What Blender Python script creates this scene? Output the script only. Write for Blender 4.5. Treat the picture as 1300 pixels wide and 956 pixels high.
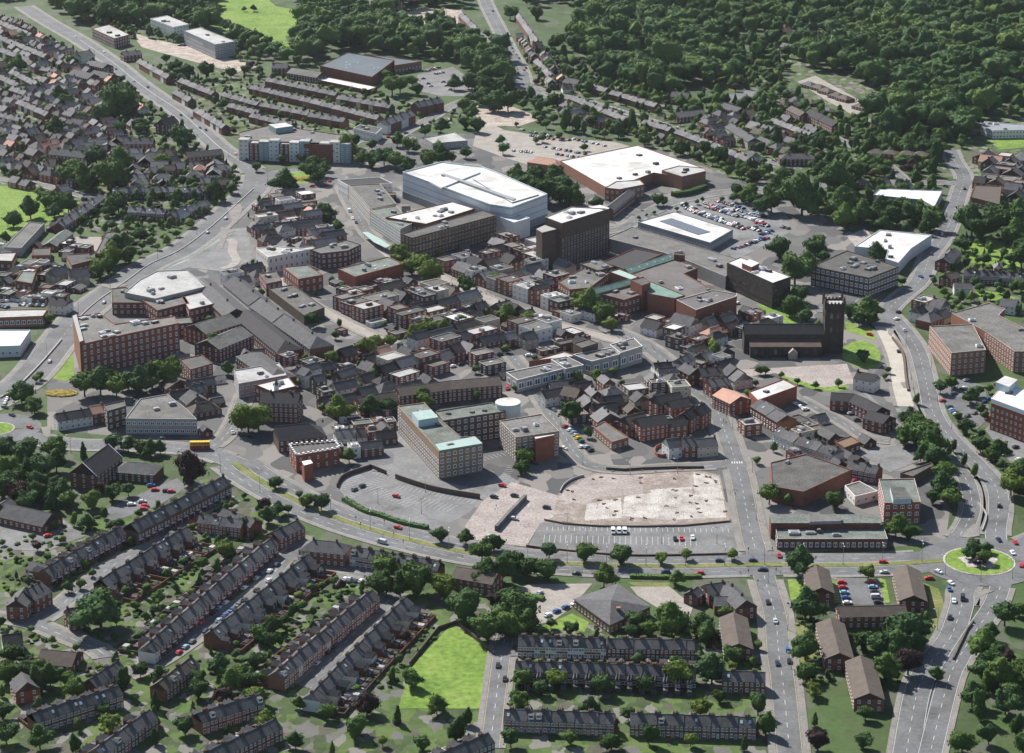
import bpy, bmesh, math, random
import numpy as np
from mathutils import Vector, noise
random.seed(7)
for o in list(bpy.data.objects): bpy.data.objects.remove(o)
S = bpy.context.scene
COL = S.collection
# ------------------------------------------------------------------ camera
F = 3000.0; PITCH = math.radians(18.0); H = 434.0; PCY = 433.5
cam = bpy.data.cameras.new('camera'); camo = bpy.data.objects.new('camera', cam); COL.objects.link(camo)
cam.sensor_width = 36.0; cam.sensor_fit = 'HORIZONTAL'; cam.lens = F/1300*36
cam.shift_y = -(478-PCY)/1300
cam.clip_start = 5; cam.clip_end = 60000
camo.location = (0, 0, H); camo.rotation_euler = (math.radians(90)-PITCH, 0, 0)
S.camera = camo
# ------------------------------------------------------------------ light
SUN_AZ = math.radians(-35.6); SUN_EL = math.radians(41)
w = bpy.data.worlds.new("World"); S.world = w; w.use_nodes = True
nt = w.node_tree; bg = nt.nodes['Background']
sky = nt.nodes.new('ShaderNodeTexSky'); sky.sky_type = 'NISHITA'; sky.sun_disc = False
sky.sun_elevation = SUN_EL; sky.sun_rotation = SUN_AZ; sky.altitude = 200; sky.air_density = 1.0; sky.dust_density = 0.8
nt.links.new(sky.outputs[0], bg.inputs[0]); bg.inputs[1].default_value = 0.075
sl = bpy.data.lights.new('sun', 'SUN'); sl.energy = 5.0; sl.angle = math.radians(0.5); sl.color = (1.0, 0.965, 0.91)
so = bpy.data.objects.new('sun', sl); COL.objects.link(so); so.location = (-300, 1500, 900)
sd = Vector((math.sin(SUN_AZ)*math.cos(SUN_EL), math.cos(SUN_AZ)*math.cos(SUN_EL), math.sin(SUN_EL)))
so.rotation_euler = sd.to_track_quat('Z', 'Y').to_euler()
S.view_settings.view_transform = 'Standard'; S.view_settings.look = 'None'
S.view_settings.exposure = 0.7; S.view_settings.gamma = 1.0; S.view_settings.use_curve_mapping = False
S.render.engine = 'CYCLES'; S.cycles.max_bounces = 4; S.cycles.diffuse_bounces = 2; S.cycles.transmission_bounces = 2
S.cycles.transparent_max_bounces = 4; S.cycles.caustics_reflective = False; S.cycles.caustics_refractive = False
# ------------------------------------------------------------------ pixels to ground
OX = [0, 320, 640, 960]; OY = [0, 210, 430, 650]; SC = [3.94, 3.94, 3.94, 3.824]
TC = [None]
def use(t): TC[0] = t                     # tile 'cr'; None = photograph pixels
def P(p):
    if TC[0] is None: return p
    c, r = int(TC[0][0]), int(TC[0][1])
    return (OX[c]+p[0]/SC[c], OY[r]+p[1]/SC[c])
def W(p, z=0.0):
    x, y = P(p)
    th = PITCH + math.atan((y-PCY)/F)
    u = (x-650)/F; v = (y-PCY)/F
    # ray: forward f, right, up
    dy = math.cos(PITCH) - v*math.sin(PITCH); dz = -math.sin(PITCH) - v*math.cos(PITCH)
    t = (z-H)/dz
    return Vector((u*t, dy*t))
def proj(x, y, z):
    zz = z-H
    d = y*math.cos(PITCH) - zz*math.sin(PITCH)
    v = -(y*math.sin(PITCH)+zz*math.cos(PITCH))
    return (650+F*x/d, PCY+F*v/d)
def scale_at(x, y):                       # px per metre
    return F/(y*math.cos(PITCH)+H*math.sin(PITCH))
# ------------------------------------------------------------------ materials
MATS = {}
def ramp(nt, fac, cols, pos=None):
    r = nt.nodes.new('ShaderNodeValToRGB'); cr = r.color_ramp
    n = len(cols); pos = pos or [i/(n-1) for i in range(n)]
    while len(cr.elements) < n: cr.elements.new(0.5)
    for e, c, q in zip(cr.elements, cols, pos): e.position = q; e.color = (*c, 1)
    nt.links.new(fac, r.inputs[0]); return r.outputs[0]
def mat(name, cols, rough=0.85, scale=0.15, detail=6, obj_rand=0.0, spec=0.25, fine=0.0, bump=0.0, metallic=0.0, transl=0.0, attr=None, world=True, hue=0.0, pos=None, streak=None):
    m = bpy.data.materials.new(name); m.use_nodes = True; nt = m.node_tree
    b = nt.nodes['Principled BSDF']; b.inputs['Roughness'].default_value = rough
    b.inputs['Specular IOR Level'].default_value = spec; b.inputs['Metallic'].default_value = metallic
    if world:
        g = nt.nodes.new('ShaderNodeNewGeometry'); co = g.outputs['Position']
    else:
        g = nt.nodes.new('ShaderNodeTexCoord'); co = g.outputs['Object']
    if streak:
        mp = nt.nodes.new('ShaderNodeMapping'); mp.inputs['Scale'].default_value = streak
        nt.links.new(co, mp.inputs['Vector']); co = mp.outputs[0]
    n = nt.nodes.new('ShaderNodeTexNoise'); n.inputs['Scale'].default_value = scale; n.inputs['Detail'].default_value = detail
    n.inputs['Roughness'].default_value = 0.65
    nt.links.new(co, n.inputs['Vector'])
    mr = nt.nodes.new('ShaderNodeMapRange'); mr.inputs[1].default_value = 0.3; mr.inputs[2].default_value = 0.7
    nt.links.new(n.outputs[0], mr.inputs[0]); fac = mr.outputs[0]
    if obj_rand or attr:
        a = nt.nodes.new('ShaderNodeAttribute'); a.attribute_name = 'tint'
        oi = nt.nodes.new('ShaderNodeObjectInfo'); ad = nt.nodes.new('ShaderNodeMath'); ad.operation = 'ADD'
        nt.links.new(a.outputs['Fac'], ad.inputs[0]); nt.links.new(oi.outputs['Random'], ad.inputs[1])
        fr_ = nt.nodes.new('ShaderNodeMath'); fr_.operation = 'FRACT'; nt.links.new(ad.outputs[0], fr_.inputs[0]); rv = fr_.outputs[0]
        mx = nt.nodes.new('ShaderNodeMix'); mx.data_type = 'FLOAT'; mx.inputs[0].default_value = obj_rand or 0.6
        nt.links.new(fac, mx.inputs[2]); nt.links.new(rv, mx.inputs[3]); fac = mx.outputs[0]
    col = ramp(nt, fac, cols, pos)
    if fine:
        n2 = nt.nodes.new('ShaderNodeTexNoise'); n2.inputs['Scale'].default_value = scale*9; n2.inputs['Detail'].default_value = 3
        nt.links.new(co, n2.inputs['Vector'])
        mr2 = nt.nodes.new('ShaderNodeMapRange'); mr2.inputs[1].default_value = 0.3; mr2.inputs[2].default_value = 0.7
        mr2.inputs[3].default_value = 1-fine; mr2.inputs[4].default_value = 1+fine
        nt.links.new(n2.outputs[0], mr2.inputs[0])
        hs = nt.nodes.new('ShaderNodeHueSaturation'); nt.links.new(mr2.outputs[0], hs.inputs['Value']); nt.links.new(col, hs.inputs['Color'])
        col = hs.outputs[0]
    nt.links.new(col, b.inputs['Base Color'])
    if bump:
        bp = nt.nodes.new('ShaderNodeBump'); bp.inputs['Strength'].default_value = bump; bp.inputs['Distance'].default_value = 0.4
        nt.links.new(n.outputs[0], bp.inputs['Height']); nt.links.new(bp.outputs[0], b.inputs['Normal'])
    if transl:
        tr = nt.nodes.new('ShaderNodeBsdfTranslucent'); nt.links.new(col, tr.inputs[0])
        ms = nt.nodes.new('ShaderNodeMixShader'); ms.inputs[0].default_value = transl
        nt.links.new(b.outputs[0], ms.inputs[1]); nt.links.new(tr.outputs[0], ms.inputs[2])
        nt.links.new(ms.outputs[0], nt.nodes['Material Output'].inputs[0])
    MATS[name] = m; return m
g3 = lambda a: (a, a, a)
mat('ground', [(.03,.05,.015), (.045,.075,.02), (.07,.085,.04), (.10,.10,.08)], scale=.05, fine=.35, pos=[0,.4,.75,1])
mat('asphalt', [(.118,.12,.124), (.145,.147,.15), (.172,.173,.175)], scale=.06, fine=.16)
mat('asphalt_dark', [(.075,.075,.078), (.10,.10,.10), (.13,.128,.125)], scale=.08, fine=.18)
mat('carpark', [(.145,.145,.146), (.185,.184,.183), (.22,.218,.215)], scale=.06, fine=.16)
mat('paving', [(.22,.20,.175), (.28,.25,.22), (.33,.30,.27)], scale=.12, fine=.18)
mat('pavement', [(.16,.148,.135), (.20,.185,.168), (.24,.222,.20)], scale=.1, fine=.15)
mat('pink', [(.23,.19,.172), (.30,.255,.235), (.37,.325,.30)], scale=.09, fine=.3, detail=9)
mat('slab_pale', [(.28,.24,.215), (.44,.405,.37), (.54,.51,.475)], scale=.16, fine=.45, detail=9)
mat('rubble', [(.15,.13,.095), (.24,.195,.165), (.38,.335,.30)], scale=.16, fine=.45, detail=9)
mat('concrete', [(.36,.325,.27), (.45,.41,.35)], scale=.1, fine=.12)
mat('earth', [(.22,.16,.125), (.33,.27,.225), (.46,.42,.37)], scale=.12, fine=.5, detail=9)
mat('grass', [(.09,.155,.022), (.125,.205,.03), (.165,.245,.045), (.18,.22,.065)], scale=.04, fine=.3, rough=.95, detail=10)
mat('grass_dry', [(.09,.12,.03), (.15,.16,.05), (.2,.19,.08)], scale=.07, fine=.25, rough=.95)
mat('garden', [(.035,.055,.015), (.07,.085,.03), (.15,.135,.11), (.06,.08,.022)], scale=.16, fine=.4, rough=.95)
mat('paint', [g3(.42), g3(.58)], scale=.5)
mat('paint_yellow', [(.40,.33,.15), (.45,.38,.2)], scale=.5)
mat('brick', [(.10,.044,.031), (.165,.07,.047), (.225,.095,.064), (.14,.085,.064)], scale=.35, fine=.3, obj_rand=.5)
mat('brick_red', [(.21,.07,.045), (.28,.095,.06), (.33,.125,.08)], scale=.3, fine=.2, obj_rand=.3)
mat('brick_brown', [(.075,.052,.042), (.11,.079,.062), (.145,.106,.085)], scale=.3, fine=.25, obj_rand=.4)
mat('brick_tan', [(.24,.165,.11), (.33,.235,.16)], scale=.3, fine=.2, obj_rand=.3)
mat('brick_orange', [(.25,.12,.08), (.31,.16,.105)], scale=.3, fine=.18, obj_rand=.3)
mat('stone_dark', [(.034,.028,.024), (.056,.046,.039), (.08,.066,.056)], scale=.3, fine=.35)
mat('stone', [(.30,.26,.2), (.40,.35,.28)], scale=.3, fine=.2, obj_rand=.3)
mat('render', [(.62,.6,.56), (.74,.72,.68), (.66,.6,.5)], scale=.2, fine=.08, obj_rand=.6)
mat('render_cream', [(.55,.48,.33), (.6,.55,.42)], scale=.2, fine=.1, obj_rand=.6)
mat('concrete_wall', [(.30,.29,.275), (.38,.37,.35)], scale=.2, fine=.15, obj_rand=.3)
mat('slate', [(.058,.057,.06), (.086,.084,.087), (.115,.112,.113), (.155,.15,.15)], scale=.3, fine=.35, obj_rand=.5, rough=.85, spec=.12)
mat('slate_light', [(.11,.108,.112), (.155,.15,.153), (.20,.193,.192), (.25,.24,.238)], scale=.3, fine=.35, obj_rand=.5, rough=.85, spec=.12)  # paler slate; on far rows its paleness paints in haze and backlight
mat('slate_dark', [(.04,.038,.04), (.068,.064,.064)], scale=.3, fine=.3, obj_rand=.5, rough=.85, spec=.12)
mat('tile_brown', [(.075,.058,.048), (.10,.08,.066), (.13,.105,.088)], scale=.3, fine=.2, obj_rand=.3)
mat('tile_pink', [(.42,.23,.17), (.5,.3,.22)], scale=.3, fine=.15)
mat('felt', [(.055,.054,.052), (.095,.092,.086), (.15,.145,.135)], scale=.16, fine=.4, obj_rand=.4)
mat('felt_mid', [(.09,.088,.083), (.145,.14,.13), (.21,.20,.188)], scale=.12, fine=.35, obj_rand=.4)
mat('felt_green', [(.10,.118,.105), (.15,.17,.15), (.2,.215,.19)], scale=.12, fine=.3)
mat('mall_grey', [(.115,.102,.098), (.14,.126,.12), (.165,.15,.142)], scale=.06, fine=.2)
mat('roof_pale', [(.30,.295,.285), (.40,.395,.38), (.50,.49,.475)], scale=.08, fine=.15, obj_rand=.3)
mat('roof_white', [(.52,.51,.49), (.60,.59,.57), (.66,.655,.64)], scale=.06, fine=.07)
mat('clad_blue', [(.56,.60,.63), (.62,.66,.69)], scale=.06, fine=.05, rough=.5)
mat('clad_grey', [(.22,.235,.25), (.29,.3,.31)], scale=.1, fine=.1, rough=.5)
mat('roof_metal_dark', [(.085,.105,.115), (.115,.135,.145)], scale=.1, fine=.15, rough=.5)
mat('copper', [(.10,.17,.14), (.14,.225,.19), (.18,.27,.23)], scale=.3, fine=.35, rough=.8)
mat('copper_pale', [(.27,.36,.33), (.33,.43,.395)], scale=.2, fine=.15, rough=.8)
mat('pale_blue', [(.40,.50,.54), (.47,.56,.60)], scale=.2, fine=.08)
mat('glass', [(.012,.015,.018), (.03,.034,.038), (.07,.075,.08), (.25,.25,.24)], scale=.5, rough=.12, spec=.6, obj_rand=.85, pos=[0,.45,.75,1])
mat('glass_blue', [(.03,.05,.09), (.05,.08,.13)], scale=.5, rough=.12, spec=.6)
mat('glass_teal', [(.05,.12,.13), (.1,.2,.2)], scale=.5, rough=.15, spec=.6)
mat('frame', [g3(.7), g3(.8)], scale=.5)
mat('white', [g3(.74), g3(.82)], scale=.4)
mat('solar', [(.09,.095,.105), (.13,.135,.145)], scale=.6, rough=.2, spec=.6)
mat('metal', [g3(.25), g3(.35)], scale=.5, rough=.45, metallic=.5)
mat('rubber', [g3(.02), g3(.03)], scale=2)
mat('pots', [(.10,.06,.045), (.2,.12,.08)], scale=2, obj_rand=.5)
mat('door', [(.25,.03,.02), (.03,.06,.15), (.5,.5,.5), (.04,.1,.05)], scale=.1, obj_rand=.9)
mat('trunk', [(.06,.045,.03), (.1,.08,.06)], scale=2)
mat('fence_wood', [(.13,.085,.05), (.2,.14,.09)], scale=.6, fine=.2, obj_rand=.4)
mat('flowers', [(.5,.2,.03), (.5,.36,.06), (.12,.16,.03)], scale=.9)
mat('signal_red', [(.5,.03,.02), (.6,.05,.03)], scale=.6)
mat('gold', [(.65,.35,.03), (.72,.42,.05)], scale=.6)
mat('teal', [(.22,.30,.31), (.28,.36,.37)], scale=.3, fine=.1)
LEAF = dict(detail=5, rough=.8, spec=.15, transl=.25)
mat('foliage', [(.024,.052,.014), (.042,.085,.018), (.05,.10,.034), (.075,.132,.026), (.115,.165,.036)], scale=.30, obj_rand=.7, fine=.35, detail=5, rough=.8, spec=.12, transl=.12)
mat('foliage_light', [(.07,.115,.018), (.12,.175,.03), (.165,.21,.045)], scale=.3, obj_rand=.35, fine=.4, **LEAF)
mat('foliage_purple', [(.03,.018,.018), (.065,.036,.032)], scale=.3, obj_rand=.3, fine=.4, **LEAF)
mat('foliage_wood', [(.030,.062,.017), (.045,.092,.022), (.058,.112,.040), (.082,.14,.032), (.12,.175,.045)], scale=.10, obj_rand=.8, fine=.22, detail=5, rough=.8, spec=.12, transl=.1)
def patches(name, cols, scale, base_mix=.5):
    m = MATS[name]; nt = m.node_tree; b = nt.nodes['Principled BSDF']; old = b.inputs['Base Color'].links[0].from_socket
    g = nt.nodes.new('ShaderNodeNewGeometry'); mp = nt.nodes.new('ShaderNodeMapping'); mp.inputs['Scale'].default_value = (1, .7, 0); mp.inputs['Rotation'].default_value = (0, 0, .6)
    v = nt.nodes.new('ShaderNodeTexVoronoi'); v.distance = 'MANHATTAN'; v.inputs['Scale'].default_value = scale; v.inputs['Randomness'].default_value = .85
    nt.links.new(g.outputs['Position'], mp.inputs['Vector']); nt.links.new(mp.outputs[0], v.inputs['Vector'])
    sx = nt.nodes.new('ShaderNodeSeparateColor'); nt.links.new(v.outputs['Color'], sx.inputs[0])
    r = nt.nodes.new('ShaderNodeValToRGB'); r.color_ramp.interpolation = 'CONSTANT'; n = len(cols)
    while len(r.color_ramp.elements) < n: r.color_ramp.elements.new(.5)
    for i, (e, c) in enumerate(zip(r.color_ramp.elements, cols)): e.position = i/n; e.color = (*c, 1)
    nt.links.new(sx.outputs[0], r.inputs[0]); mx = nt.nodes.new('ShaderNodeMix'); mx.data_type = 'RGBA'; mx.inputs[0].default_value = base_mix
    nt.links.new(old, mx.inputs[6]); nt.links.new(r.outputs[0], mx.inputs[7]); nt.links.new(mx.outputs[2], b.inputs['Base Color'])
patches('garden', [(.05,.095,.018), (.03,.06,.014), (.20,.19,.175), (.07,.13,.022), (.085,.14,.026), (.085,.075,.06), (.038,.075,.018), (.13,.125,.12), (.028,.052,.013), (.06,.11,.02)], .2, .75)
patches('ground', [(.045,.09,.018), (.03,.058,.014), (.10,.10,.08), (.055,.10,.022), (.05,.08,.02)], .09, .6)
patches('asphalt_dark', [(.06,.06,.06), (.22,.20,.18), (.075,.075,.075), (.12,.115,.11), (.15,.14,.128), (.095,.092,.09), (.18,.165,.15)], .07, .8)
def seams(name, w_, h_, dark=.8, rot=.5):
    m = MATS[name]; nt = m.node_tree; b = nt.nodes['Principled BSDF']; old = b.inputs['Base Color'].links[0].from_socket
    g = nt.nodes.new('ShaderNodeNewGeometry'); mp = nt.nodes.new('ShaderNodeMapping'); mp.inputs['Scale'].default_value = (1, 1, 0); mp.inputs['Rotation'].default_value = (0, 0, rot)
    br = nt.nodes.new('ShaderNodeTexBrick'); br.inputs['Scale'].default_value = 1; br.inputs['Brick Width'].default_value = w_; br.inputs['Row Height'].default_value = h_; br.inputs['Mortar Size'].default_value = .12
    br.inputs['Color1'].default_value = (1,1,1,1); br.inputs['Color2'].default_value = (.88,.88,.88,1); br.inputs['Mortar'].default_value = (dark,dark,dark,1)
    n = nt.nodes.new('ShaderNodeTexNoise'); n.inputs['Scale'].default_value = .035; n.inputs['Detail'].default_value = 8; n.inputs['Distortion'].default_value = 1.5
    r = ramp(nt, n.outputs[0], [(.68,.66,.62), (.92,.91,.9), (1,1,1)], [.3, .45, .6])
    nt.links.new(g.outputs['Position'], mp.inputs['Vector']); nt.links.new(mp.outputs[0], br.inputs['Vector']); nt.links.new(g.outputs['Position'], n.inputs['Vector'])
    for src in (br.outputs['Color'], r):
        mx = nt.nodes.new('ShaderNodeMix'); mx.data_type = 'RGBA'; mx.blend_type = 'MULTIPLY'; mx.inputs[0].default_value = 1
        nt.links.new(old, mx.inputs[6]); nt.links.new(src, mx.inputs[7]); old = mx.outputs[2]
    nt.links.new(old, b.inputs['Base Color'])
seams('roof_white', 14, 5, .78, .45); seams('roof_pale', 8, 4, .75, .6); seams('mall_grey', 12, 6, .8, .3); seams('felt_mid', 9, 3, .78, .7); seams('felt', 7, 3, .75, .2); seams('felt_green', 10, 3.5, .8, .5); seams('carpark', 22, 12, .93, .3); seams('asphalt', 30, 9, .95, .8); seams('slab_pale', 12, 9, .7, .05); seams('roof_metal_dark', 20, 1.2, .85, .5)
CARC = {'white':(.8,.8,.8), 'silver':(.45,.46,.48), 'black':(.015,.015,.018), 'red':(.5,.02,.02), 'blue':(.03,.1,.28), 'grey':(.12,.125,.13), 'dark blue':(.015,.03,.08), 'pale blue':(.25,.4,.52), 'yellow':(.75,.5,.02), 'orange':(.6,.15,.02), 'green':(.03,.14,.07)}
for k, c in CARC.items(): mat('car '+k, [c, tuple(v*1.08 for v in c)], rough=.3, spec=.6, scale=.5)
# ------------------------------------------------------------------ mesh collecting
class MB:
    def __init__(s): s.v = []; s.f = []; s.m = []
    def quad(s, pts, m=0):
        i = len(s.v); s.v += [tuple(p) for p in pts]; s.f.append(tuple(range(i, i+len(pts)))); s.m.append(m)
    def box(s, x0, y0, z0, x1, y1, z1, m=0, bottom=False):
        i = len(s.v)
        s.v += [(x0,y0,z0),(x1,y0,z0),(x1,y1,z0),(x0,y1,z0),(x0,y0,z1),(x1,y0,z1),(x1,y1,z1),(x0,y1,z1)]
        fs = [(0,1,5,4),(1,2,6,5),(2,3,7,6),(3,0,4,7),(4,5,6,7),(3,2,1,0)]
        for f in fs: s.f.append(tuple(i+a for a in f)); s.m.append(m)
    def prism(s, poly, z0, z1, m=0, mtop=None, cap=True):
        n = len(poly); i = len(s.v)
        s.v += [(p[0],p[1],z0) for p in poly]+[(p[0],p[1],z1) for p in poly]
        for k in range(n):
            j = (k+1) % n; s.f.append((i+k, i+j, i+n+j, i+n+k)); s.m.append(m)
        if cap:
            s.f.append(tuple(i+n+k for k in range(n))); s.m.append(m if mtop is None else mtop)
            s.f.append(tuple(i+n-1-k for k in range(n))); s.m.append(m)
    def cyl(s, x, y, z0, z1, r0, r1=None, n=10, m=0, cap=True):
        r1 = r0 if r1 is None else r1; i = len(s.v)
        for z, r in ((z0, r0), (z1, r1)):
            s.v += [(x+r*math.cos(2*math.pi*k/n), y+r*math.sin(2*math.pi*k/n), z) for k in range(n)]
        for k in range(n):
            j = (k+1) % n; s.f.append((i+k, i+j, i+n+j, i+n+k)); s.m.append(m)
        if cap: s.f.append(tuple(i+n+k for k in range(n))); s.m.append(m)
    def mesh(s, name, mats):
        me = bpy.data.meshes.new(name); me.from_pydata(s.v, [], s.f); 
        for m in mats: me.materials.append(MATS[m])
        if any(s.m): me.polygons.foreach_set('material_index', s.m)
        me.update(); return me
def link(name, me, parent=None, loc=None, rz=None, scale=None):
    o = bpy.data.objects.new(name, me); COL.objects.link(o)
    if parent is not None: o.parent = parent
    if loc is not None: o.location = loc
    if rz is not None: o.rotation_euler = (0, 0, rz)
    if scale is not None: o.scale = scale
    return o
CACHE = {}
def shared(key, fn):
    if key not in CACHE: CACHE[key] = fn()
    return CACHE[key]
REG = []      # (object, look, place, x, y) for labels by order in their group
def tag(o, label=None, cat=None, group=None, kind=None):
    if label: o['label'] = label
    if cat: o['category'] = cat
    if group: o['group'] = group
    if kind: o['kind'] = kind
    return o
def reg(o, look, place, cat, group=None, key=None):
    REG.append((o, look, place, key)); o['category'] = cat
    if group: o['group'] = group
def ordw(i):
    L = ['leftmost','second','third','fourth','fifth','sixth','seventh','eighth','ninth','tenth','eleventh','twelfth']
    return L[i] if i < 12 else '%d%s' % (i+1, {1:'st',2:'nd',3:'rd'}.get((i+1) % 10 if (i+1) % 100 not in (11,12,13) else 0, 'th'))
def finish_labels():
    by = {}
    for o, look, place, key in REG: by.setdefault(place, []).append((o, look, key))
    for place, L in by.items():
        byl = {}
        for o, look, key in L: byl.setdefault(look, []).append((key if key is not None else proj(o.location.x, o.location.y, 0)[0], o.name, o))
        for look, M in byl.items():
            M.sort(key=lambda a: (a[0], a[1]))
            for i, (x, _, o) in enumerate(M):
                if len(M) == 1: o['label'] = '%s %s' % (look, place)
                elif i == len(M)-1 and len(M) > 2: o['label'] = '%s, rightmost %s' % (look, place)
                else: o['label'] = '%s, %s%s %s' % (look, ordw(i), '' if i == 0 else ' from left', place)
                while len(o['label'].replace('-', ' ').split()) > 16 and ' the ' in o['label']: o['label'] = o['label'].replace(' the ', ' ', 1)
# ------------------------------------------------------------------ ground
FOOT = []     # building footprints (polygon)
ROADS = []    # (points, half width)
def inside(p, poly):
    c = False; n = len(poly); x, y = p[0], p[1]
    for i in range(n):
        x1, y1 = poly[i][0], poly[i][1]; x2, y2 = poly[i-1][0], poly[i-1][1]
        if (y1 > y) != (y2 > y) and x < (x2-x1)*(y-y1)/(y2-y1)+x1: c = not c
    return c
ROADGRID = {}
def road_near(p, extra=0.0, skip=None):
    gx, gy = int(p[0]//25), int(p[1]//25)
    for a in (-1, 0, 1):
        for b in (-1, 0, 1):
            for (q, hw, rid) in ROADGRID.get((gx+a, gy+b), ()):
                if rid == skip: continue
                if (q[0]-p[0])**2+(q[1]-p[1])**2 < (hw+extra)**2: return True
    return False
def foot_hit(p, m=0):
    for poly, bb in FOOT:
        if bb[0] <= p[0] <= bb[2] and bb[1] <= p[1] <= bb[3] and inside(p, poly): return True
    return False
def add_foot(poly):
    xs = [p[0] for p in poly]; ys = [p[1] for p in poly]
    FOOT.append((poly, (min(xs), min(ys), max(xs), max(ys))))
def smooth(pts, step=5.0, closed=False):
    n = len(pts); out = []
    segs = n if closed else n-1
    for i in range(segs):
        if closed: p0, p1, p2, p3 = pts[(i-1) % n], pts[i], pts[(i+1) % n], pts[(i+2) % n]
        else: p0, p1, p2, p3 = pts[max(i-1, 0)], pts[i], pts[i+1], pts[min(i+2, n-1)]
        k = max(2, int((p2-p1).length/step))
        for j in range(k):
            t = j/k
            out.append(0.5*((2*p1)+(p2-p0)*t+(2*p0-5*p1+4*p2-p3)*t*t+(3*p1-p0-3*p2+p3)*t*t*t))
    if not closed: out.append(pts[-1])
    return out
def offs(pts, d, closed=False):
    n = len(pts); out = []
    for i, p in enumerate(pts):
        a = pts[(i-1) % n] if closed or i > 0 else p; b = pts[(i+1) % n] if closed or i < n-1 else p
        t = (b-a); t = t.normalized() if t.length > 1e-6 else Vector((1, 0))
        out.append(p+Vector((-t.y, t.x))*d)
    return out
def ribbon(mb, pts, w, z, m=0, mask=None, thick=0.0):
    L = offs(pts, w/2); R = offs(pts, -w/2)
    for i in range(len(pts)-1):
        if mask and not (mask[i] and mask[i+1]): continue
        mb.quad([(*R[i], z), (*R[i+1], z), (*L[i+1], z), (*L[i], z)], m)
        if thick:
            for A, Bq in ((L[i+1], L[i]), (R[i], R[i+1])):
                mb.quad([(*A, z), (*Bq, z), (*Bq, z-thick), (*A, z-thick)][::-1], m)
def struct(name, mb, mats, kind='structure', label=None):
    o = link(name, mb.mesh(name, mats)); o['kind'] = kind
    return o
ZC = [0.012]
NOTREE = []
def zone(name, pts, m, h=None, smoothit=False, kind='structure'):
    poly = [W(p) for p in pts]
    if smoothit: poly = smooth(poly, 6, closed=True)
    if h is None: ZC[0] += .002; z = ZC[0]
    else: z = h
    if name in ('grass_field','building_site','car_park','demolition_site','bus_station','paved_area','drive','cul_de_sac','churchyard_paving'): NOTREE.append(poly)
    mb = MB(); mb.prism(poly, -.2, z)
    # drop the flipped side if clockwise is fine: both sided
    struct(name, mb, [m], kind); return poly
ZR = [0.14]; MARK = MB(); SIDE = []; 
def road(name, pts, w, m='asphalt', side=2.2, marks='dash', sm=True, world=False):
    q = [Vector(p) if world else W(p) for p in pts]
    q = smooth(q, 4.0) if sm else q
    ZR[0] += .002; z = ZR[0]; rid = len(ROADS)
    ROADS.append((q, w/2, z, m, name, side, marks))
    for p in q: ROADGRID.setdefault((int(p[0]//25), int(p[1]//25)), []).append((p, w/2, rid))
    return q
def dual(name, pts, offset, w, median, mname='grass_dry', **k):
    q = smooth([W(p) for p in pts], 4.0)
    t = TC[0]
    road(name, offs(q, offset), w, world=True, sm=False, marks='lane', **k); road(name, offs(q, -offset), w, world=True, sm=False, marks='lane', **k)
    mb = MB(); ribbon(mb, q, median, .33, thick=.33); struct('central_reservation', mb, [mname])
    return q
def dashes(mb, pts, z, off, w=.18, dash=4, gap=5, mi=0):
    L = offs(pts, off); acc = 0; on = True; k = 0
    i = 0
    step = (L[1]-L[0]).length if len(L) > 1 else 4
    for i in range(len(L)-1):
        seg = (L[i+1]-L[i])
        if gap == 0 or i % 2 == 0:
            a = L[i]; b = L[i]+seg*(1.0 if gap == 0 else .8)
            t = seg.normalized() if seg.length > 1e-6 else Vector((1, 0)); nrm = Vector((-t.y, t.x))*w/2
            mb.quad([(*(a-nrm), z), (*(b-nrm), z), (*(b+nrm), z), (*(a+nrm), z)], mi)
def build_roads():
    sw = MB(); mk = MB()
    for rid, (q, hw, z, m, name, side, marks) in enumerate(ROADS):
        mb = MB(); ribbon(mb, q, hw*2, z); struct(name, mb, [m])
        if side:
            for s in (1, -1):
                c = offs(q, s*(hw+side/2)); e = offs(q, s*(hw+.3))
                mask = [not road_near(p, side*.55, skip=rid) and not road_near(p2, .1, skip=rid) for p, p2 in zip(c, e)]
                ribbon(sw, c, side, .27, 0, mask, thick=.27)
        zz = z+.0012
        def msk(off):
            return offs(q, off)
        if marks:
            keep = [not road_near(p, 0.5, skip=rid) for p in q]
            runs = []; cur = []
            for p, k in zip(q, keep):
                if k: cur.append(p)
                else:
                    if len(cur) > 2: runs.append(cur)
                    cur = []
            if len(cur) > 2: runs.append(cur)
            for rn in runs:
                if marks in ('dash', 'lane'): dashes(mk, rn, zz, 0, .2)
                if marks == 'lane':
                    for s in (1, -1): dashes(mk, rn, zz, s*(hw-.35), .16, gap=0)
                if marks == 'dash' and hw > 3:
                    for s in (1, -1): dashes(mk, rn, zz, s*(hw-.4), .16, gap=0, mi=1)
                if marks == 'hatch': dashes(mk, rn, zz, 1.2, .15, gap=0); dashes(mk, rn, zz, -1.2, .15, gap=0)
    struct('pavement', sw, ['pavement']); struct('road_markings', mk, ['paint', 'paint_yellow'])
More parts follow.
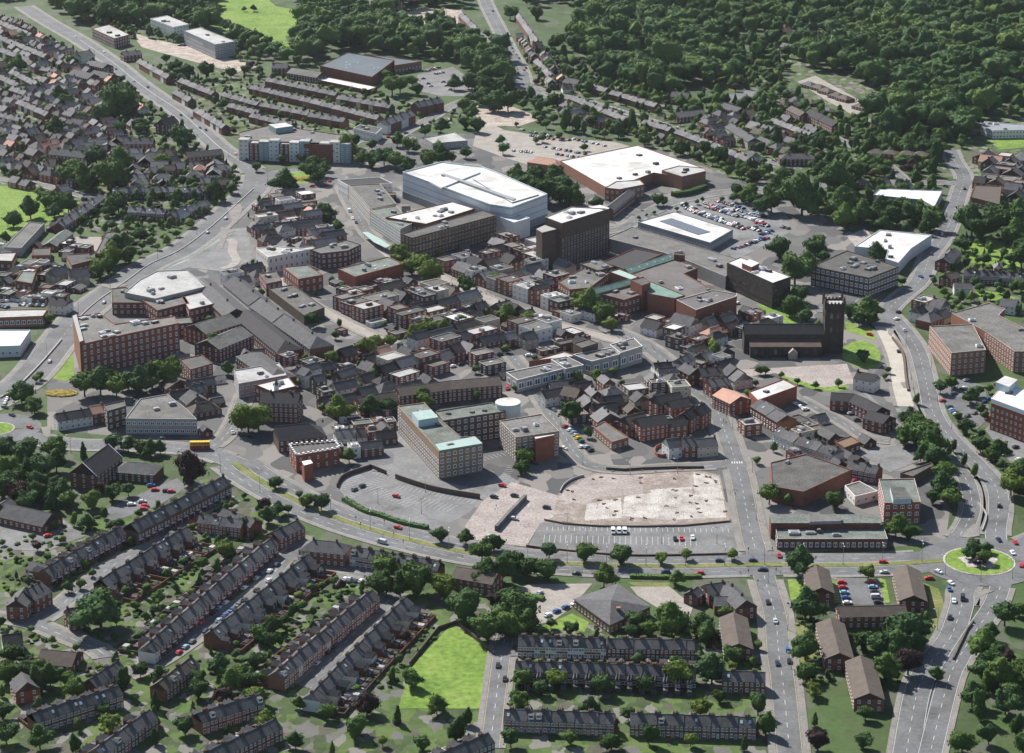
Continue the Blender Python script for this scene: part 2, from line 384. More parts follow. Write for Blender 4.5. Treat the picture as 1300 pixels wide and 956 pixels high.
# ------------------------------------------------------------------ trees
def crown_arrays(seed, kind, nleaf=620, sub=3):
    rnd = random.Random(seed); bm = bmesh.new(); bmesh.ops.create_icosphere(bm, subdivisions=sub, radius=1.0)
    lobes = [(Vector((rnd.gauss(0,1), rnd.gauss(0,1), rnd.gauss(.2,.8))).normalized(), rnd.uniform(.16,.52), rnd.uniform(8,26)) for _ in range(17)]
    def shape(d):
        r = .62
        for l, a, k in lobes: r += a*math.exp(-k*(1-d.dot(l)))
        r += .10*noise.noise(d*3.1+Vector((seed*3.7,0,0)))+.05*noise.noise(d*8+Vector((seed,5,0)))
        if kind == 'round': q = d*r; q.z = q.z*.86; 
        elif kind == 'tall': q = d*r; q.x *= .8; q.y *= .8; q.z *= 1.25
        elif kind == 'cone':
            t = (d.z+1)/2; rr = (1-t)**.75*1.15+.05; hv = Vector((d.x, d.y, 0)); L = hv.length or 1
            q = Vector((hv.x/L*rr*r*min(1, L*2.2)*.62, hv.y/L*rr*r*min(1, L*2.2)*.62, (d.z)*1.25))
        elif kind == 'bush': q = d*r; q.z = max(q.z, -.2)*.7
        return q
    for v in bm.verts: v.co = shape(v.co.normalized())*(.92)
    V = [tuple(v.co) for v in bm.verts]; Fc = [tuple(v.index for v in f.verts) for f in bm.faces]; bm.free()
    for _ in range(nleaf):
        d = Vector((rnd.gauss(0,1), rnd.gauss(0,1), rnd.gauss(.1,1))).normalized()
        c = shape(d)*rnd.uniform(.88, 1.09)
        n = (d+Vector((rnd.gauss(0,.38), rnd.gauss(0,.38), rnd.gauss(.1,.38)))).normalized()
        a = n.orthogonal().normalized(); b = n.cross(a); th = rnd.uniform(0, 6.28)
        a, b = a*math.cos(th)+b*math.sin(th), b*math.cos(th)-a*math.sin(th)
        s = rnd.uniform(.045, .115); s2 = s*rnd.uniform(.6, 1)
        i = len(V); V += [tuple(c-a*s-b*s2*.3), tuple(c+b*s2), tuple(c+a*s-b*s2*.2), tuple(c-b*s2)]; Fc.append((i+3, i+2, i+1, i))
    return V, Fc
CR = {}
def crown_mesh(kind, i, m, lod=0):
    def mk():
        if (kind, i, lod) not in CR: CR[(kind, i, lod)] = crown_arrays(i*7+hash_k(kind), kind, (900, 260)[lod] if kind != 'bush' else 150, (4, 2)[lod] if kind != 'bush' else 2)
        V, Fc = CR[(kind, i, lod)]; me = bpy.data.meshes.new('crown'); me.from_pydata(V, [], Fc); me.materials.append(MATS[m]); me.update(); return me
    return shared(('crown', kind, i, m, lod), mk)
def hash_k(k): return {'round': 1, 'tall': 2, 'cone': 3, 'bush': 4}[k]
def trunk_mesh():
    def mk():
        mb = MB(); mb.cyl(0, 0, 0, 1, .05, .03, 7)
        for a in range(5):
            t = a*1.256+.4; x, y = math.cos(t), math.sin(t); i = len(mb.v)
            n = Vector((-y, x, 0))*.014
            base = Vector((0, 0, .62+.05*a)); tip = Vector((x*.3, y*.3, .95+.05*a))
            for q in (base, tip):
                f = 1 if q is base else .4
                mb.v += [tuple(q+n*f), tuple(q-n*f), tuple(q+Vector((0, 0, .028*f)))]
            for k in range(3):
                j = (k+1) % 3; mb.f.append((i+k, i+j, i+3+j, i+3+k)); mb.m.append(0)
        return mb.mesh('trunk', ['trunk'])
    return shared('trunk', mk)
TR = random.Random(3); TREES = []
def tree_at(x, y, R, kind='round', m='foliage', place='', look=None, hgt=1.0, group=None, name=None, cat='tree'):
    z0 = .1
    root = bpy.data.objects.new(name or {'round':'broadleaf_tree','tall':'broadleaf_tree','cone':'conifer_tree','bush':'garden_bush'}[kind], None); COL.objects.link(root)
    root.location = (x, y, z0); root.rotation_euler = (0, 0, TR.uniform(0, 6.28)); root.empty_display_size = .1
    v = TR.randrange(6 if kind == 'round' else 3)
    zc = {'round': .98, 'tall': 1.3, 'cone': 1.3, 'bush': .12}[kind]*R*hgt
    c = link('crown', crown_mesh(kind, v, m, 0 if R*scale_at(x, y) > 9 else 1), root, (0, 0, zc), scale=(R*TR.uniform(.92, 1.08), R*TR.uniform(.92, 1.08), R*hgt*TR.uniform(.92, 1.06)))
    if kind != 'bush': link('trunk', trunk_mesh(), root, (0, 0, -.1), scale=(R*1.3, R*1.3, zc))
    look = look or {'foliage': 'dark green', 'foliage_light': 'bright green', 'foliage_purple': 'dark purple'}[m]+{'round': ' round-crowned tree', 'tall': ' tall-crowned tree', 'cone': ' pointed tree', 'bush': ' bush'}[kind]
    reg(root, look, place, cat if kind != 'bush' else 'bush', group or ('trees '+place if kind != 'bush' else 'bushes '+place))
    TREES.append((x, y, R)); return root
def tree(cx, cy, rp, place, kind='round', m='foliage', **k):
    """crown centre and crown radius in picture units"""
    x, y = P((cx, cy)); sc = SC[int(TC[0][0])] if TC[0] else 1
    w0 = W((cx, cy), 5); s = scale_at(w0.x, w0.y); R = rp/sc/s
    zc = {'round': .98, 'tall': 1.3, 'cone': 1.3, 'bush': .12}[kind]*R*k.get('hgt', 1.0)
    p = W((cx, cy), zc); return tree_at(p.x, p.y, R, kind, m, place, **k)
def trees(L, place, kind='round', m='foliage', **k):
    for t in L: tree(t[0], t[1], t[2], place, kind, t[3] if len(t) > 3 else m, **k)
def tree_line(a, b, n, R, place, jit=1.5, kind='round', m='foliage', **k):
    A, B = W(a), W(b)
    for i in range(n):
        p = A.lerp(B, (i+.5)/n); tree_at(p.x+TR.uniform(-jit, jit), p.y+TR.uniform(-jit, jit), R*TR.uniform(.75, 1.2), kind, m, place, **k)
def scatter(poly, spacing, rnd, avoid=True, tries=None):
    xs = [p[0] for p in poly]; ys = [p[1] for p in poly]
    area = abs(sum(poly[i-1][0]*poly[i][1]-poly[i][0]*poly[i-1][1] for i in range(len(poly))))/2
    n = int(area/spacing**2*1.1)
    pts = []; grid = {}
    for _ in range(n*6):
        p = (rnd.uniform(min(xs), max(xs)), rnd.uniform(min(ys), max(ys)))
        if not inside(p, poly): continue
        if avoid and (road_near(p, 3) or foot_hit(p) or any(inside(p, z_) for z_ in NOTREE)): continue
        g = (int(p[0]//spacing), int(p[1]//spacing)); ok = True
        for a in (-1, 0, 1):
            for b in (-1, 0, 1):
                for q in grid.get((g[0]+a, g[1]+b), ()):
                    if (q[0]-p[0])**2+(q[1]-p[1])**2 < (spacing*.8)**2: ok = False
        if ok: grid.setdefault(g, []).append(p); pts.append(p)
        if len(pts) >= n: break
    return pts
def random_trees(pts, spacing, Rr, place, seed=1, kinds=(('round','foliage',5),('tall','foliage',2),('cone','foliage',.6),('round','foliage_light',.8),('round','foliage_purple',.25)), poly=None, **k):
    rnd = random.Random(seed); poly = poly or [W(p) for p in pts]
    out = scatter(poly, spacing*(.72 if kinds[0][0] == 'bush' else 1), rnd)
    for p in out:
        if kinds[0][0] == 'bush' and noise.noise(Vector((p[0]*.09, p[1]*.09, 2)))+rnd.uniform(-.25, .25) < -.02: continue
        kd = rnd.choices(kinds, [q[2] for q in kinds])[0]
        R = rnd.uniform(*Rr)
        if kd[0] == 'cone': R *= .8
        tree_at(p[0], p[1], R, kd[0], kd[1], place, **k)
    return len(out)
WOODV = []; 
def woodland(name, pts, spacing, Rr, label, seed=5, avoid=True):
    rnd = random.Random(seed); poly = [W(p) for p in pts]; out = scatter(poly, spacing, rnd, avoid)
    var = [crown_arrays(50+i, 'round' if i < 5 else 'tall', 420, 3) for i in range(6)]
    var = [(np.array(v, dtype=np.float32), f) for v, f in var]
    fl = []
    for v, f in var:
        tri = np.array([len(q) for q in f]); fl.append((np.concatenate([np.array(q) for q in f]), tri))
    VV = []; LL = []; NN = []; TT = []; off = 0
    for p in out:
        nz = noise.noise(Vector((p[0]*.012, p[1]*.006, seed)))
        if nz < -.42: continue
        i = rnd.randrange(6); R = rnd.uniform(*Rr)*(1+.45*nz)*(1.3 if rnd.random() < .12 else 1); a = rnd.uniform(0, 6.28); v = var[i][0]
        c, s = math.cos(a), math.sin(a); M = np.array([[c, -s, 0], [s, c, 0], [0, 0, 1]], dtype=np.float32)
        q = (v@M.T)*np.array([R*rnd.uniform(.9,1.1), R*rnd.uniform(.9,1.1), R*rnd.uniform(.9,1.25)], dtype=np.float32)+np.array([p[0], p[1], R*1.25+rnd.uniform(-2, 6)], dtype=np.float32)
        VV.append(q); LL.append(fl[i][0]+off); NN.append(fl[i][1]); TT.append(np.full(len(v), min(.999, max(0, .5+.9*noise.noise(Vector((p[0]*.02, p[1]*.012, 3)))+rnd.uniform(-.38, .38))), dtype=np.float32)); off += len(v)
    V = np.concatenate(VV); L = np.concatenate(LL); N = np.concatenate(NN)
    me = bpy.data.meshes.new(name); me.vertices.add(len(V)); me.vertices.foreach_set('co', V.ravel())
    me.loops.add(len(L)); me.loops.foreach_set('vertex_index', L.astype(np.int32)); me.polygons.add(len(N))
    st = np.concatenate([[0], np.cumsum(N)[:-1]]).astype(np.int32); me.polygons.foreach_set('loop_start', st)
    try: me.polygons.foreach_set('loop_total', N.astype(np.int32))
    except Exception: pass
    at = me.attributes.new('tint', 'FLOAT', 'POINT'); at.data.foreach_set('value', np.concatenate(TT))
    me.materials.append(MATS['foliage_wood']); me.update(calc_edges=True)
    o = link(name, me); tag(o, label, 'woodland', kind='stuff'); return len(out)
# ------------------------------------------------------------------ building pieces
def win_mesh(fr, gl):
    def mk():
        mb = MB()   # unit window in xz, facing -y, thickness .08
        mb.box(-.56, -.09, -.06, .56, .02, .1, 0); mb.box(-.5, -.05, .86, .5, .02, 1.04, 0)
        mb.box(-.5, -.05, .1, -.37, .02, .86, 0); mb.box(.37, -.05, .1, .5, .02, .86, 0)
        mb.box(-.06, -.045, .1, .06, .02, .86, 0)
        mb.box(-.37, -.03, .1, -.06, .015, .86, 1); mb.box(.06, -.03, .1, .37, .015, .86, 1)
        return mb.mesh('window', [fr, gl])
    return shared(('win', fr, gl), mk)
def plain_win(gl):
    def mk():
        mb = MB(); mb.box(-.5, -.05, 0, .5, .02, 1, 0); return mb.mesh('window', [gl])
    return shared(('pwin', gl), mk)
def ccw(poly):
    a = sum(poly[i-1][0]*poly[i][1]-poly[i][0]*poly[i-1][1] for i in range(len(poly)))
    return poly if a > 0 else poly[::-1]
def inset(poly, d):
    n = len(poly); out = []
    for i in range(n):
        p0, p, p1 = Vector(poly[i-1][:2]), Vector(poly[i][:2]), Vector(poly[(i+1) % n][:2])
        e0 = (p-p0).normalized(); e1 = (p1-p).normalized()
        n0 = Vector((-e0.y, e0.x)); n1 = Vector((-e1.y, e1.x)); b = n0+n1
        if b.length < .2: out.append(p+n0*d); continue
        b.normalize(); out.append(p+b*d/max(.35, b.dot(n0)))
    return out
def root_empty(name, loc, rz=0):
    o = bpy.data.objects.new(name, None); COL.objects.link(o); o.location = loc; o.rotation_euler = (0, 0, rz); o.empty_display_size = .1; return o
FR = random.Random(11)
def facade(root, a, b, h, floors, sp=3.2, ww=1.5, wh=1.5, fr='frame', gl='glass', z0=0.0, base=None, style='win', c=None, cap=None):
    """windows along the wall a->b in the root's frame (outward = right of a->b)"""
    e = b-a; L = e.length
    if L < 3: return 0
    ang = math.atan2(e.y, e.x); n = Vector((e.y, -e.x)).normalized(); fh = (h-z0)/floors; cnt = 0
    for k in range(floors):
        z = z0+fh*k+fh*.28
        if style == 'band':
            m = max(1, round(L/12))
            for j in range(m):
                q = a+e*((j+.5)/m)+n*.03
                link('window', plain_win(gl), root, (q.x, q.y, z), ang, (L/m*.93, 1, fh*.5)); cnt += 1
        else:
            m = max(1, int((L-1.0)/sp))
            for j in range(m):
                if cap and cap[0] <= 0: return cnt
                q = a+e*((j+.5)/m)+n*.03
                link('window', win_mesh(fr, gl), root, (q.x, q.y, z), ang, (ww, 1, min(wh, fh*.62))); cnt += 1
                if cap: cap[0] -= 1
    return cnt
def flat(name, label, cat, pts, h, wall='brick', roof='felt', floors=None, sp=3.4, ww=1.6, wh=1.6, style='win', fr='frame', gl='glass', par=.5, rim=None, units=0, z0=0, windows=True, world=False, cut=None, sky_lights=0, look=None, place=None):
    poly = [Vector(p) for p in pts] if world else [W(p, h) for p in pts]
    poly = ccw(poly); add_foot(poly)
    c = sum(poly, Vector((0, 0)))/len(poly)
    root = root_empty(name, (c.x, c.y, 0)); 
    if label: tag(root, label, cat)
    else: reg(root, look, place, cat, cat+'s '+place)
    L = [p-c for p in poly]
    inn = inset(L, .35); mb = MB(); n = len(L)
    z1 = h-par
    for i in range(n):
        j = (i+1) % n
        mb.quad([(*L[i], z0-.0), (*L[j], z0), (*L[j], h), (*L[i], h)], 0)
        mb.quad([(*L[i], h), (*L[j], h), (*inn[j], h), (*inn[i], h)], 1)
        mb.quad([(*inn[i], h), (*inn[j], h), (*inn[j], z1-.05), (*inn[i], z1-.05)], 0)
    link('wall', mb.mesh('wall', [wall, rim or wall]), root)
    rb = MB(); rb.quad([(*p, z1) for p in inn], 0); link('roof', rb.mesh('roof', [roof]), root)
    floors = floors or max(1, round(h/3.3))
    if windows:
        cap = [96]
        for i in range(n):
            a, b = L[i], L[(i+1) % n]; nv = Vector(((b-a).y, -(b-a).x)).normalized()
            tocam = -(c+(a+b)/2).normalized()
            if nv.dot(tocam) > -.12 and (b-a).length > 4: facade(root, a, b, h-.6, floors, sp, ww, wh, fr, gl, style=style, cap=cap)
    rnd = random.Random(int(abs(c.x*7+c.y*3)))
    A = abs(sum(L[i-1][0]*L[i][1]-L[i][0]*L[i-1][1] for i in range(n)))/2
    ang = math.atan2((L[1]-L[0]).y, (L[1]-L[0]).x)
    def spot(m=2.5):
        ii = inset(L, m)
        for _ in range(40):
            k = rnd.randrange(n); q = L[k]*rnd.random()*.8+L[(k+1) % n]*rnd.random()*.5+L[(k+2) % n]*rnd.random()*.5
            if inside(q, ii): return q
        return None
    for _ in range(units):
        q = spot()
        if q is None: continue
        u = MB(); sx, sy, sz = rnd.uniform(.8, 2.6), rnd.uniform(.8, 2), rnd.uniform(.8, 1.8)
        u.box(-sx, -sy, 0, sx, sy, sz, 0); u.box(-sx*.7, -sy*.7, sz, sx*.7, sy*.7, sz+.25, 1); u.cyl(sx+.5, 0, 0, sz*.6, .3, .25, 8, 1)
        link('roof_plant', u.mesh('roof_plant', [rnd.choice(['metal', 'concrete_wall', 'slate_light', 'brick_brown', 'white']), 'metal']), root, (q.x, q.y, z1), ang)
    for _ in range(sky_lights):
        q = spot()
        if q is None: continue
        u = MB(); u.box(-1.1, -.7, 0, 1.1, .7, .3, 0); u.box(-.95, -.55, .3, .95, .55, .42, 1)
        link('skylight', u.mesh('skylight', ['white', 'pale_blue']), root, (q.x, q.y, z1), ang)
    return root, L, c
def chimney_mesh(h, wall='brick_brown'):
    def mk():
        mb = MB(); mb.box(-.42, -.55, 0, .42, .55, h, 0); mb.box(-.5, -.63, h, .5, .63, h+.16, 0)
        for y in (-.32, 0, .32): mb.cyl(0, y, h+.16, h+.55, .12, .1, 7, 1)
        return mb.mesh('chimney', [wall, 'pots'])
    return shared(('chim', h, wall), mk)
def gable_meshes(w, d, eave, ridge, wall, roof, hipa=0, hipb=0, ov=.3, ovx=0.0):
    """body centred; ridge along x.  returns wall, roof meshes"""
    def mkw():
        mb = MB(); x, y = w/2, d/2
        mb.quad([(-x,-y,0),(x,-y,0),(x,-y,eave),(-x,-y,eave)]); mb.quad([(x,y,0),(-x,y,0),(-x,y,eave),(x,y,eave)])
        if hipb: mb.quad([(x,-y,0),(x,y,0),(x,y,eave),(x,-y,eave)])
        else: mb.quad([(x,-y,0),(x,y,0),(x,y,eave),(x,0,ridge-.08),(x,-y,eave)])
        if hipa: mb.quad([(-x,y,0),(-x,-y,0),(-x,-y,eave),(-x,y,eave)])
        else: mb.quad([(-x,y,0),(-x,-y,0),(-x,-y,eave),(-x,0,ridge-.08),(-x,y,eave)])
        return mb.mesh('wall', [wall])
    def mkr():
        mb = MB(); x, y = w/2+ovx, d/2+ov; t = .14
        sl = (ridge-eave)/(d/2); ze = eave-sl*ov+.03; zr = ridge+.03
        xa, xb = -x, x; ra = -x+(hipa*d/2 if hipa else 0); rb = x-(hipb*d/2 if hipb else 0)
        if rb < ra: ra = rb = (ra+rb)/2
        E = [(xa,-y),(xb,-y),(xb,y),(xa,y)]
        mb.quad([(*E[0],ze),(*E[1],ze),(rb,0,zr),(ra,0,zr)]); mb.quad([(*E[2],ze),(*E[3],ze),(ra,0,zr),(rb,0,zr)])
        if hipb: mb.quad([(*E[1],ze),(*E[2],ze),(rb,0,zr)])
        if hipa: mb.quad([(*E[3],ze),(*E[0],ze),(ra,0,zr)])
        # under side / fascia
        for i in range(4):
            j = (i+1) % 4
            if (i == 1 and not hipb) or (i == 3 and not hipa):
                s = xb if i == 1 else xa
                a, b = (-y, y) if i == 1 else (y, -y)
                mb.quad([(s,a,ze-t),(s,b,ze-t),(s,b,ze),(s,0,zr),(s,a,ze)][:5])
            else: mb.quad([(*E[i],ze-t),(*E[j],ze-t),(*E[j],ze),(*E[i],ze)])
        # ridge tiles
        if rb-ra > .3: mb.box(ra+.02, -.13, zr-.1, rb-.02, .13, zr+.07, 1)
        return mb.mesh('roof', [roof, 'slate' if roof == 'slate' else roof])
    k = (round(w,2), round(d,2), round(eave,2), round(ridge,2), wall, roof, hipa, hipb, ovx)
    return shared(('gw',)+k, mkw), shared(('gr',)+k, mkr)
def gable(a, b, zr, d, eave=None, wall='brick', roof='slate', name='house', cat='house', label=None, look=None, place=None, chims=1, hip=(0,0), wings=0, win=True, floors=None, world=False, group=None, fr='frame', sp=3.0, gl='glass', ends=True, wing_side=1, pitch=None, skylights=0):
    """a,b = ends of the ridge (incl. hips' full length measured at ridge) ; d = depth in metres"""
    A, B = (Vector(a), Vector(b)) if world else (W(a, zr), W(b, zr))
    eave = eave if eave is not None else max(2.4, zr-d/2*.78)
    e = B-A; w = e.length; ang = math.atan2(e.y, e.x); c = (A+B)/2
    ux = e.normalized(); uy = Vector((-ux.y, ux.x))
    # full extents grow for hips
    ex = [hip[0]*d/2, hip[1]*d/2]; c = c+ux*(ex[1]-ex[0])/2; w += ex[0]+ex[1]
    root = root_empty(name, (c.x, c.y, 0), ang)
    if label: tag(root, label, cat, group)
    else: reg(root, look, place, cat, group or (cat+'s '+place))
    add_foot([c-ux*w/2-uy*d/2, c+ux*w/2-uy*d/2, c+ux*w/2+uy*d/2, c-ux*w/2+uy*d/2])
    wm, rm = gable_meshes(w, d, eave, zr, wall, roof, *hip)
    link('wall', wm, root); r = link('roof', rm, root)
    rnd = random.Random(int(abs(c.x*13+c.y*5)))
    for i in range(chims):
        x = -w/2+(i+.5)*w/chims if chims > 1 else rnd.choice([-1, 1])*(w/2-.6)
        link('chimney', chimney_mesh(round(1.3, 1)), r, (x, rnd.choice([-.1, .1]), zr-.35))
    for i in range(skylights):
        u = shared('velux', lambda: (lambda m: (m.box(-.5,-.7,0,.5,.7,.1,0), m.mesh('skylight', ['pale_blue']))[1])(MB()))
        sk = link('skylight', u, r, (-w/2+(i+.5)*w/skylights, -d/4, (eave+zr)/2+.06)); sk.rotation_euler = (math.atan2(zr-eave, d/2), 0, 0)
    if win:
        fl = floors or max(1, round(eave/2.9)); s = scale_at(c.x, c.y)
        for (p, q) in ((Vector((-w/2, -d/2)), Vector((w/2, -d/2))), (Vector((w/2, d/2)), Vector((-w/2, d/2)))):
            nv = Vector(((q-p).y, -(q-p).x)).normalized(); nw = ux*nv.x+uy*nv.y
            if nw.dot(-c.normalized()) > -.15: facade(root, p, q, eave+.3, fl, sp, 1.15, 1.5, fr, gl, cap=[60])
        if ends and not any(hip) and d > 6:
            for (p, q) in ((Vector((w/2, -d/2)), Vector((w/2, d/2))), (Vector((-w/2, d/2)), Vector((-w/2, -d/2)))):
                nv = Vector(((q-p).y, -(q-p).x)).normalized(); nw = ux*nv.x+uy*nv.y
                if nw.dot(-c.normalized()) > .2: facade(root, p, q, eave+.3, fl, 3.6, 1.1, 1.4, fr, gl, cap=[20])
    return root, w, d, ang, c
# ------------------------------------------------------------------ terraces
HN = random.Random(21); YARD = []
def terrace(a, b, n, place, rear=1, d=7.6, zr=8.3, eave=5.5, wall='brick', roof='slate', wing=True, detail=None, cat='terraced house', step=0.0, yards=False, bays=False, mix=('brick',), group=None, look='terraced house', hipend=False, chim=True, fr='frame'):
    """ridge a->b; rear=+1: back yards to the left of a->b"""
    A, B = W(a, zr), W(b, zr); e = B-A; Lt = e.length; ux = e.normalized(); uy = Vector((-ux.y, ux.x)); w = Lt/n
    ang = math.atan2(ux.y, ux.x)
    ang2 = ang if rear == 1 else ang+math.pi        # house frame: front at -y, rear at +y
    s = scale_at(((A+B)/2).x, ((A+B)/2).y)
    detail = detail if detail is not None else (2 if s > 2.3 else 1 if s > 1.6 else 0)
    if roof == 'slate' and s < 1.95: roof = 'slate_light'  # far rows get haze and backlit glare as a paler roof colour
    left_to_right = proj(A.x, A.y, 0)[0] < proj(B.x, B.y, 0)[0]
    for i in range(n):
        c = A+e*((i+.5)/n); wl = HN.choice(mix); colr = {'brick': 'red brick', 'render': 'white rendered', 'clad_blue': 'pale blue painted', 'render_cream': 'cream rendered', 'brick_orange': 'orange brick', 'brick_brown': 'brown brick', 'brick_red': 'bright red brick', 'stone': 'stone', 'brick_tan': 'buff brick'}[wl]
        
        dz = .12*((i*7) % 3-1)+step*i
        root = root_empty('terraced_house', (c.x, c.y, 0), ang2)
        reg(root, colr+' '+look, place, cat, group or 'terraced houses '+place)
        wm, rm = gable_meshes(w-.01, d, eave+dz, zr+dz, wl, roof)
        link('wall', wm, root); r = link('roof', rm, root)
        if chim: link('chimney', chimney_mesh(1.2, 'brick_brown'), r, (w/2-.5 if i % 2 == 0 else -w/2+.5, 0, zr+dz-.35))
        if detail >= 1 and HN.random() < .28:
            u = shared('velux', lambda: (lambda m: (m.box(-.5,-.7,0,.5,.7,.1,0), m.mesh('skylight', ['pale_blue']))[1])(MB()))
            sg = HN.choice([-1, 1]); sk = link('skylight', u, r, (HN.uniform(-.8, .8), sg*d/4, (eave+zr)/2+dz+.05)); sk.rotation_euler = (-sg*math.atan2(zr-eave, d/2), 0, 0)
        if detail >= 2 and HN.random() < .09:
            def mkd():
                m = MB(); m.box(-1, -1.6, -.9, 1, .4, .75, 0); m.box(-1.1, -1.75, .75, 1.1, .6, .9, 2); m.box(-.8, -1.64, -.2, .8, -1.6, .6, 1); return m.mesh('dormer', ['white', 'glass', 'felt'])
            link('dormer', shared('dormer', mkd), r, (0, -d/4, (eave+zr)/2+dz))
        fr_vis = True
        if detail >= 1:
            mW = win_mesh(fr, 'glass'); 
            for zz, hh in ((.9, 1.5), (3.5, 1.35)):
                if zz < 2 and bays:
                    bm_ = shared(('bay', wl), lambda: (lambda m: (m.box(-1.1,-.75,0,1.1,0,2.7,0), m.box(-.95,-.8,.8,.95,-.74,2.3,1), m.box(-1.2,-.85,2.7,1.2,0,2.9,2), m.mesh('bay_window', [wl, 'glass', 'white']))[3])(MB()))
                    link('bay_window', bm_, root, (-w*.18, -d/2, 0))
                else: link('window', mW, root, (-w*.2, -d/2-.03, zz), 0, (1.25, 1, hh))
            link('window', mW, root, (w*.26, -d/2-.03, 3.5), 0, (.95, 1, 1.35))
            dm = shared('doorm', lambda: (lambda m: (m.box(-.5,-.06,0,.5,.02,2.2,0), m.box(-.4,-.08,0,.4,0,2.0,1), m.mesh('door', ['frame', 'door']))[2])(MB()))
            if detail >= 2: link('door', dm, root, (w*.28, -d/2, .1))
            sd_ = -.25 if i % 2 == 0 else .25
            link('window', mW, root, (w*sd_, d/2+.03, 3.5), math.pi, (1.1, 1, 1.3))
            if detail >= 2: link('window', mW, root, (w*sd_, d/2+.03, .9), math.pi, (1.2, 1, 1.5))
            if detail >= 2 and not wing: link('window', mW, root, (-w*sd_, d/2+.03, 3.5), math.pi, (.8, 1, 1.1)); link('door', dm, root, (-w*sd_, d/2, .1), math.pi)
        if wing and detail >= 1:
            wd = 4.4; ww_ = w*.46; ex = (w/2-ww_/2-.03)*(1 if i % 2 == 0 else -1)
            key = ('wing', round(ww_, 1), wl, roof)
            def mkwing():
                m = MB(); m.box(-ww_/2, 0, 0, ww_/2, wd, 4.6, 0); 
                return m.mesh('wall', [wl])
            def mkwr():
                m = MB(); x = ww_/2+.1
                m.quad([(-x,0,4.55),(-x,wd+.15,4.55),(0,wd+.15,6.0),(0,0,6.0)]); m.quad([(x,0,4.55),(0,0,6.0),(0,wd+.15,6.0),(x,wd+.15,4.55)]); m.quad([(-x,wd+.15,4.55),(x,wd+.15,4.55),(0,wd+.15,6.0)])
                m.box(-x, wd+.16, 0, x*.6, wd+2.6, 2.5, 0)
                return m.mesh('roof', [roof])
            wr = link('rear_wing', shared(key, mkwing), root, (ex, d/2-.02, 0))
            link('roof', shared(key+('r',), mkwr), wr)
            if detail >= 2: link('window', win_mesh(fr, 'glass'), wr, (0, wd+.03, 2.9), math.pi, (.8, 1, 1.1))
    fr_, bk = (-1, 1)
    Af, Bf = A-uy*d/2, B-uy*d/2
    s2 = 1 if rear == 1 else -1
    add_foot([A-uy*d/2, B-uy*d/2, B+uy*d/2, A+uy*d/2])
    if wing: add_foot([A, B, B+uy*s2*(d/2+5), A+uy*s2*(d/2+5)])
    if yards: yardset(A, B, ux, uy*s2, d/2, n, place, yards, detail)
    return A, B, ux, uy*s2
YR = random.Random(5)
def yardset(A, B, ux, uy, off, n, place, depth, detail):
    """walls between the back yards as one connected wall, with sheds and bushes"""
    mb = MB(); ang = math.atan2(ux.y, ux.x); L = (B-A).length; w = L/n
    c = A+uy*off
    root = A+uy*off; sgn = 1 if Vector((-ux.y, ux.x)).dot(uy) > 0 else -1
    def loc(x, y): return (x, y*sgn)
    def wall(x0, y0, x1, y1):
        a, b = loc(x0, y0), loc(x1, y1); t = .12
        mb.box(min(a[0], b[0])-t, min(a[1], b[1])-t, 0, max(a[0], b[0])+t, max(a[1], b[1])+t, YR.choice([1.7, 1.8]), 0)
    for i in range(n+1):
        if YR.random() < .93: wall(i*w, .3, i*w, depth)
    wall(0, depth+.3, L, depth+.3)
    o = link('yard_wall', mb.mesh('yard_wall', [YR.choice(['brick', 'brick_brown', 'brick'])]), None, (c.x, c.y, 0), ang)
    tag(o, 'brick yard walls '+place, 'wall')
    for i in range(n):
        r = YR.random(); x = (i+.5)*w
        def at(x, y): q = c+ux*x+uy*y; return q
        for _q in range(2 if r < .3 else 1 if r < .8 else 0):
            q = at(x+YR.uniform(-.8, .8), depth-1.6 if _q == 0 else depth*.5+YR.uniform(-1, 1))
            k = YR.randrange(4)
            m = shared(('shed', k), lambda: shed_mesh(k)); so_ = link('garden_shed', m, None, (q.x, q.y, 0), ang+YR.choice([0, math.pi/2]))
            reg(so_, ['brown wooden garden shed', 'grey felt-roofed shed', 'white flat-roofed shed', 'small brick shed'][k], place, 'shed')
        if YR.random() < .5:
            q = at(x+YR.uniform(-1, 1), YR.uniform(depth*.45, depth*.85)); tree_at(q.x, q.y, YR.uniform(.8, 1.7), 'bush', YR.choice(['foliage', 'foliage', 'foliage_light']), place)
        if YR.random() < .16 and depth > 8:
            q = at(x, depth*.7); tree_at(q.x, q.y, YR.uniform(1.6, 2.8), 'round', YR.choice(['foliage', 'foliage', 'foliage_light', 'foliage_purple']), place)
def shed_mesh(k):
    mb = MB(); wl = ['fence_wood', 'fence_wood', 'white', 'brick'][k]; rf = ['felt', 'felt_mid', 'roof_pale', 'slate'][k]
    x, y = 1.4, 1.1
    if k == 2:
        mb.box(-x, -y, 0, x, y, 2.1, 0); mb.box(-x-.1, -y-.1, 2.1, x+.1, y+.1, 2.25, 1)
    else:
        mb.quad([(-x,-y,0),(x,-y,0),(x,-y,1.9),(-x,-y,1.9)]); mb.quad([(x,y,0),(-x,y,0),(-x,y,1.9),(x,y,1.9)])
        mb.quad([(x,-y,0),(x,y,0),(x,y,1.9),(x,0,2.5),(x,-y,1.9)]); mb.quad([(-x,y,0),(-x,-y,0),(-x,-y,1.9),(-x,0,2.5),(-x,y,1.9)])
        mb.quad([(-x-.1,-y-.1,1.87),(x+.1,-y-.1,1.87),(x+.1,0,2.55),(-x-.1,0,2.55)], 1); mb.quad([(x+.1,y+.1,1.87),(-x-.1,y+.1,1.87),(-x-.1,0,2.55),(x+.1,0,2.55)], 1)
    return mb.mesh('garden_shed', [wl, rf])
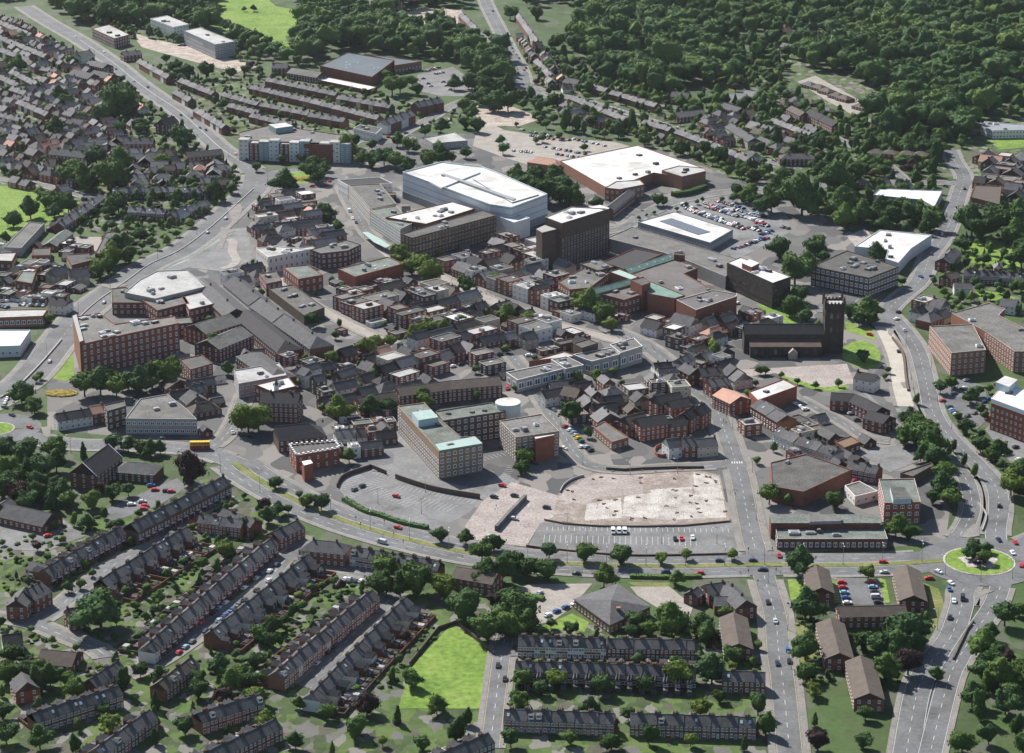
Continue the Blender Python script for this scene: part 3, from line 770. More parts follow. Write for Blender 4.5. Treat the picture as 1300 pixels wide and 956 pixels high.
# ------------------------------------------------------------------ vehicles
def car_body():
    def sec():
        return None
    prof = [(-2.1,.35),(-2.15,.75),(-2.0,.95),(-1.75,1.0),(-1.35,1.42),(.35,1.44),(1.05,1.0),(1.85,.86),(2.12,.62),(2.12,.33)]
    return prof
def car_meshes(col, kind='car'):
    def mk():
        mb = MB(); prof = car_body() if kind == 'car' else [(-2.5,.4),(-2.55,1.0),(-2.45,2.05),(1.2,2.1),(1.75,1.25),(2.35,1.05),(2.45,.7),(2.45,.35)]
        hw = .86 if kind == 'car' else .98
        n = len(prof); i = len(mb.v)
        for s in (-1, 1):
            for (x, z) in prof: mb.v.append((x, s*(hw-(.16 if z > 1.2 and kind == 'car' else 0.06 if z > 1.3 else 0)), z))
        for k in range(n-1): mb.f.append((i+k, i+k+1, i+n+k+1, i+n+k)); mb.m.append(0)
        mb.f.append(tuple(i+k for k in range(n))); mb.m.append(0); mb.f.append(tuple(i+n+n-1-k for k in range(n))); mb.m.append(0)
        return mb.mesh('body', ['car '+col])
    def mkg():
        mb = MB()
        if kind == 'car':
            for s in (-1, 1): mb.quad([(-1.55,s*.80,1.04),(.85,s*.80,1.04),(.28,s*.725,1.36),(-1.28,s*.725,1.36)])
            mb.quad([(.45,-.66,1.40),(.45,.66,1.40),(1.03,.76,1.055),(1.03,-.76,1.055)]); mb.quad([(-1.44,-.66,1.37),(-1.44,.66,1.37),(-1.78,.76,1.05),(-1.78,-.76,1.05)])
        else:
            for s in (-1, 1): mb.quad([(.3,s*.985,1.25),(1.6,s*.985,1.25),(1.15,s*.94,1.9),(.3,s*.94,1.9)])
            mb.quad([(1.3,-.82,1.98),(1.3,.82,1.98),(1.78,.86,1.32),(1.78,-.86,1.32)])
        return mb.mesh('windows', ['glass'])
    return shared(('carb', col, kind), mk), shared(('carg', kind), mkg)
def wheel_mesh():
    def mk():
        mb = MB(); n = 12
        for s, m in ((-.1, 0), (.1, 0)):
            i = len(mb.v); mb.v += [(.31*math.cos(2*math.pi*k/n), s, .31*math.sin(2*math.pi*k/n)) for k in range(n)]
        for k in range(n):
            j = (k+1) % n; mb.f.append((k, j, n+j, n+k)); mb.m.append(0)
        mb.f.append(tuple(range(n))); mb.m.append(0); mb.f.append(tuple(range(n, 2*n))); mb.m.append(0)
        for s in (-.11, .11): mb.quad([(.18*math.cos(2*math.pi*k/8), s, .18*math.sin(2*math.pi*k/8)) for k in range(8)], 1)
        return mb.mesh('wheel', ['rubber', 'metal'])
    return shared('wheel', mk)
def simple_car(col, kind='car'):
    def mk():
        b, g = car_meshes(col, kind); mb = MB()
        for me, k in ((b, 0), (g, 1)):
            i = len(mb.v); mb.v += [tuple(v.co) for v in me.vertices]
            for p in me.polygons: mb.f.append(tuple(i+a for a in p.vertices)); mb.m.append(k)
        for x in (-1.3, 1.3):
            for y in (-.8, .8):
                i = len(mb.v); mb.box(x-.28, y-.1, 0, x+.28, y+.1, .55, 2)
        return mb.mesh('parked_car', ['car '+col, 'glass', 'rubber'])
    return shared(('scar', col, kind), mk)
CN = random.Random(9)
def car_xy(x, y, ang, place, col=None, moving=False, kind='car', z=.2):
    col = col or CN.choices(['white','silver','black','red','blue','grey','dark blue','pale blue','green'], [15,17,17,6,8,17,10,2,1])[0]
    nm = 'car' if kind == 'car' else 'van'; near = scale_at(x, y) > 2.3
    look = col+' '+nm
    pl = place
    if near:
        r = root_empty(('moving_' if moving else 'parked_')+nm, (x, y, z), ang); b, g = car_meshes(col, kind)
        link('body', b, r); link('windows', g, r)
        for wx in (-1.35, 1.35):
            for wy in (-.8, .8): link('wheel', wheel_mesh(), r, (wx, wy, .31))
    else:
        r = link(('moving_' if moving else 'parked_')+nm, simple_car(col, kind), None, (x, y, z), ang)
    reg(r, look, pl, nm, 'vehicles '+pl); return r
def car(p, q, place, col=None, moving=True, kind='car', z=.22):
    """p = picture position, q = second picture point giving the heading"""
    a, b = W(p, .7), W(q, .7); e = b-a; return car_xy(a.x, a.y, math.atan2(e.y, e.x), place, col, moving, kind, z)
def park_row(a, b, n, place, fill=.85, ang=None, z=.13, skew=0):
    """cars side by side from a to b (n bays)"""
    A, B = W(a), W(b); e = B-A; h = math.atan2(e.y, e.x)+math.pi/2+skew
    for i in range(n):
        if CN.random() < fill:
            p = A+e*((i+.5)/n); car_xy(p.x+CN.uniform(-.1, .1), p.y+CN.uniform(-.2, .2), h+(math.pi if CN.random() < .4 else 0)+CN.uniform(-.03, .03), place, z=z, kind='van' if CN.random() < .05 else 'car')
def kerb_cars(a, b, place, fill=.5, z=.2, side=0):
    A, B = W(a), W(b); e = B-A; n = int(e.length/5.6); u = e.normalized(); nn = Vector((-u.y, u.x))*side
    for i in range(n):
        if CN.random() < fill:
            p = A+e*((i+.5)/n)+nn; car_xy(p.x, p.y, math.atan2(e.y, e.x)+(math.pi if CN.random() < .3 else 0), place, z=z)
def bays(a, b, n, depth, z=.14, both=False):
    A, B = W(a), W(b); e = B-A; u = e.normalized(); v = Vector((-u.y, u.x)); w = .2; n = max(1, round(e.length/2.6))
    for i in range(n+1):
        p = A+e*(i/n); q0 = p-v*depth/2 if both else p; q1 = p+v*depth/2 if both else p+v*depth
        t = u*w/2; MARK.quad([(*(q0-t), z), (*(q0+t), z), (*(q1+t), z), (*(q1-t), z)])
# ------------------------------------------------------------------ street lamps and walls
def lamp_mesh(hh):
    def mp():
        mb = MB(); mb.cyl(0, 0, 0, hh, .13, .07, 8, 0); mb.cyl(0, 0, 0, 1.0, .2, .17, 8, 0); return mb.mesh('pole', ['metal'])
    def ma():
        mb = MB(); mb.box(0, -.05, hh-.1, 1.6, .05, hh+.05, 0); return mb.mesh('arm', ['metal'])
    def ml():
        mb = MB(); mb.box(1.3, -.14, hh-.16, 2.2, .14, hh-.02, 0); return mb.mesh('lamp_head', ['white'])
    return shared(('lp', hh), mp), shared(('la', hh), ma), shared(('ll', hh), ml)
def lamp(p, place, ang=0.0, hh=9, two=False, world=False):
    q = Vector(p) if world else W(p); r = root_empty('street_lamp', (q.x, q.y, .1), ang); a, b, c = lamp_mesh(hh)
    link('pole', a, r)
    for k in range(2 if two else 1):
        link('arm', b, r, None, math.pi*k); link('lamp_head', c, r, None, math.pi*k)
    reg(r, 'grey street lamp', place, 'street lamp', 'street lamps '+place)
def wall_line(pts, h, t, m, name, label, cat, sm=False):
    q = [W(p) for p in pts]; q = smooth(q, 4) if sm else q
    mb = MB(); L = offs(q, t/2); R = offs(q, -t/2)
    for i in range(len(q)-1):
        mb.quad([(*R[i], 0), (*R[i+1], 0), (*R[i+1], h), (*R[i], h)]); mb.quad([(*L[i+1], 0), (*L[i], 0), (*L[i], h), (*L[i+1], h)])
        mb.quad([(*R[i], h), (*R[i+1], h), (*L[i+1], h), (*L[i], h)])
    for k in (0, -1): mb.quad([(*L[k], 0), (*R[k], 0), (*R[k], h), (*L[k], h)])
    o = link(name, mb.mesh(name, [m])); tag(o, label, cat); return o
def hedge(pts, w_, h, label, m='foliage'):
    q = smooth([W(p) for p in pts], 1.2); rnd = random.Random(4); mb = MB()
    L = offs(q, w_/2); R = offs(q, -w_/2)
    for i in range(len(q)-1):
        z = h+.15*math.sin(i*1.7); 
        mb.quad([(*R[i], 0), (*R[i+1], 0), (*(R[i+1]*.9+L[i+1]*.1), z), (*(R[i]*.9+L[i]*.1), z)]); mb.quad([(*L[i+1], 0), (*L[i], 0), (*(L[i]*.9+R[i]*.1), z), (*(L[i+1]*.9+R[i+1]*.1), z)])
        mb.quad([(*(R[i]*.9+L[i]*.1), z), (*(R[i+1]*.9+L[i+1]*.1), z), (*(L[i+1]*.9+R[i+1]*.1), z), (*(L[i]*.9+R[i]*.1), z)])
        for _ in range(12):
            f = rnd.random(); c = Vector((*(R[i].lerp(L[i], f)), h*rnd.uniform(.3, 1.12))); a = Vector((rnd.gauss(0,1), rnd.gauss(0,1), rnd.gauss(0,.6))).normalized()*.35; b = a.orthogonal().normalized()*.3
            mb.quad([c-a, c+b, c+a, c-b])
    o = link('hedge', mb.mesh('hedge', ['foliage_wood' if m == 'foliage' else m])); tag(o, label, 'hedge'); return o
# ------------------------------------------------------------------ clusters of small town buildings
def cluster(pts, dir_, cell, place, seed, kinds=(('gable', 4), ('flat', 3), ('hip', 1)), walls=(('brick', 5), ('render', 1.5), ('brick_brown', 2), ('brick_orange', .3), ('render_cream', .8), ('stone', .5)), roofs=(('slate', 4), ('slate_dark', 2), ('tile_brown', 1), ('slate_light', 2), ('tile_pink', .25)), hr=(6.5, 11), dens=.85, gap=.8, froofs=(('felt', 3), ('felt_mid', 3), ('roof_pale', 1.5), ('felt_green', 1), ('roof_white', .4)), zt=8, cat='building', noun='town building', jit=0.0, chim=1):
    rnd = random.Random(seed); poly = [W(p, zt) for p in pts]; A, B = W(dir_[0]), W(dir_[1]); u = (B-A).normalized(); v = Vector((-u.y, u.x))
    us = [p.dot(u) for p in poly]; vs = [p.dot(v) for p in poly]
    y = min(vs); cnt = 0
    while y < max(vs):
        dd = cell[1]*rnd.uniform(.8, 1.25); x = min(us)-rnd.uniform(0, 5)
        while x < max(us):
            ww = cell[0]*rnd.uniform(.65, 1.5)
            c = u*(x+ww/2)+v*(y+dd/2); x += ww+(gap if rnd.random() < .8 else gap+4)
            hx, hy = ww/2, dd/2
            if not inside(c, poly) or rnd.random() > dens: continue
            bad = False
            for fx in (-1, -.5, 0, .5, 1):
                for fy in (-1, -.5, 0, .5, 1):
                    q = c+u*hx*fx+v*hy*fy
                    if road_near(q, 1.2) or foot_hit(q): bad = True; break
                if bad: break
            if bad: continue
            k = rnd.choices([a[0] for a in kinds], [a[1] for a in kinds])[0]; h = rnd.uniform(*hr)
            wl = rnd.choices([a[0] for a in walls], [a[1] for a in walls])[0]; rf = rnd.choices([a[0] for a in roofs], [a[1] for a in roofs])[0]
            wn = {'brick': 'red brick', 'render': 'white', 'brick_brown': 'brown brick', 'brick_orange': 'orange brick', 'render_cream': 'cream', 'brick_red': 'bright red brick', 'stone': 'stone', 'brick_tan': 'buff', 'concrete_wall': 'grey', 'clad_grey': 'grey clad'}[wl]
            j = rnd.uniform(-jit, jit); uu = (u+v*j).normalized(); vv = Vector((-uu.y, uu.x))
            nm = noun.replace(' ', '_')
            if k == 'flat':
                fm = rnd.choices([a[0] for a in froofs], [a[1] for a in froofs])[0]
                flat(nm, None, cat, [c-uu*hx-vv*hy, c+uu*hx-vv*hy, c+uu*hx+vv*hy, c-uu*hx+vv*hy], h*.85, wl, fm, units=rnd.choice([0, 0, 1, 2]), world=True, look='flat-roofed '+wn+' '+noun, place=place, sp=3.6, sky_lights=rnd.choice([0, 0, 1]), rim='concrete_wall' if rnd.random() < .5 else None)
            else:
                along = rnd.random() < .6 or ww > dd*1.5
                if along: a, b, dp = c-uu*hx, c+uu*hx, dd
                else: a, b, dp = c-vv*hy, c+vv*hy, ww
                hp = (0, 0)
                if h < 6.1: dp = min(dp, 8)
                if k == 'hip':
                    hp = (1, 1); L = (b-a).length
                    sh = min(dp/2, L/2-.5); a, b = a+(b-a).normalized()*dp/2, b-(b-a).normalized()*dp/2
                    if (b-a).dot(u if along else v) < .5: hp = (0, 0); a, b = (c-uu*hx, c+uu*hx) if along else (c-vv*hy, c+vv*hy)
                dp2 = dp-.05
                gable(a, b, h, dp2, eave=max(2.3, h-min(4.2, dp2/2*.75)), wall=wl, roof=rf, name=nm, cat=cat, look={'slate': 'slate-roofed', 'slate_dark': 'dark-roofed', 'slate_light': 'pale-roofed', 'tile_brown': 'brown-tiled', 'tile_pink': 'pink-tiled'}[rf]+' '+wn+' '+noun, place=place, world=True, hip=hp, chims=int(rnd.choice([0, 1, 1, 2])*chim))
            cnt += 1
        y += dd+gap+(rnd.uniform(2, 5) if rnd.random() < .35 else 0)
    return cnt

# ------------------------------------------------------------------ the many small repeats beyond the 300 largest of a kind
from mathutils import Matrix, Euler
def mat_of(o):
    return Matrix.LocRotScale(o.location, o.rotation_euler, o.scale)
DEAD = []
def merge_rest(prefix, keep, name, label, cat, size):
    global REG
    kids = {}
    for o in bpy.data.objects:
        if o.parent is not None: kids.setdefault(o.parent.name, []).append(o)
    L = [o for o, *_ in REG if o.name.split('.')[0] == prefix]
    L.sort(key=lambda o: -size(o)); rest = L[keep:]
    if not rest: return
    rs = set(o.name for o in rest); REG = [r for r in REG if r[0].name not in rs]
    VV = []; LL = []; NN = []; MI = []; TT = []; mats = []; off = 0; dele = []; cache = {}; rnd = random.Random(1)
    def arr(me):
        if me.name not in cache:
            v = np.empty(len(me.vertices)*3, dtype=np.float32); me.vertices.foreach_get('co', v)
            l = np.empty(len(me.loops), dtype=np.int32); me.loops.foreach_get('vertex_index', l)
            n = np.empty(len(me.polygons), dtype=np.int32); me.polygons.foreach_get('loop_total', n)
            m = np.empty(len(me.polygons), dtype=np.int32); me.polygons.foreach_get('material_index', m)
            cache[me.name] = (v.reshape(-1, 3), l, n, m)
        return cache[me.name]
    def add(o, M, t):
        nonlocal off
        M = M @ mat_of(o); dele.append(o)
        if o.data:
            v, l, n, m = arr(o.data); A = np.array(M, dtype=np.float32)
            VV.append(v@A[:3, :3].T+A[:3, 3]); LL.append(l+off); NN.append(n); off += len(v)
            idx = []
            for mt in o.data.materials:
                if mt.name not in mats: mats.append(mt.name)
                idx.append(mats.index(mt.name))
            MI.append(np.array(idx, dtype=np.int32)[m]); TT.append(np.full(len(v), t, dtype=np.float32))
        for c in kids.get(o.name, ()): add(c, M, rnd.random() if prefix != 'terraced_house' else t)
    for o in rest: add(o, Matrix.Identity(4), rnd.random())
    V = np.concatenate(VV); Lp = np.concatenate(LL); N = np.concatenate(NN)
    me = bpy.data.meshes.new(name); me.vertices.add(len(V)); me.vertices.foreach_set('co', V.ravel())
    me.loops.add(len(Lp)); me.loops.foreach_set('vertex_index', Lp.astype(np.int32)); me.polygons.add(len(N))
    me.polygons.foreach_set('loop_start', np.concatenate([[0], np.cumsum(N)[:-1]]).astype(np.int32))
    for m in mats: me.materials.append(bpy.data.materials[m])
    me.polygons.foreach_set('material_index', np.concatenate(MI).astype(np.int32))
    at = me.attributes.new('tint', 'FLOAT', 'POINT'); at.data.foreach_set('value', np.concatenate(TT)); me.update(calc_edges=True)
    o = link(name, me); tag(o, label, cat, kind='stuff')
    DEAD.extend(dele); print('merged', len(rest), prefix)

# people: one continuous skinned body each
def person_mesh(top, leg):
    def mk():
        me = bpy.data.meshes.new('p'); V = [(0,0,.95),(0,0,1.2),(0,0,1.45),(0,0,1.56),(0,0,1.70),(.2,0,1.42),(.27,.06,1.14),(.24,.16,.92),(-.2,0,1.42),(-.27,-.02,1.14),(-.25,.06,.9),(.1,0,.88),(.11,.12,.5),(.1,.1,.08),(.1,.22,.05),(-.1,0,.88),(-.11,-.04,.5),(-.1,-.16,.1),(-.1,-.04,.05)]
        E = [(0,1),(1,2),(2,3),(3,4),(2,5),(5,6),(6,7),(2,8),(8,9),(9,10),(0,11),(11,12),(12,13),(13,14),(0,15),(15,16),(16,17),(17,18)]
        Rr = [.15,.14,.15,.06,.11,.07,.05,.04,.07,.05,.04,.1,.07,.045,.04,.1,.07,.045,.04]
        me.from_pydata(V, E, []); ob = bpy.data.objects.new('p', me); COL.objects.link(ob); m = ob.modifiers.new('s', 'SKIN')
        for v, r_ in zip(me.skin_vertices[0].data, Rr): v.radius = (r_, r_*.8)
        me.skin_vertices[0].data[0].use_root = True
        sb = ob.modifiers.new('b', 'SUBSURF'); sb.levels = 1
        dg = bpy.context.evaluated_depsgraph_get(); out = bpy.data.meshes.new_from_object(ob.evaluated_get(dg)); bpy.data.objects.remove(ob)
        out.name = 'person'; out.materials.clear()
        for x in (top, leg, 'skin'): out.materials.append(MATS[x])
        for pl in out.polygons: z = pl.center.z; pl.material_index = 1 if z < .95 else 2 if z > 1.53 else 0
        return out
    return shared(('person', top, leg), mk)
mat('skin', [(.35,.2,.13), (.5,.32,.22)], scale=3)
for t_ in ('white','signal_red','clad_blue','felt','car dark blue','tile_pink'):
    for l_ in ('rubber','car dark blue','felt'): person_mesh(t_, l_)
HAZE = 0.000013
# ================================================================== THE PLACE: ground
mb = MB(); mb.quad([(-6000,-1500,0),(6000,-1500,0),(6000,14000,0),(-6000,14000,0)]); struct('ground', mb, ['ground'])
use(None)
# broad built-up yards (asphalt, car parks, squares)
zone('town_ground', [(60,460),(130,400),(230,330),(330,240),(420,200),(520,170),(640,170),(760,180),(900,200),(1000,245),(1090,300),(1130,400),(1150,520),(1210,620),(1200,690),(960,705),(640,700),(500,675),(330,590),(210,560),(60,545)], 'asphalt_dark')
zone('gardens', [(0,60),(60,45),(150,100),(215,150),(270,195),(310,225),(250,290),(130,300),(0,232)], 'garden')
zone('gardens', [(0,700),(150,640),(290,600),(400,680),(600,740),(640,800),(610,960),(0,960)], 'garden')
zone('gardens', [(640,60),(700,90),(900,140),(1010,210),(960,240),(880,205),(640,120)], 'garden')
zone('gardens', [(200,90),(330,90),(480,120),(620,150),(500,170),(300,180)], 'garden')
zone('gardens', [(980,60),(1300,150),(1300,230),(1000,215),(950,120)], 'garden')
zone('gardens', [(640,790),(1000,800),(1000,960),(640,960)], 'garden')
zone('gardens', [(1190,380),(1300,340),(1340,400),(1220,400)], 'garden')
zone('car_park', [(429,618),(439,605),(467,596),(503,606),(548,619),(609,634),(597,650),(574,662),(546,674),(500,665),(462,651),(442,637)], 'carpark', smoothit=False)
zone('yard', [(448,600),(470,560),(500,545),(520,560),(556,610),(612,622),(640,600),(660,612),(640,640),(609,632),(548,617),(503,604),(467,594)], 'carpark')
zone('yard', [(447,572),(470,566),(500,575),(500,588),(455,597)], 'asphalt')
zone('paved_area', [(590,668),(613,636),(650,612),(712,630),(706,655),(686,664),(668,694),(600,685)], 'pink')
zone('car_park', [(686,664),(930,664),(940,702),(800,703),(670,694)], 'carpark')
zone('demolition_site', [(702,660),(708,627),(742,605),(772,597),(881,596),(914,603),(924,650),(927,664),(741,666)], 'rubble')
SITE = [W(p) for p in [(702,660),(708,627),(742,605),(772,597),(881,596),(914,603),(924,650),(927,664),(741,666)]]
for q in ([(712,628),(744,607),(774,599),(818,599),(816,628),(762,630),(740,640),(706,634)], [(880,599),(912,605),(919,634),(882,634)], [(793,630),(850,622),(919,636),(922,657),(845,660),(790,655)], [(745,640),(788,632),(790,657),(742,661)], [(826,622),(878,618),(880,634),(828,636)]):
    zone('concrete_slab', q, 'slab_pale' if q[0][0] > 790 or q[0][0] == 745 else 'pink')
zone('car_park', [(836,258),(880,240),(962,250),(1000,275),(1003,295),(935,330),(900,300),(870,290)], 'carpark')
zone('car_park', [(640,165),(700,175),(780,180),(800,186),(710,206),(690,215),(640,200),(600,185),(610,150)], 'paving')
zone('car_park', [(530,95),(575,85),(602,103),(602,122),(560,122),(530,115)], 'carpark')
zone('building_site', [(478,28),(535,10),(585,12),(594,28),(515,40)], 'earth')
zone('building_site', [(165,40),(195,50),(235,58),(330,84),(300,92),(245,78),(180,60)], 'earth')
zone('building_site', [(600,135),(640,132),(690,150),(660,160),(610,160)], 'earth')
zone('grass_field', [(272,-6),(330,-10),(350,8),(374,12),(390,22),(384,42),(362,46),(372,68),(362,76),(335,60),(300,47),(268,34),(285,15)], 'grass', kind='structure')
zone('grass_field', [(-40,236),(0,236),(50,239),(101,257),(97,265),(72,278),(60,286),(38,284),(16,299),(-40,302)], 'grass')
zone('grass_field', [(574,792),(627,830),(622,866),(612,900),(505,900),(520,856),(524,845)], 'grass')
zone('grass_verge', [(62,480),(70,462),(88,448),(93,452),(94,478),(84,484)], 'grass')
zone('grass_verge', [(681,798),(726,779),(748,790),(742,802)], 'grass')
zone('grass_verge', [(795,739),(850,740),(850,747),(825,752)], 'grass_dry')
zone('churchyard_grass', [(1071,440),(1095,432),(1113,441),(1118,455),(1113,466),(1095,468),(1072,458)], 'grass', smoothit=True)
zone('churchyard_grass', [(985,476),(1000,474),(1078,490),(1075,496),(1040,497),(1010,487)], 'grass')
zone('churchyard_paving', [(930,470),(1075,462),(1085,487),(1045,492),(985,474),(930,480)], 'pink')
zone('grass_verge', [(960,386),(1000,392),(1015,408),(1000,415),(975,400)], 'grass')
zone('grass_verge', [(1072,408),(1105,415),(1115,425),(1110,432),(1075,420)], 'grass')
zone('park_grass', [(1225,310),(1265,305),(1290,318),(1296,340),(1250,340),(1225,330)], 'grass')
zone('park_grass', [(1238,368),(1270,372),(1290,378),(1270,384),(1240,378)], 'grass')
zone('park_grass', [(1252,178),(1310,172),(1330,184),(1270,190)], 'grass')
zone('cemetery_lawn', [(944,-4),(975,-6),(980,30),(945,32)], 'grass')
zone('lawn', [(906,88),(925,98),(940,112),(930,116),(912,106)], 'grass_dry')
zone('drive', [(1012,104),(1035,96),(1100,132),(1112,142),(1090,150),(1050,128)], 'paving')
zone('cul_de_sac', [(925,120),(960,112),(975,125),(950,135),(925,130)], 'asphalt')
zone('grass_verge', [(1056,737),(1066,737),(1066,765),(1056,765)], 'grass')
zone('grass_verge', [(1116,734),(1124,736),(1130,765),(1120,767)], 'grass')
zone('car_park', [(1062,733),(1116,735),(1124,768),(1066,768)], 'asphalt')
zone('grass_verge', [(1168,738),(1192,748),(1199,768),(1190,795),(1178,800),(1180,760)], 'grass_dry')
zone('grass_verge', [(1000,736),(1020,735),(1022,765),(1005,770)], 'grass')
zone('grass_verge', [(1003,790),(1030,792),(1040,830),(1020,850),(1008,820)], 'grass_dry')
zone('car_park', [(640,755),(672,742),(752,741),(725,772),(700,790),(664,795)], 'paving')
zone('car_park', [(800,745),(850,745),(880,770),(875,785),(840,775),(810,757)], 'paving')
zone('car_park', [(1192,500),(1215,480),(1250,490),(1258,530),(1240,545),(1205,520)], 'asphalt')
zone('car_park', [(1250,545),(1262,535),(1320,560),(1320,600),(1285,590)], 'carpark')
zone('yard', [(1090,575),(1140,565),(1168,585),(1130,600)], 'carpark')
zone('car_park', [(132,648),(190,622),(225,607),(238,618),(205,640),(140,664)], 'asphalt')
zone('yard', [(0,668),(80,660),(110,680),(60,700),(0,698)], 'carpark')
zone('bus_station', [(186,345),(228,322),(268,295),(278,290),(314,292),(322,330),(285,345),(240,340),(210,348)], 'carpark')
zone('yard', [(96,301),(133,301),(120,322),(82,322)], 'paving')
zone('car_park', [(0,370),(58,372),(62,390),(0,390)], 'carpark')
zone('car_park', [(95,140),(125,133),(128,148),(100,152)], 'carpark')
zone('yard', [(400,716),(470,731),(465,742),(430,745),(404,730)], 'carpark')
zone('plaza', [(1110,390),(1140,398),(1150,420),(1135,440),(1120,430),(1108,410)], 'asphalt')
zone('market_street', [(455,262),(470,300),(508,322),(545,342),(545,350),(500,335),(460,302),(448,270)], 'paving')
zone('pub_yard', [(1040,720),(1062,722),(1062,735),(1040,735)], 'pink')
zone('allotments', [(1075,300),(1098,290),(1110,302),(1090,318)], 'pink')
# residential ground: gardens
zone('grass_field', [(574,792),(627,830),(622,866),(612,900),(505,900),(520,856),(524,845)], 'grass')
# roads
road('ring_road_north', [(30,8),(61,28),(101,51),(142,79),(173,104),(198,122),(228,142),(254,165),(279,188),(305,205),(330,224)], 17, marks='lane', side=3)
road('ring_road_west', [(330,220),(322,240),(302,258),(266,291),(228,319),(190,337),(162,357),(122,385),(96,408),(71,438),(38,478),(8,500),(-30,520)], 21, marks='lane', side=3)
road('roundabout_approach', [(322,225),(345,228),(362,236),(400,245)], 10)
road('north_east_road', [(400,214),(425,203),(452,180),(493,178),(523,163),(548,150),(569,137),(590,128),(625,122),(655,118)], 8.5)
road('hill_road', [(612,-14),(618,6),(630,30),(645,60),(662,92),(668,112),(690,125)], 13, marks='lane')
road('villa_road', [(668,108),(700,118),(735,127),(800,145),(850,162),(900,185),(965,202),(1012,214)], 7)
road('service_road', [(780,262),(818,271),(850,258),(894,248),(930,243),(965,238),(1012,238),(1086,232),(1160,232),(1224,232)], 11)
road('service_road', [(725,300),(790,290),(818,271)], 9)
road('market_road', [(430,225),(442,252),(455,275),(466,295),(482,310),(508,325)], 9, m='asphalt')
road('high_street', [(505,323),(545,345),(590,366),(640,388),(700,410),(760,426),(818,442)], 9, m='paving', marks=None)
road('back_street', [(340,330),(380,375),(420,400),(470,425),(500,437)], 8, m='paving', marks=None)
road('church_street', [(775,418),(818,438),(850,463),(881,493),(906,514),(917,539),(929,572),(940,608),(948,650),(957,690),(965,712),(973,742),(984,781),(989,833),(994,867),(1003,960)], 10.5, side=3)
road('inner_street', [(650,452),(668,475),(691,514),(716,552),(731,577),(752,592),(792,597),(843,594),(894,592),(926,590)], 8)
road('station_road', [(15,548),(60,560),(100,565),(160,566),(220,569),(262,575),(305,590)], 14, marks='lane')
road('hill_side_street', [(262,572),(285,555),(300,530),(312,500),(330,480)], 8)
dual('ring_road_south', [(298,588),(320,604),(350,622),(381,638),(420,655),(457,668),(498,680),(556,694),(600,703),(640,709),(691,714),(767,718),(868,719),(967,717),(1040,718),(1130,716),(1200,712)], 7.2, 9.5, 4.0)
road('ring_road_east', [(1268,700),(1264,675),(1268,645),(1264,618),(1243,592),(1217,566),(1196,543),(1184,522),(1178,495),(1172,469),(1164,443),(1150,422),(1130,400)], 10.5, marks='lane')
road('ring_road_east', [(1210,690),(1228,665),(1234,640),(1227,610),(1212,590),(1187,562),(1162,535),(1148,510)], 9, marks='lane')
road('bus_lane', [(1150,516),(1143,490),(1139,460),(1130,435),(1118,412)], 9, m='concrete', marks=None)
road('london_road', [(1118,415),(1127,395),(1143,378),(1167,357),(1182,323),(1196,304),(1209,275),(1219,244),(1224,225),(1212,205),(1206,190)], 12, marks='lane')
road('ring_road_exit', [(1232,735),(1222,752),(1221,768),(1208,807),(1192,828),(1177,849),(1163,885),(1150,960)], 11, marks='lane')
road('ring_road_exit', [(1272,738),(1261,768),(1235,807),(1216,838),(1203,867),(1180,960)], 9.5, marks='lane')
road('east_exit', [(1270,704),(1300,690),(1345,672)], 12, marks='lane')
road('west_street', [(-20,226),(0,228),(43,233),(112,251),(140,262)], 7)
road('south_lane', [(-20,782),(0,784),(38,790),(63,800),(124,825),(135,835)], 8)
road('terrace_street', [(45,790),(66,778),(100,750),(150,714),(200,690),(245,655),(285,628)], 8.5)
road('terrace_street', [(160,858),(203,838),(265,795),(330,751),(352,722),(372,702),(388,690)], 8.5)
road('cross_street', [(370,704),(404,716),(432,721),(470,732),(520,745)], 7.5)
road('terrace_street', [(385,872),(400,860),(442,812),(482,774),(505,752)], 8)
road('field_lane', [(645,792),(638,825),(632,870),(622,950)], 8)
road('villa_street', [(1000,150),(1060,175),(1120,205),(1150,230)], 6)
road('churchside_street', [(1038,393),(1075,398),(1100,415)], 6)
road('back_lane', [(1012,505),(1040,520),(1075,540),(1100,556),(1130,560)], 7)
road('back_lane', [(1088,500),(1115,525),(1140,548),(1155,560)], 7, marks=None)
road('quiet_lane', [(640,829),(760,832),(885,838)], 6, marks=None, side=0)
# roundabouts
def roundabout(c, r_in, r_out, name, green=True):
    p = W(c); q = [Vector((p.x+(r_in+r_out)/2*math.cos(a*math.pi/24), p.y+(r_in+r_out)/2*math.sin(a*math.pi/24))) for a in range(49)]
    road(name, q, r_out-r_in, world=True, sm=False, side=0, marks=None)
    mb = MB(); circ = lambda r, n=48: [(p.x+r*math.cos(2*math.pi*a/n), p.y+r*math.sin(2*math.pi*a/n)) for a in range(n)]
    mb.prism(circ(r_in), 0, .36, 0); mb.prism(circ(r_in-.9), 0, .42, 1); struct('roundabout_island', mb, ['slab_pale', 'grass'])
    return p
RA = roundabout((1243,713), 16.5, 28, 'roundabout_road')
RB = roundabout((-5,545), 10, 24, 'roundabout_road')
RC = roundabout((381,226), 19, 32, 'roundabout_road')
mb = MB(); mb.prism([(RA.x+r*math.cos(a), RA.y+r*math.sin(a)) for a, r in [(i*math.pi/8, 8.5+1.5*math.sin(i*2)) for i in range(16)]], 0, .47); struct('gravel_bed', mb, ['slab_pale'])
build_roads()
use('33')
ISL = []
for q in ([(985,122),(1055,62),(1082,60),(1085,118),(1030,128)], [(1068,380),(1158,385),(1110,402),(1068,425),(1052,400)]): ISL.append((TC[0], q))
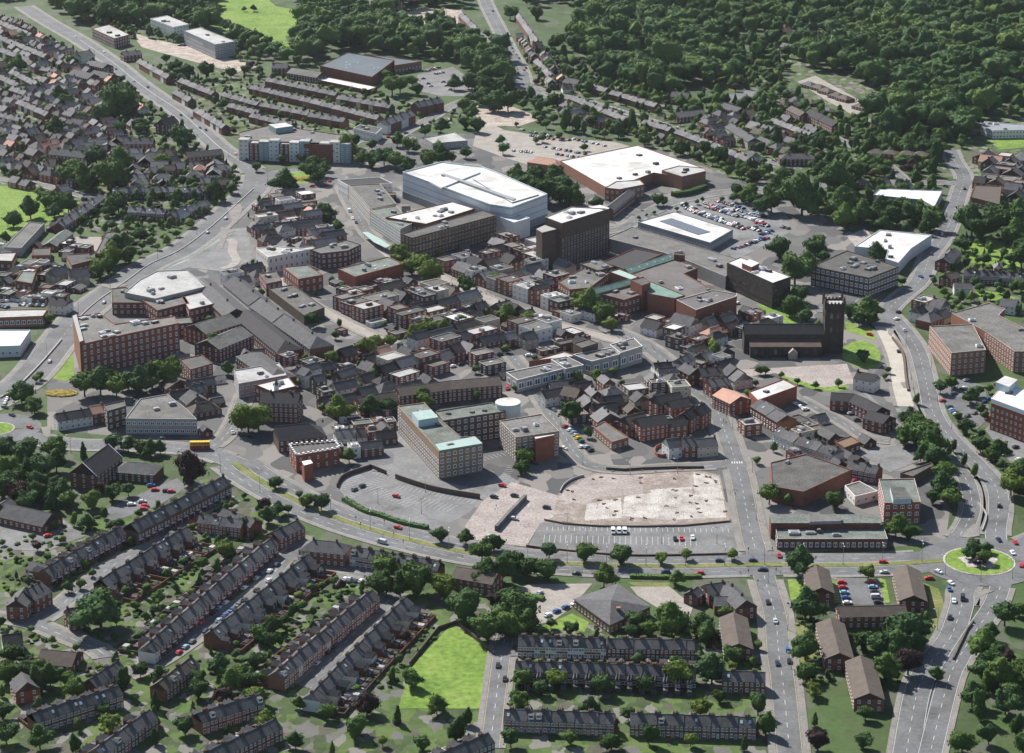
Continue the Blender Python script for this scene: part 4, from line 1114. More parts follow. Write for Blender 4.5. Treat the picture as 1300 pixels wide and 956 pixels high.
ISL += [('02', [(205,445),(255,440),(250,500),(222,490)]), ('01', [(1130,205),(1200,195),(1215,215),(1185,290),(1165,290)]), ('01', [(480,600),(560,575),(640,600),(560,620)]), ('01', [(1105,310),(1180,330),(1140,345),(1112,420),(1095,400)]), ('12', [(1230-1000,640),(330,700),(300,700),(225,660)]), ('32', [(700,215),(760,205),(765,240),(715,240)]), ('31', [(640,790),(670,800),(655,830),(640,820)]), ('12', [(600,650),(640,648),(640,664),(604,664)])]
for t_, q in ISL:
    use(t_); zone('traffic_island', q, 'pavement', h=.36)
use(None)
# ================================================================== large buildings
use(None)
def addwall(root, name, poly, z0, z1, wall, roof=None, kind='wing'):
    """block standing on / against a building, in the building's frame"""
    c = root.location; mb = MB(); q = ccw([Vector(p)-Vector((c.x, c.y)) for p in poly]); mb.prism(q, z0, z1, 0, 1); return link(name, mb.mesh(name, [wall, roof or wall]), root), q
# --- west: civic building
B = flat('civic_building', 'large red brick civic building with curved corner and rooftop machinery beside the ring road', 'office building', [(93,402),(127,397),(146,411),(221,401),(227,410),(160,424),(120,433),(103,437)], 20, 'brick_red', 'felt_mid', 5, 3.4, 1.5, 2.0, units=14, gl='glass_teal')
addwall(B[0], 'stair_tower', [W(p, 21.5) for p in [(92,401),(97,399),(106,432),(101,434)]], 0, 21.5, 'brick_orange', 'concrete_wall')
for k, (x, y, cc) in enumerate([(122,452,'gold'),(142,455,'signal_red'),(166,443,'gold'),(170,450,'gold'),(129,456,'signal_red')]): pass
flat('cinema_hall', 'wide pale flat-roofed bingo hall with plant deck by the bus station', 'hall', [(158,371),(177,355),(200,343.5),(237,342.5),(263,363),(197,379)], 11, 'concrete_wall', 'roof_pale', 1, units=5, windows=False)
flat('side_hall', 'low brown brick block with grey roof in front of pale hall', 'hall', [(141,366),(160,364),(184,379),(183,384),(142,384)], 8, 'brick', 'felt', 2, units=1)
flat('shop_block', 'grey flat-roofed retail block behind the civic building', 'shop block', [(181,381),(235,376),(240,384),(200,394)], 9, 'brick', 'felt_mid', 2, units=2)
flat('shop_block', 'pale grey roofed retail block right of the bingo hall', 'shop block', [(230,376),(262,367),(273,385),(240,393)], 9, 'brick', 'roof_pale', 2, units=1)
gable((257,352),(300,392), 12, 16, 8, 'brick', 'slate', 'arcade', 'shop block', 'long grey pitched arcade roof east of the pale bingo hall', chims=2)
gable((246,412),(292,398), 12, 20, 8, 'brick', 'felt_mid', 'shopping_hall', 'shop block', 'broad pale pitched roof of shopping hall below the arcade', chims=0)
gable((262,432),(306,414), 12, 18, 8, 'brick', 'felt_mid', 'shopping_hall', 'shop block', 'second broad pitched shopping hall roof nearer the viewer', chims=0)
for i, (a, b) in enumerate([((297,350),(330,377)), ((331,378),(360,398)), ((361,399),(402,427))]):
    gable(a, b, 12.5, 15, 8, 'render' if i < 2 else 'brick', 'slate', 'shop_terrace', 'shop block', ['upper','middle','lower'][i]+' third of the long pitched shop terrace along the brick-paved street', chims=2, hip=(0, 1) if i == 2 else (0, 0))
gable((312,392),(362,432), 11, 16, 7, 'brick', 'slate_dark', 'shop_terrace', 'shop block', 'dark pitched shop range parallel to and left of the long shop terrace', chims=1, hip=(0,1))
gable((322,447),(352,468), 10.5, 16, 7, 'brick', 'slate', 'shop_terrace', 'shop block', 'hipped slate shop building near the pale flat offices', chims=0, hip=(1,1))
flat('long_office', 'long pale concrete flat-roofed block by the big lime tree', 'office building', [(297,470),(354,460),(364,476),(303,487)], 9, 'concrete_wall', 'roof_pale', 2, units=2)
# --- offices south west
flat('shop_showroom', 'two-storey showroom with pale ribbon facade and wide grey felt roof', 'showroom', [(159,531),(178,506),(212,500),(238,520),(250,532)], 9, 'concrete_wall', 'felt_mid', 2, 3.0, 2.3, 1.8, units=2)
gable((70,525),(114,518), 8.5, 9, 5.5, 'render', 'slate_dark', 'public_house', 'pub', 'white rendered pub with dark roof at the left roundabout', chims=2)
flat('shop_block', 'narrow brown brick block between pub and showroom', 'shop block', [(132,514),(158,508),(160,515),(136,522)], 11, 'brick_brown', 'felt', 3)
gable((113,516),(130,513), 9, 9, 6, 'brick', 'tile_pink', 'town_house', 'house', 'small house with pinkish tiled roof behind the white pub', chims=1)
flat('brick_office', 'plain brick three-storey block right of the tree row', 'office building', [(228,456),(256,450),(270,461),(242,469)], 9.5, 'brick', 'felt', 3)
R = gable((105,587.5),(137.5,564), 14, 15, 8, 'brick', 'slate_dark', 'chapel', 'chapel', 'tall brick chapel with steep dark roof and pale verges', chims=0, sp=3.6)
mb = MB()
for sx in (-1, 1):
    x_ = sx*(R[1]/2+.1); i_ = len(mb.v)
    for y0, y1, z0, z1 in ((-7.8, 0, 7.7, 14.2), (7.8, 0, 7.7, 14.2)): mb.quad([(x_-.3, y0, z0), (x_+.3, y0, z0), (x_+.3, y1, z1), (x_-.3, y1, z1)])
link('verge', mb.mesh('verge', ['white']), R[0])

gable((162,586),(186,588), 8, 13, 4.5, 'brick', 'slate', 'chapel_hall', 'hall', 'low hipped hall with pale slate roof attached beside the chapel', chims=0, hip=(1,1))
gable((8,639),(66,652), 8, 15, 4, 'brick', 'slate', 'church_hall', 'hall', 'long low grey-roofed hall at the left edge behind trees', chims=0)
# --- town hall group
gable((332,497),(381,499), 15, 13, 11, 'brick', 'slate_dark', 'town_hall', 'civic hall', 'brick and stone town hall with white cupola on dark roof', chims=2, sp=2.4)
q = W((351,494), 15); r = root_empty('clock_cupola', (q.x, q.y, 14.6)); tag(r, 'small white domed cupola standing on the dark town hall roof', 'cupola', None)
mb = MB(); mb.box(-1.2,-1.2,0,1.2,1.2,2.6,0); link('base', mb.mesh('base', ['white']), r); mb = MB(); mb.cyl(0,0,2.6,4.2,1.2,.9,10); mb.cyl(0,0,4.2,6.2,.9,.05,10); link('dome', mb.mesh('dome', ['roof_metal_dark']), r)
flat('town_hall_annex', 'white flat roof of annex behind the cupola', 'office building', [(324,488),(366,478),(376,490),(345,497)], 10, 'brick', 'roof_white', 2, units=2)
gable((350,541),(392,537), 12, 16, 6.5, 'brick_brown', 'slate_dark', 'assembly_hall', 'hall', 'dark-roofed assembly hall behind the battlemented brick building', chims=1, hip=(0,1))
K = flat('drill_hall', 'bright red brick hall with white battlemented parapet', 'hall', [(367,564.5),(425,560),(431,568.5),(376,578)], 9.5, 'brick_red', 'felt', 2, 4.2, 1.0, 1.8, rim='white')
mb = MB()
for i in range(len(K[1])):
    a, b = K[1][i], K[1][(i+1) % 4]; n = int((b-a).length/2.4)
    for j in range(n):
        p = a.lerp(b, (j+.5)/n); mb.box(p.x-.5, p.y-.5, 9.5, p.x+.5, p.y+.5, 10.3)
link('battlements', mb.mesh('battlements', ['white']), K[0])
addwall(K[0], 'porch_tower', [W(p, 11) for p in [(383,581),(394,579),(397,583),(386,586)]], 0, 9, 'brick_red', 'white')
# --- L-shaped school / college
use('12')
K = flat('college_building', 'four-storey buff brick L-shaped college with green roofs above the curved car park', 'college', [(728,336),(862,318),(935,398),(1045,490),(1116,487),(1155,525),(935,563)], 15, 'brick_tan', 'felt_green', 4, 3.1, 1.8, 1.9, units=3)
K2 = flat('college_wing', 'brown rear wing of the college running right to round white tank', 'college', [(918,362),(1200,317),(1268,362),(1150,379),(952,410)], 15, 'brick_brown', 'felt_green', 4, 3.1, 1.8, 1.9)
c0 = K[2]
def off(p): return W(p, 15)
addwall(K[0], 'copper_roof', [W(p, 15.6) for p in [(915,528),(1112,489),(1153,523),(938,559)]], 14.7, 15.6, 'copper', 'copper_pale')
addwall(K[0], 'rooftop_hall', [W(p, 18.5) for p in [(800,368),(895,353),(932,392),(832,408)]], 14.5, 18.5, 'pale_blue', 'copper_pale')
for i, x in enumerate((982, 1100, 1162)):
    q = W((x, 372-i*8), 15)-Vector(K2[2]); u = MB(); u.cyl(0, 0, 14.5, 15.4, 1.6, 1.3, 14); link('roof_vent', u.mesh('roof_vent', ['felt_mid']), K2[0], (q.x, q.y, 0))
use(None)
q = W((645,510), 17.5); r = root_empty('storage_drum', (q.x, q.y, 0)); tag(r, 'round pale blue drum with white lid at the end of college wing', 'tank')
mb = MB(); mb.cyl(0, 0, 0, 17.2, 6.6, 6.6, 32); link('drum', mb.mesh('drum', ['pale_blue']), r); mb = MB(); mb.cyl(0, 0, 17.2, 17.5, 6.9, 6.7, 32); link('lid', mb.mesh('lid', ['roof_white']), r)
K = flat('office_block', 'boxy four-storey office with pale patchy roof beside the demolition site', 'office building', [(634,534),(688,525),(710,547),(655,555)], 14, 'brick_tan', 'felt_mid', 4, 3.0, 1.7, 1.8, units=3, rim='slab_pale')
addwall(K[0], 'stair_block', [W(p, 13) for p in [(676,552),(699,548),(704,552),(680,557)]], 0, 13, 'brick_red', 'roof_white')
use('12')
gable((722,245),(984,210), 10.5, 12, 7.5, 'brick', 'tile_brown', 'long_terrace', 'shop block', 'middle length of the brown-tiled brick range behind the college', chims=0, sp=2.6)
gable((986,210),(1238,188), 10.5, 12, 7.5, 'brick', 'tile_brown', 'long_terrace', 'shop block', 'right length of brown-tiled brick range ending near red car', chims=0, sp=2.6)
gable((525,290),(716,262), 9.5, 11, 6, 'brick', 'tile_brown', 'long_terrace', 'shop block', 'lower left length of brown-tiled range behind two round trees', chims=0, sp=2.6)
use(None)
# --- centre north: cinema, department stores, tower
K = flat('cinema_complex', 'huge white and pale blue metal-clad cinema with stepped white roof', 'cinema', [(511,218),(560,205),(612,211),(640,222),(695,246),(649,263),(622,259)], 20, 'clad_blue', 'roof_white', 3, windows=False, par=.9, rim='clad_blue')
addwall(K[0], 'roof_step', [W(p, 21.6) for p in [(545,228),(598,212),(610,216),(560,236)]], 19, 20.2, 'clad_blue', 'roof_white')
addwall(K[0], 'roof_ridge', [W(p, 20.6) for p in [(560,221),(564,220),(655,252),(651,254)]], 19, 20.6, 'clad_grey', 'clad_grey')
mb = MB(); mb.prism(inset(K[1], -.25), 0, 5.5); link('plinth', mb.mesh('plinth', ['clad_grey']), K[0])
for z_ in (9.5, 14, 18.6):
    mb = MB(); q_ = inset(K[1], -.12)
    for i in range(len(q_)): j = (i+1) % len(q_); mb.quad([(*q_[i], z_), (*q_[j], z_), (*q_[j], z_+.35), (*q_[i], z_+.35)])
    link('wall_band', mb.mesh('wall_band', ['clad_grey']), K[0])
addwall(K[0], 'roof_step', [W(p, 20.4) for p in [(600,226),(640,226),(684,246),(650,256)]], 19, 20.0, 'clad_grey', 'roof_white')
use('11')
flat('cinema_annex', 'low white and grey box against the cinema right corner', 'cinema', [(1222,250),(1290,232),(1390,262),(1310,285)], 13, 'clad_blue', 'roof_white', 2, windows=False)
flat('department_store', 'stone-faced store with patchy grey roof along the bus street', 'department store', [(485,98),(640,90),(722,190),(590,216)], 13, 'stone', 'felt_mid', 3, 3, 2, 2, units=5)
flat('glazed_store', 'store with tall glazed pale facade beside the curved bus canopy', 'department store', [(592,220),(722,200),(800,290),(742,318)], 13, 'stone', 'felt_green', 3, 2.6, 2.1, 2.6, gl='glass_teal', fr='white', units=4)
flat('old_shop_block', 'low dark-roofed shop block north of the stone-faced store', 'shop block', [(430,72),(640,58),(702,88),(480,100)], 10, 'render', 'slate_dark', 2)
flat('brown_store', 'long brown brick store with tall narrow window strips', 'department store', [(748,342),(800,362),(1222,248),(1150,222)], 17, 'brick_brown', 'felt', 3, 3.0, 1.7, 4.0, fr='stone', units=3)
flat('store_roof_block', 'white flat-roofed block between the cinema and brown store', 'department store', [(668,258),(1000,180),(1115,215),(870,292)], 14, 'brick', 'roof_white', 2, units=8)
K = bpy.data.objects.new('bus_canopy', None); 
poly = [W(p, 4) for p in [(550,336),(578,334),(640,368),(690,404),(668,414),(610,386)]]; cc = sum(poly, Vector((0,0)))/6
r = root_empty('bus_canopy', (cc.x, cc.y, 0)); tag(r, 'long pale curved glass bus canopy beside the market street', 'bus shelter'); mb = MB(); mb.prism(ccw([p-cc for p in poly]), 4, 4.3); link('canopy_roof', mb.mesh('canopy_roof', ['copper_pale']), r)
for p in poly: u = MB(); d = (p-cc)*.85; u.cyl(d.x, d.y, 0, 4, .12, .12, 6); link('post', u.mesh('post', ['metal']), r)
flat('white_front_building', 'white-fronted building with tall windows left of town centre', 'office building', [(80,458),(20,412),(120,402),(288,418)], 11.5, 'render', 'roof_pale', 2, 3.6, 1.5, 3.0, units=4)
flat('old_bank', 'brown stone building with roof terraces right of white-fronted building', 'shop block', [(290,420),(470,372),(545,395),(480,425),(345,440)], 11, 'brick_brown', 'felt_mid', 3, units=3)
flat('red_brick_warehouse', 'square red brick warehouse with grey green roof on small square', 'warehouse', [(155,508),(275,496),(355,546),(232,568)], 10, 'brick_red', 'felt_green', 2, 4, 1.5, 2)
flat('market_hall', 'large bright red brick hall with green grey roof at town centre', 'market hall', [(430,516),(680,456),(757,490),(515,556)], 8.5, 'brick_red', 'felt_green', 1, windows=False, units=2, sky_lights=4)
use('21')
K = flat('tower_block', 'tall brown brick tower block with white flat top', 'tower block', [(205,258),(338,206),(525,216),(288,289)], 31, 'brick_brown', 'roof_white', 9, 2.9, 1.2, 2.4, fr='concrete_wall', units=4, rim='slab_pale')
addwall(K[0], 'service_wing', [W(p, 27) for p in [(160,318),(204,298),(262,318),(190,336)]], 0, 27, 'brick_brown', 'roof_pale')
addwall(K[0], 'rear_wing', [W(p, 31.5) for p in [(420,200),(480,190),(528,206),(500,216)]], 0, 30.5, 'brick_brown', 'roof_white')
use(None)
K = flat('supermarket', 'vast white-roofed red brick supermarket with long car park', 'supermarket', [(711,204),(809,184),(893,213),(862,224),(830,219),(795,232),(768,237)], 8.5, 'brick_orange', 'roof_white', 1, windows=False, units=7)
flat('supermarket_entrance', 'brick entrance block with white roof at supermarket near corner', 'supermarket', [(768,238),(782,230),(812,228),(818,234),(787,240)], 9.5, 'brick_orange', 'roof_pale', 2)
flat('supermarket_store_wing', 'right-hand brick wing of the supermarket beside the clipped hedge', 'supermarket', [(840,216),(862,210),(894,213),(896,217),(866,224)], 10.5, 'brick_orange', 'roof_pale', 1, windows=False, units=2)
gable((683,199),(704,202), 9.5, 12, 6, 'brick_orange', 'tile_pink', 'trolley_pavilion', 'pavilion', 'small pink-roofed brick pavilion left of the supermarket roof', chims=0, win=False, hip=(1,1))
gable((772,262),(800,240), 9, 8, 6.5, 'brick', 'slate', 'brick_kiosk', 'building', 'brick entrance canopy tower in front of the supermarket', chims=0)
use('21')
K = flat('swimming_pool_hall', 'low white-roofed store with grid of dark solar panels', 'store', [(670,282),(850,230),(1145,320),(1030,386)], 6.5, 'clad_grey', 'roof_white', 1, 3.4, 2.4, 1.5)
A, Bv, Cv, Dv = [W(p, 6.6) for p in [(776,276),(838,262),(1028,322),(968,344)]]; nn = 0
for i in range(16):
    for j in range(6):
        p = A+(Dv-A)*((i+.5)/16)+(Bv-A)*((j+.5)/6)-K[2]; e = Dv-A
        m = shared('solarp', lambda: (lambda m: (m.box(-1.35,-.95,0,1.35,.95,.16,0), m.mesh('solar_panel', ['solar']))[1])(MB()))
        link('solar_panel', m, K[0], (p.x, p.y, 6.2), math.atan2(e.y, e.x))
flat('mall_parking_deck', 'long beige rooftop parking deck right of the tower', 'car park deck', [(512,362),(640,306),(1168,466),(1108,555),(905,470),(800,436)], 9, 'concrete_wall', 'felt_mid', 2, windows=False, units=4, rim='slab_pale')
flat('mall_blue_roof', 'dark blue-grey shopping mall roof section beside the tower', 'shopping mall', [(498,480),(655,414),(790,442),(605,520)], 11, 'brick', 'slate_dark', 1, windows=False)
flat('shopping_mall', 'broad plum-grey flat roof of the shopping mall with green copper edges', 'shopping mall', [(640,542),(850,462),(968,512),(900,540),(1000,596),(1100,655),(958,712),(870,668),(740,590)], 11.5, 'brick', 'mall_grey', 2, windows=False, units=7)
flat('mall_corner', 'grey mall corner block with rounded metal parapet by the dark office', 'shopping mall', [(862,672),(1045,622),(1165,642),(1160,655),(960,722)], 13, 'brick', 'mall_grey', 1, windows=False, units=4, rim='clad_blue')
gable((602,516),(838,440), 14, 9, 11.8, 'copper', 'copper', 'mall_glass_roof', 'roof', 'dark green glazed copper roof ridge crossing the mall', chims=0, win=False, skylights=6)
gable((430,622),(632,568), 13.5, 7, 11.5, 'copper', 'copper', 'mall_glass_roof', 'roof', 'short green copper roof ridge left of the brick lift tower', chims=0, win=False)
flat('mall_atrium', 'pale turquoise glazed atrium roof in the mall middle', 'roof', [(524,530),(575,516),(675,556),(632,570)], 13, 'brick', 'copper_pale', 1, windows=False)
flat('mall_green_roof', 'long green copper roof slope running right of the brick lift tower', 'roof', [(650,562),(700,566),(905,648),(852,664),(720,640)], 12.6, 'brick', 'copper', 1, windows=False)
flat('lift_tower', 'square brick lift tower among green copper roofs', 'tower', [(632,570),(700,556),(732,584),(690,600)], 17, 'brick', 'felt', 1, windows=False)
flat('lift_tower', 'small brick lift tower at far edge of mall roof', 'tower', [(850,432),(905,440),(900,450),(850,445)], 15, 'brick', 'felt', 1, windows=False)
flat('mall_front_block', 'lower grey mall roof in front of the brick lift tower', 'shopping mall', [(478,640),(632,592),(700,640),(600,672)], 10.5, 'brick', 'mall_grey', 2, units=3)
flat('mall_side_block', 'patchwork of low grey roofs between tower and green copper ridge', 'shopping mall', [(270,580),(420,500),(550,520),(430,610),(330,620)], 10, 'brick', 'felt_mid', 2, units=7)
flat('mall_side_block', 'brick box behind the patchwork roofs at the foot of tower', 'shopping mall', [(378,490),(480,470),(550,505),(470,525)], 12, 'brick_brown', 'felt_mid', 3, units=2)
use(None)
K = flat('dark_office', 'dark seven-storey office block with bright white roof', 'office building', [(923,333),(940,326),(1004,351),(981,359)], 17, 'stone_dark', 'roof_white', 5, 2.2, 1.3, 1.2, fr='brick_brown', units=3, rim='slab_pale')
addwall(K[0], 'penthouse', [W(p, 20) for p in [(942,334),(952,329),(964,334),(954,339)]], 16.4, 20, 'brick', 'roof_white')
flat('sunken_store', 'dark low flat-roofed store with raised roof box behind long terrace', 'shop block', [(341,366),(372,361),(412,390),(386,400)], 6.5, 'brick_brown', 'felt', 1, windows=False, units=5)
flat('sunken_store', 'small dark brick block beside square red warehouse', 'shop block', [(329,347),(350,344),(358,356),(338,360)], 8.5, 'brick', 'felt', 2, units=1)
use('31')
flat('old_exchange', 'brown deck-roofed office with white framed corner windows and round roof units', 'office building', [(268,488),(440,412),(692,490),(548,545)], 13, 'brick_brown', 'felt', 3, 3.2, 2.2, 2.2, fr='white', units=12)
flat('white_warehouse', 'white-roofed warehouse with parapet sign wall by London road', 'warehouse', [(478,392),(600,312),(852,336),(752,402),(690,472),(628,452),(640,408)], 8, 'clad_blue', 'roof_white', 1, windows=False, units=4)
flat('leisure_pool', 'low pale blue roofed leisure building behind trees', 'leisure centre', [(568,142),(602,110),(905,122),(865,200),(800,165),(720,158)], 7, 'clad_grey', 'clad_blue', 1, sp=3)
flat('brown_hall', 'brown flat-roofed hall near the top of London road', 'hall', [(1040,152),(1060,95),(1190,100),(1180,188)], 7, 'brick', 'tile_brown', 1)
use(None)
flat('apartment_building', 'pink brick flats end block facing the ring road', 'apartment building', [(1180,414),(1235,411),(1252,444),(1208,448)], 14, 'brick_orange', 'felt_mid', 4, 3.0, 1.3, 1.5, units=1, rim='slab_pale')
flat('apartment_building', 'rear pink brick flats wing with pale L-shaped roof', 'apartment building', [(1208,397),(1256,384),(1276,392),(1268,400),(1330,432),(1330,446),(1288,446),(1250,420)], 13, 'brick_orange', 'felt_mid', 4, 3.0, 1.3, 1.5, units=2, rim='slab_pale')
K = flat('hotel_building', 'tall red brick hotel with white top storey at the right edge', 'hotel', [(1259,505),(1276,487),(1350,511),(1336,533)], 18, 'brick_red', 'roof_pale', 5, 3.0, 1.2, 1.3, units=3)
addwall(K[0], 'white_top_storey', [W(p, 18.05) for p in [(1258,505.3),(1276,486),(1351,510.6),(1336,533.8)]], 15.4, 17.9, 'white')
addwall(K[0], 'penthouse', [W(p, 22) for p in [(1264,485),(1276,477),(1292,482),(1281,491)]], 18, 22, 'pale_blue', 'roof_white')
# --- south east
K = flat('office_block', 'red brick office cube with white framed roof plant near the tree belt', 'office building', [(1115.5,608),(1161,607),(1169,637),(1123,638)], 11.5, 'brick_red', 'felt_green', 3, 3.3, 1.8, 1.7, rim='slab_pale')
addwall(K[0], 'roof_plant_room', [W(p, 14) for p in [(1130,617),(1148,617),(1157,632),(1134,633)]], 11, 13.6, 'pale_blue', 'felt')
flat('bus_depot', 'large dark building with stained grey roof behind the white shops', 'depot', [(978,587),(1023,576),(1081,596),(1020,624),(980,617)], 8, 'brick', 'felt', 1, windows=False, units=1)
K = flat('library_building', 'long low library with grey green felt roof along dual carriageway', 'library', [(984,667),(1121,666),(1127,684),(987,684)], 5.5, 'brick', 'felt_green', 1, 2.8, 1.7, 2.2, units=4, rim='slab_pale')
addwall(K[0], 'upper_hall', [W(p, 8) for p in [(977,653),(1117,653),(1118,664),(979,664)]], 0, 8, 'brick', 'felt_green'); addwall(K[0], 'roof_lantern', [W(p, 9.5) for p in [(1027,650),(1040,650),(1045,658),(1068,656),(1068,661),(1028,662)]], 7.9, 9.4, 'clad_grey', 'felt_mid')
EV = dict(wall='brick', roof='tile_brown', chims=0, name='apartment_building', cat='apartment building')
gable((1036,716),(1043,746), 8.3, 11.5, 5.6, label='brown-roofed brick flats left of the small car park', **EV)
gable((1151,717),(1160,756), 8.3, 12, 5.6, label='brown-roofed brick flats right of the small car park', **EV)
gable((1064,770),(1150,768), 8.3, 10, 5.6, label='brown-roofed flats with dark balconies below the small car park', **EV)
gable((1054,784),(1066,829), 8.3, 12, 5.6, label='brown-roofed brick flats left of the big dark trees', **EV)
gable((1092,832),(1104,880), 8.3, 12, 5.6, label='brown-roofed brick flats lowest of the estate', **EV)
gable((931,777),(938,817), 8.0, 12, 5.4, label='lone brown-roofed brick flats beside the green verge and street', **EV)
gable((579,719),(632,728), 8.5, 12, 5.6, label='brown-roofed brick flats beside the dual carriageway trees', **EV)
# pyramid-roofed centre
use('23')
poly = ccw([W(p, 4.2) for p in [(345,440),(570,362),(735,478),(528,572)]]); cc = sum(poly, Vector((0,0)))/4; L = [p-cc for p in poly]; add_foot(poly)
r = root_empty('health_centre', (cc.x, cc.y, 0)); tag(r, 'orange brick health centre under a broad grey pyramid roof', 'health centre')
mb = MB(); mb.prism(inset(L, .35), 0, 4.6); link('wall', mb.mesh('wall', ['brick_orange']), r)
mb = MB(); ap = W((535,440), 9.5)-cc
for i in range(4): mb.quad([(*L[i], 4.7), (*L[(i+1) % 4], 4.7), (ap.x, ap.y, 9.5)]); mb.quad([(*L[i], 4.5), (*L[(i+1) % 4], 4.5), (*L[(i+1) % 4], 4.7), (*L[i], 4.7)])
link('roof', mb.mesh('roof', ['slate']), r)
I = inset(L, .35)
for i in range(4):
    a, b = I[i], I[(i+1) % 4]; nv = Vector(((b-a).y, -(b-a).x)).normalized()
    if nv.dot(-cc.normalized()) > 0: facade(r, a, b, 4, 1, 2.6, 1.2, 1.8)
u = MB(); u.box(-.9,-.9,0,.9,.9,1.1); link('vent', u.mesh('vent', ['brick_orange']), r, (ap.x+3, ap.y-4.5, 7.0))
use(None)
# pub by the junction
gable((895,742),(925,738), 9, 10, 6, 'brick', 'slate', 'public_house', 'pub', 'rear cross range of the slate-roofed corner pub complex', chims=2)
gable((923,738),(948,762), 9.5, 10, 6, 'brick', 'slate', 'public_house', 'pub', 'tall gabled front of the corner pub by the traffic lights', chims=2)
gable((906,757),(934,757), 7, 9, 4.5, 'brick', 'slate', 'public_house', 'pub', 'low kitchen wing of corner pub facing the viewer', chims=1)
gable((877,750),(886,744), 7, 7, 4.5, 'brick', 'slate', 'public_house', 'pub', 'small left gable of the corner pub yard', chims=1)
# --- church
A, Bp = W((944,414), 15), W((1046,414), 15); e = (Bp-A); u = e.normalized(); v = Vector((-u.y, u.x)); cc = (A+Bp)/2
r = root_empty('parish_church', (cc.x, cc.y, 0), math.atan2(u.y, u.x)); tag(r, 'dark stone parish church with tall battlemented west tower and pinnacles', 'church')
Lx = e.length/2; add_foot([cc-u*(Lx+2)-v*15, cc+u*(Lx+14)-v*15, cc+u*(Lx+14)+v*15, cc-u*(Lx+2)+v*15])
wm, rm = gable_meshes(2*Lx, 11, 12, 16.5, 'stone_dark', 'slate_dark'); link('nave_wall', wm, r); link('nave_roof', rm, r)
for s in (-1, 1):
    mb = MB(); y0, y1 = s*5.5, s*13; mb.box(-Lx+3, min(y0, y1), 0, Lx-3, max(y0, y1), 6.5); link('aisle', mb.mesh('aisle', ['stone_dark']), r)
    mb = MB(); mb.quad([(-Lx+2.6, s*13.4, 6.6), (Lx-2.6, s*13.4, 6.6), (Lx-2.6, s*5.5, 9.2), (-Lx+2.6, s*5.5, 9.2)]); mb.quad([(-Lx+2.6, s*13.4, 6.3), (Lx-2.6, s*13.4, 6.3), (Lx-2.6, s*13.4, 6.6), (-Lx+2.6, s*13.4, 6.6)]); link('aisle_roof', mb.mesh('aisle_roof', ['slate_dark' if s > 0 else 'brick_brown']), r)
n = 7
def gothic():
    mb = MB(); pts = [(-.8,0),(.8,0),(.8,2.2),(.45,3.0),(0,3.6),(-.45,3.0),(-.8,2.2)]; mb.quad([(x, -.06, z) for x, z in pts]); mb.box(-.06,-.12,0,.06,-.06,3.3,1)
    mb.box(-1,-.14,-.2,1,-.02,0,1); return mb.mesh('window', ['glass', 'stone_dark'])
gm = gothic()
for i in range(n):
    x = -Lx+6+i*(2*Lx-12)/(n-1); link('window', gm, r, (x, -13.02, 1.8)); w2 = link('window', gm, r, (x, -5.52, 9.3)); w2.scale = (.8, 1, .65)
    mb = MB(); mb.box(-.4, -1.3, 0, .4, 0, 4.6); mb.box(-.4, -.8, 4.6, .4, 0, 6.2); link('buttress', mb.mesh('buttress', ['stone_dark']), r, (x+3, -13, 0))
mb = MB(); mb.box(-2.5,-4,0,2.5,0,3.8); mb.quad([(-2.7,-4.2,3.8),(0,-4.2,6.2),(0,0,6.2),(-2.7,0,3.8)]); mb.quad([(2.7,-4.2,3.8),(2.7,0,3.8),(0,0,6.2),(0,-4.2,6.2)]); mb.quad([(-2.5,-4,3.8),(2.5,-4,3.8),(0,-4,6.1)]); link('porch', mb.mesh('porch', ['stone']), r, (4, -13, 0))
tw = 5.6; tx = Lx+tw-.3; TH = 29
mb = MB(); mb.box(tx-tw,-tw,0,tx+tw,tw,TH); 
for z in (9, 19, 26.8): mb.box(tx-tw-.15,-tw-.15,z,tx+tw+.15,tw+.15,z+.35)
link('tower', mb.mesh('tower', ['stone_dark']), r)
mb = MB()
for s in (-1, 1):
    mb.box(tx-tw, min(s*tw, s*(tw-.5)), TH, tx+tw, max(s*tw, s*(tw-.5)), TH+1.2); mb.box(min(tx+s*tw, tx+s*(tw-.5)), -tw+.5, TH, max(tx+s*tw, tx+s*(tw-.5)), tw-.5, TH+1.2)
    for k in range(5):
        t = -tw+1.4+k*2*(tw-1.4)/4; mb.box(tx+t-.5, min(s*tw, s*(tw-.5)), TH+1.2, tx+t+.5, max(s*tw, s*(tw-.5)), TH+2.1)
        mb.box(min(tx+s*tw, tx+s*(tw-.5)), t-.5, TH+1.2, max(tx+s*tw, tx+s*(tw-.5)), t+.5, TH+2.1)
link('battlements', mb.mesh('battlements', ['stone_dark']), r)
for sx in (-1, 1):
    for sy in (-1, 1):
        u_ = MB(); u_.box(-.75,-.75,TH-2,.75,.75,TH+2.6); u_.cyl(0,0,TH+2.6,TH+6.2,.8,.04,8); link('pinnacle', u_.mesh('pinnacle', ['stone_dark']), r, (tx+sx*tw*.96, sy*tw*.96, 0))
for z in (13, 21.5):
    for x in (-1.8, 1.8): q = link('window', gm, r, (tx+x, -tw-.16, z)); q = link('window', gm, r, (tx-tw-.16, x, z), -math.pi/2) if z > 14 else None
mb = MB(); mb.box(tx-tw+.5,-tw+.5,TH,tx+tw-.5,tw-.5,TH+.3); link('tower_roof', mb.mesh('tower_roof', ['roof_pale']), r)
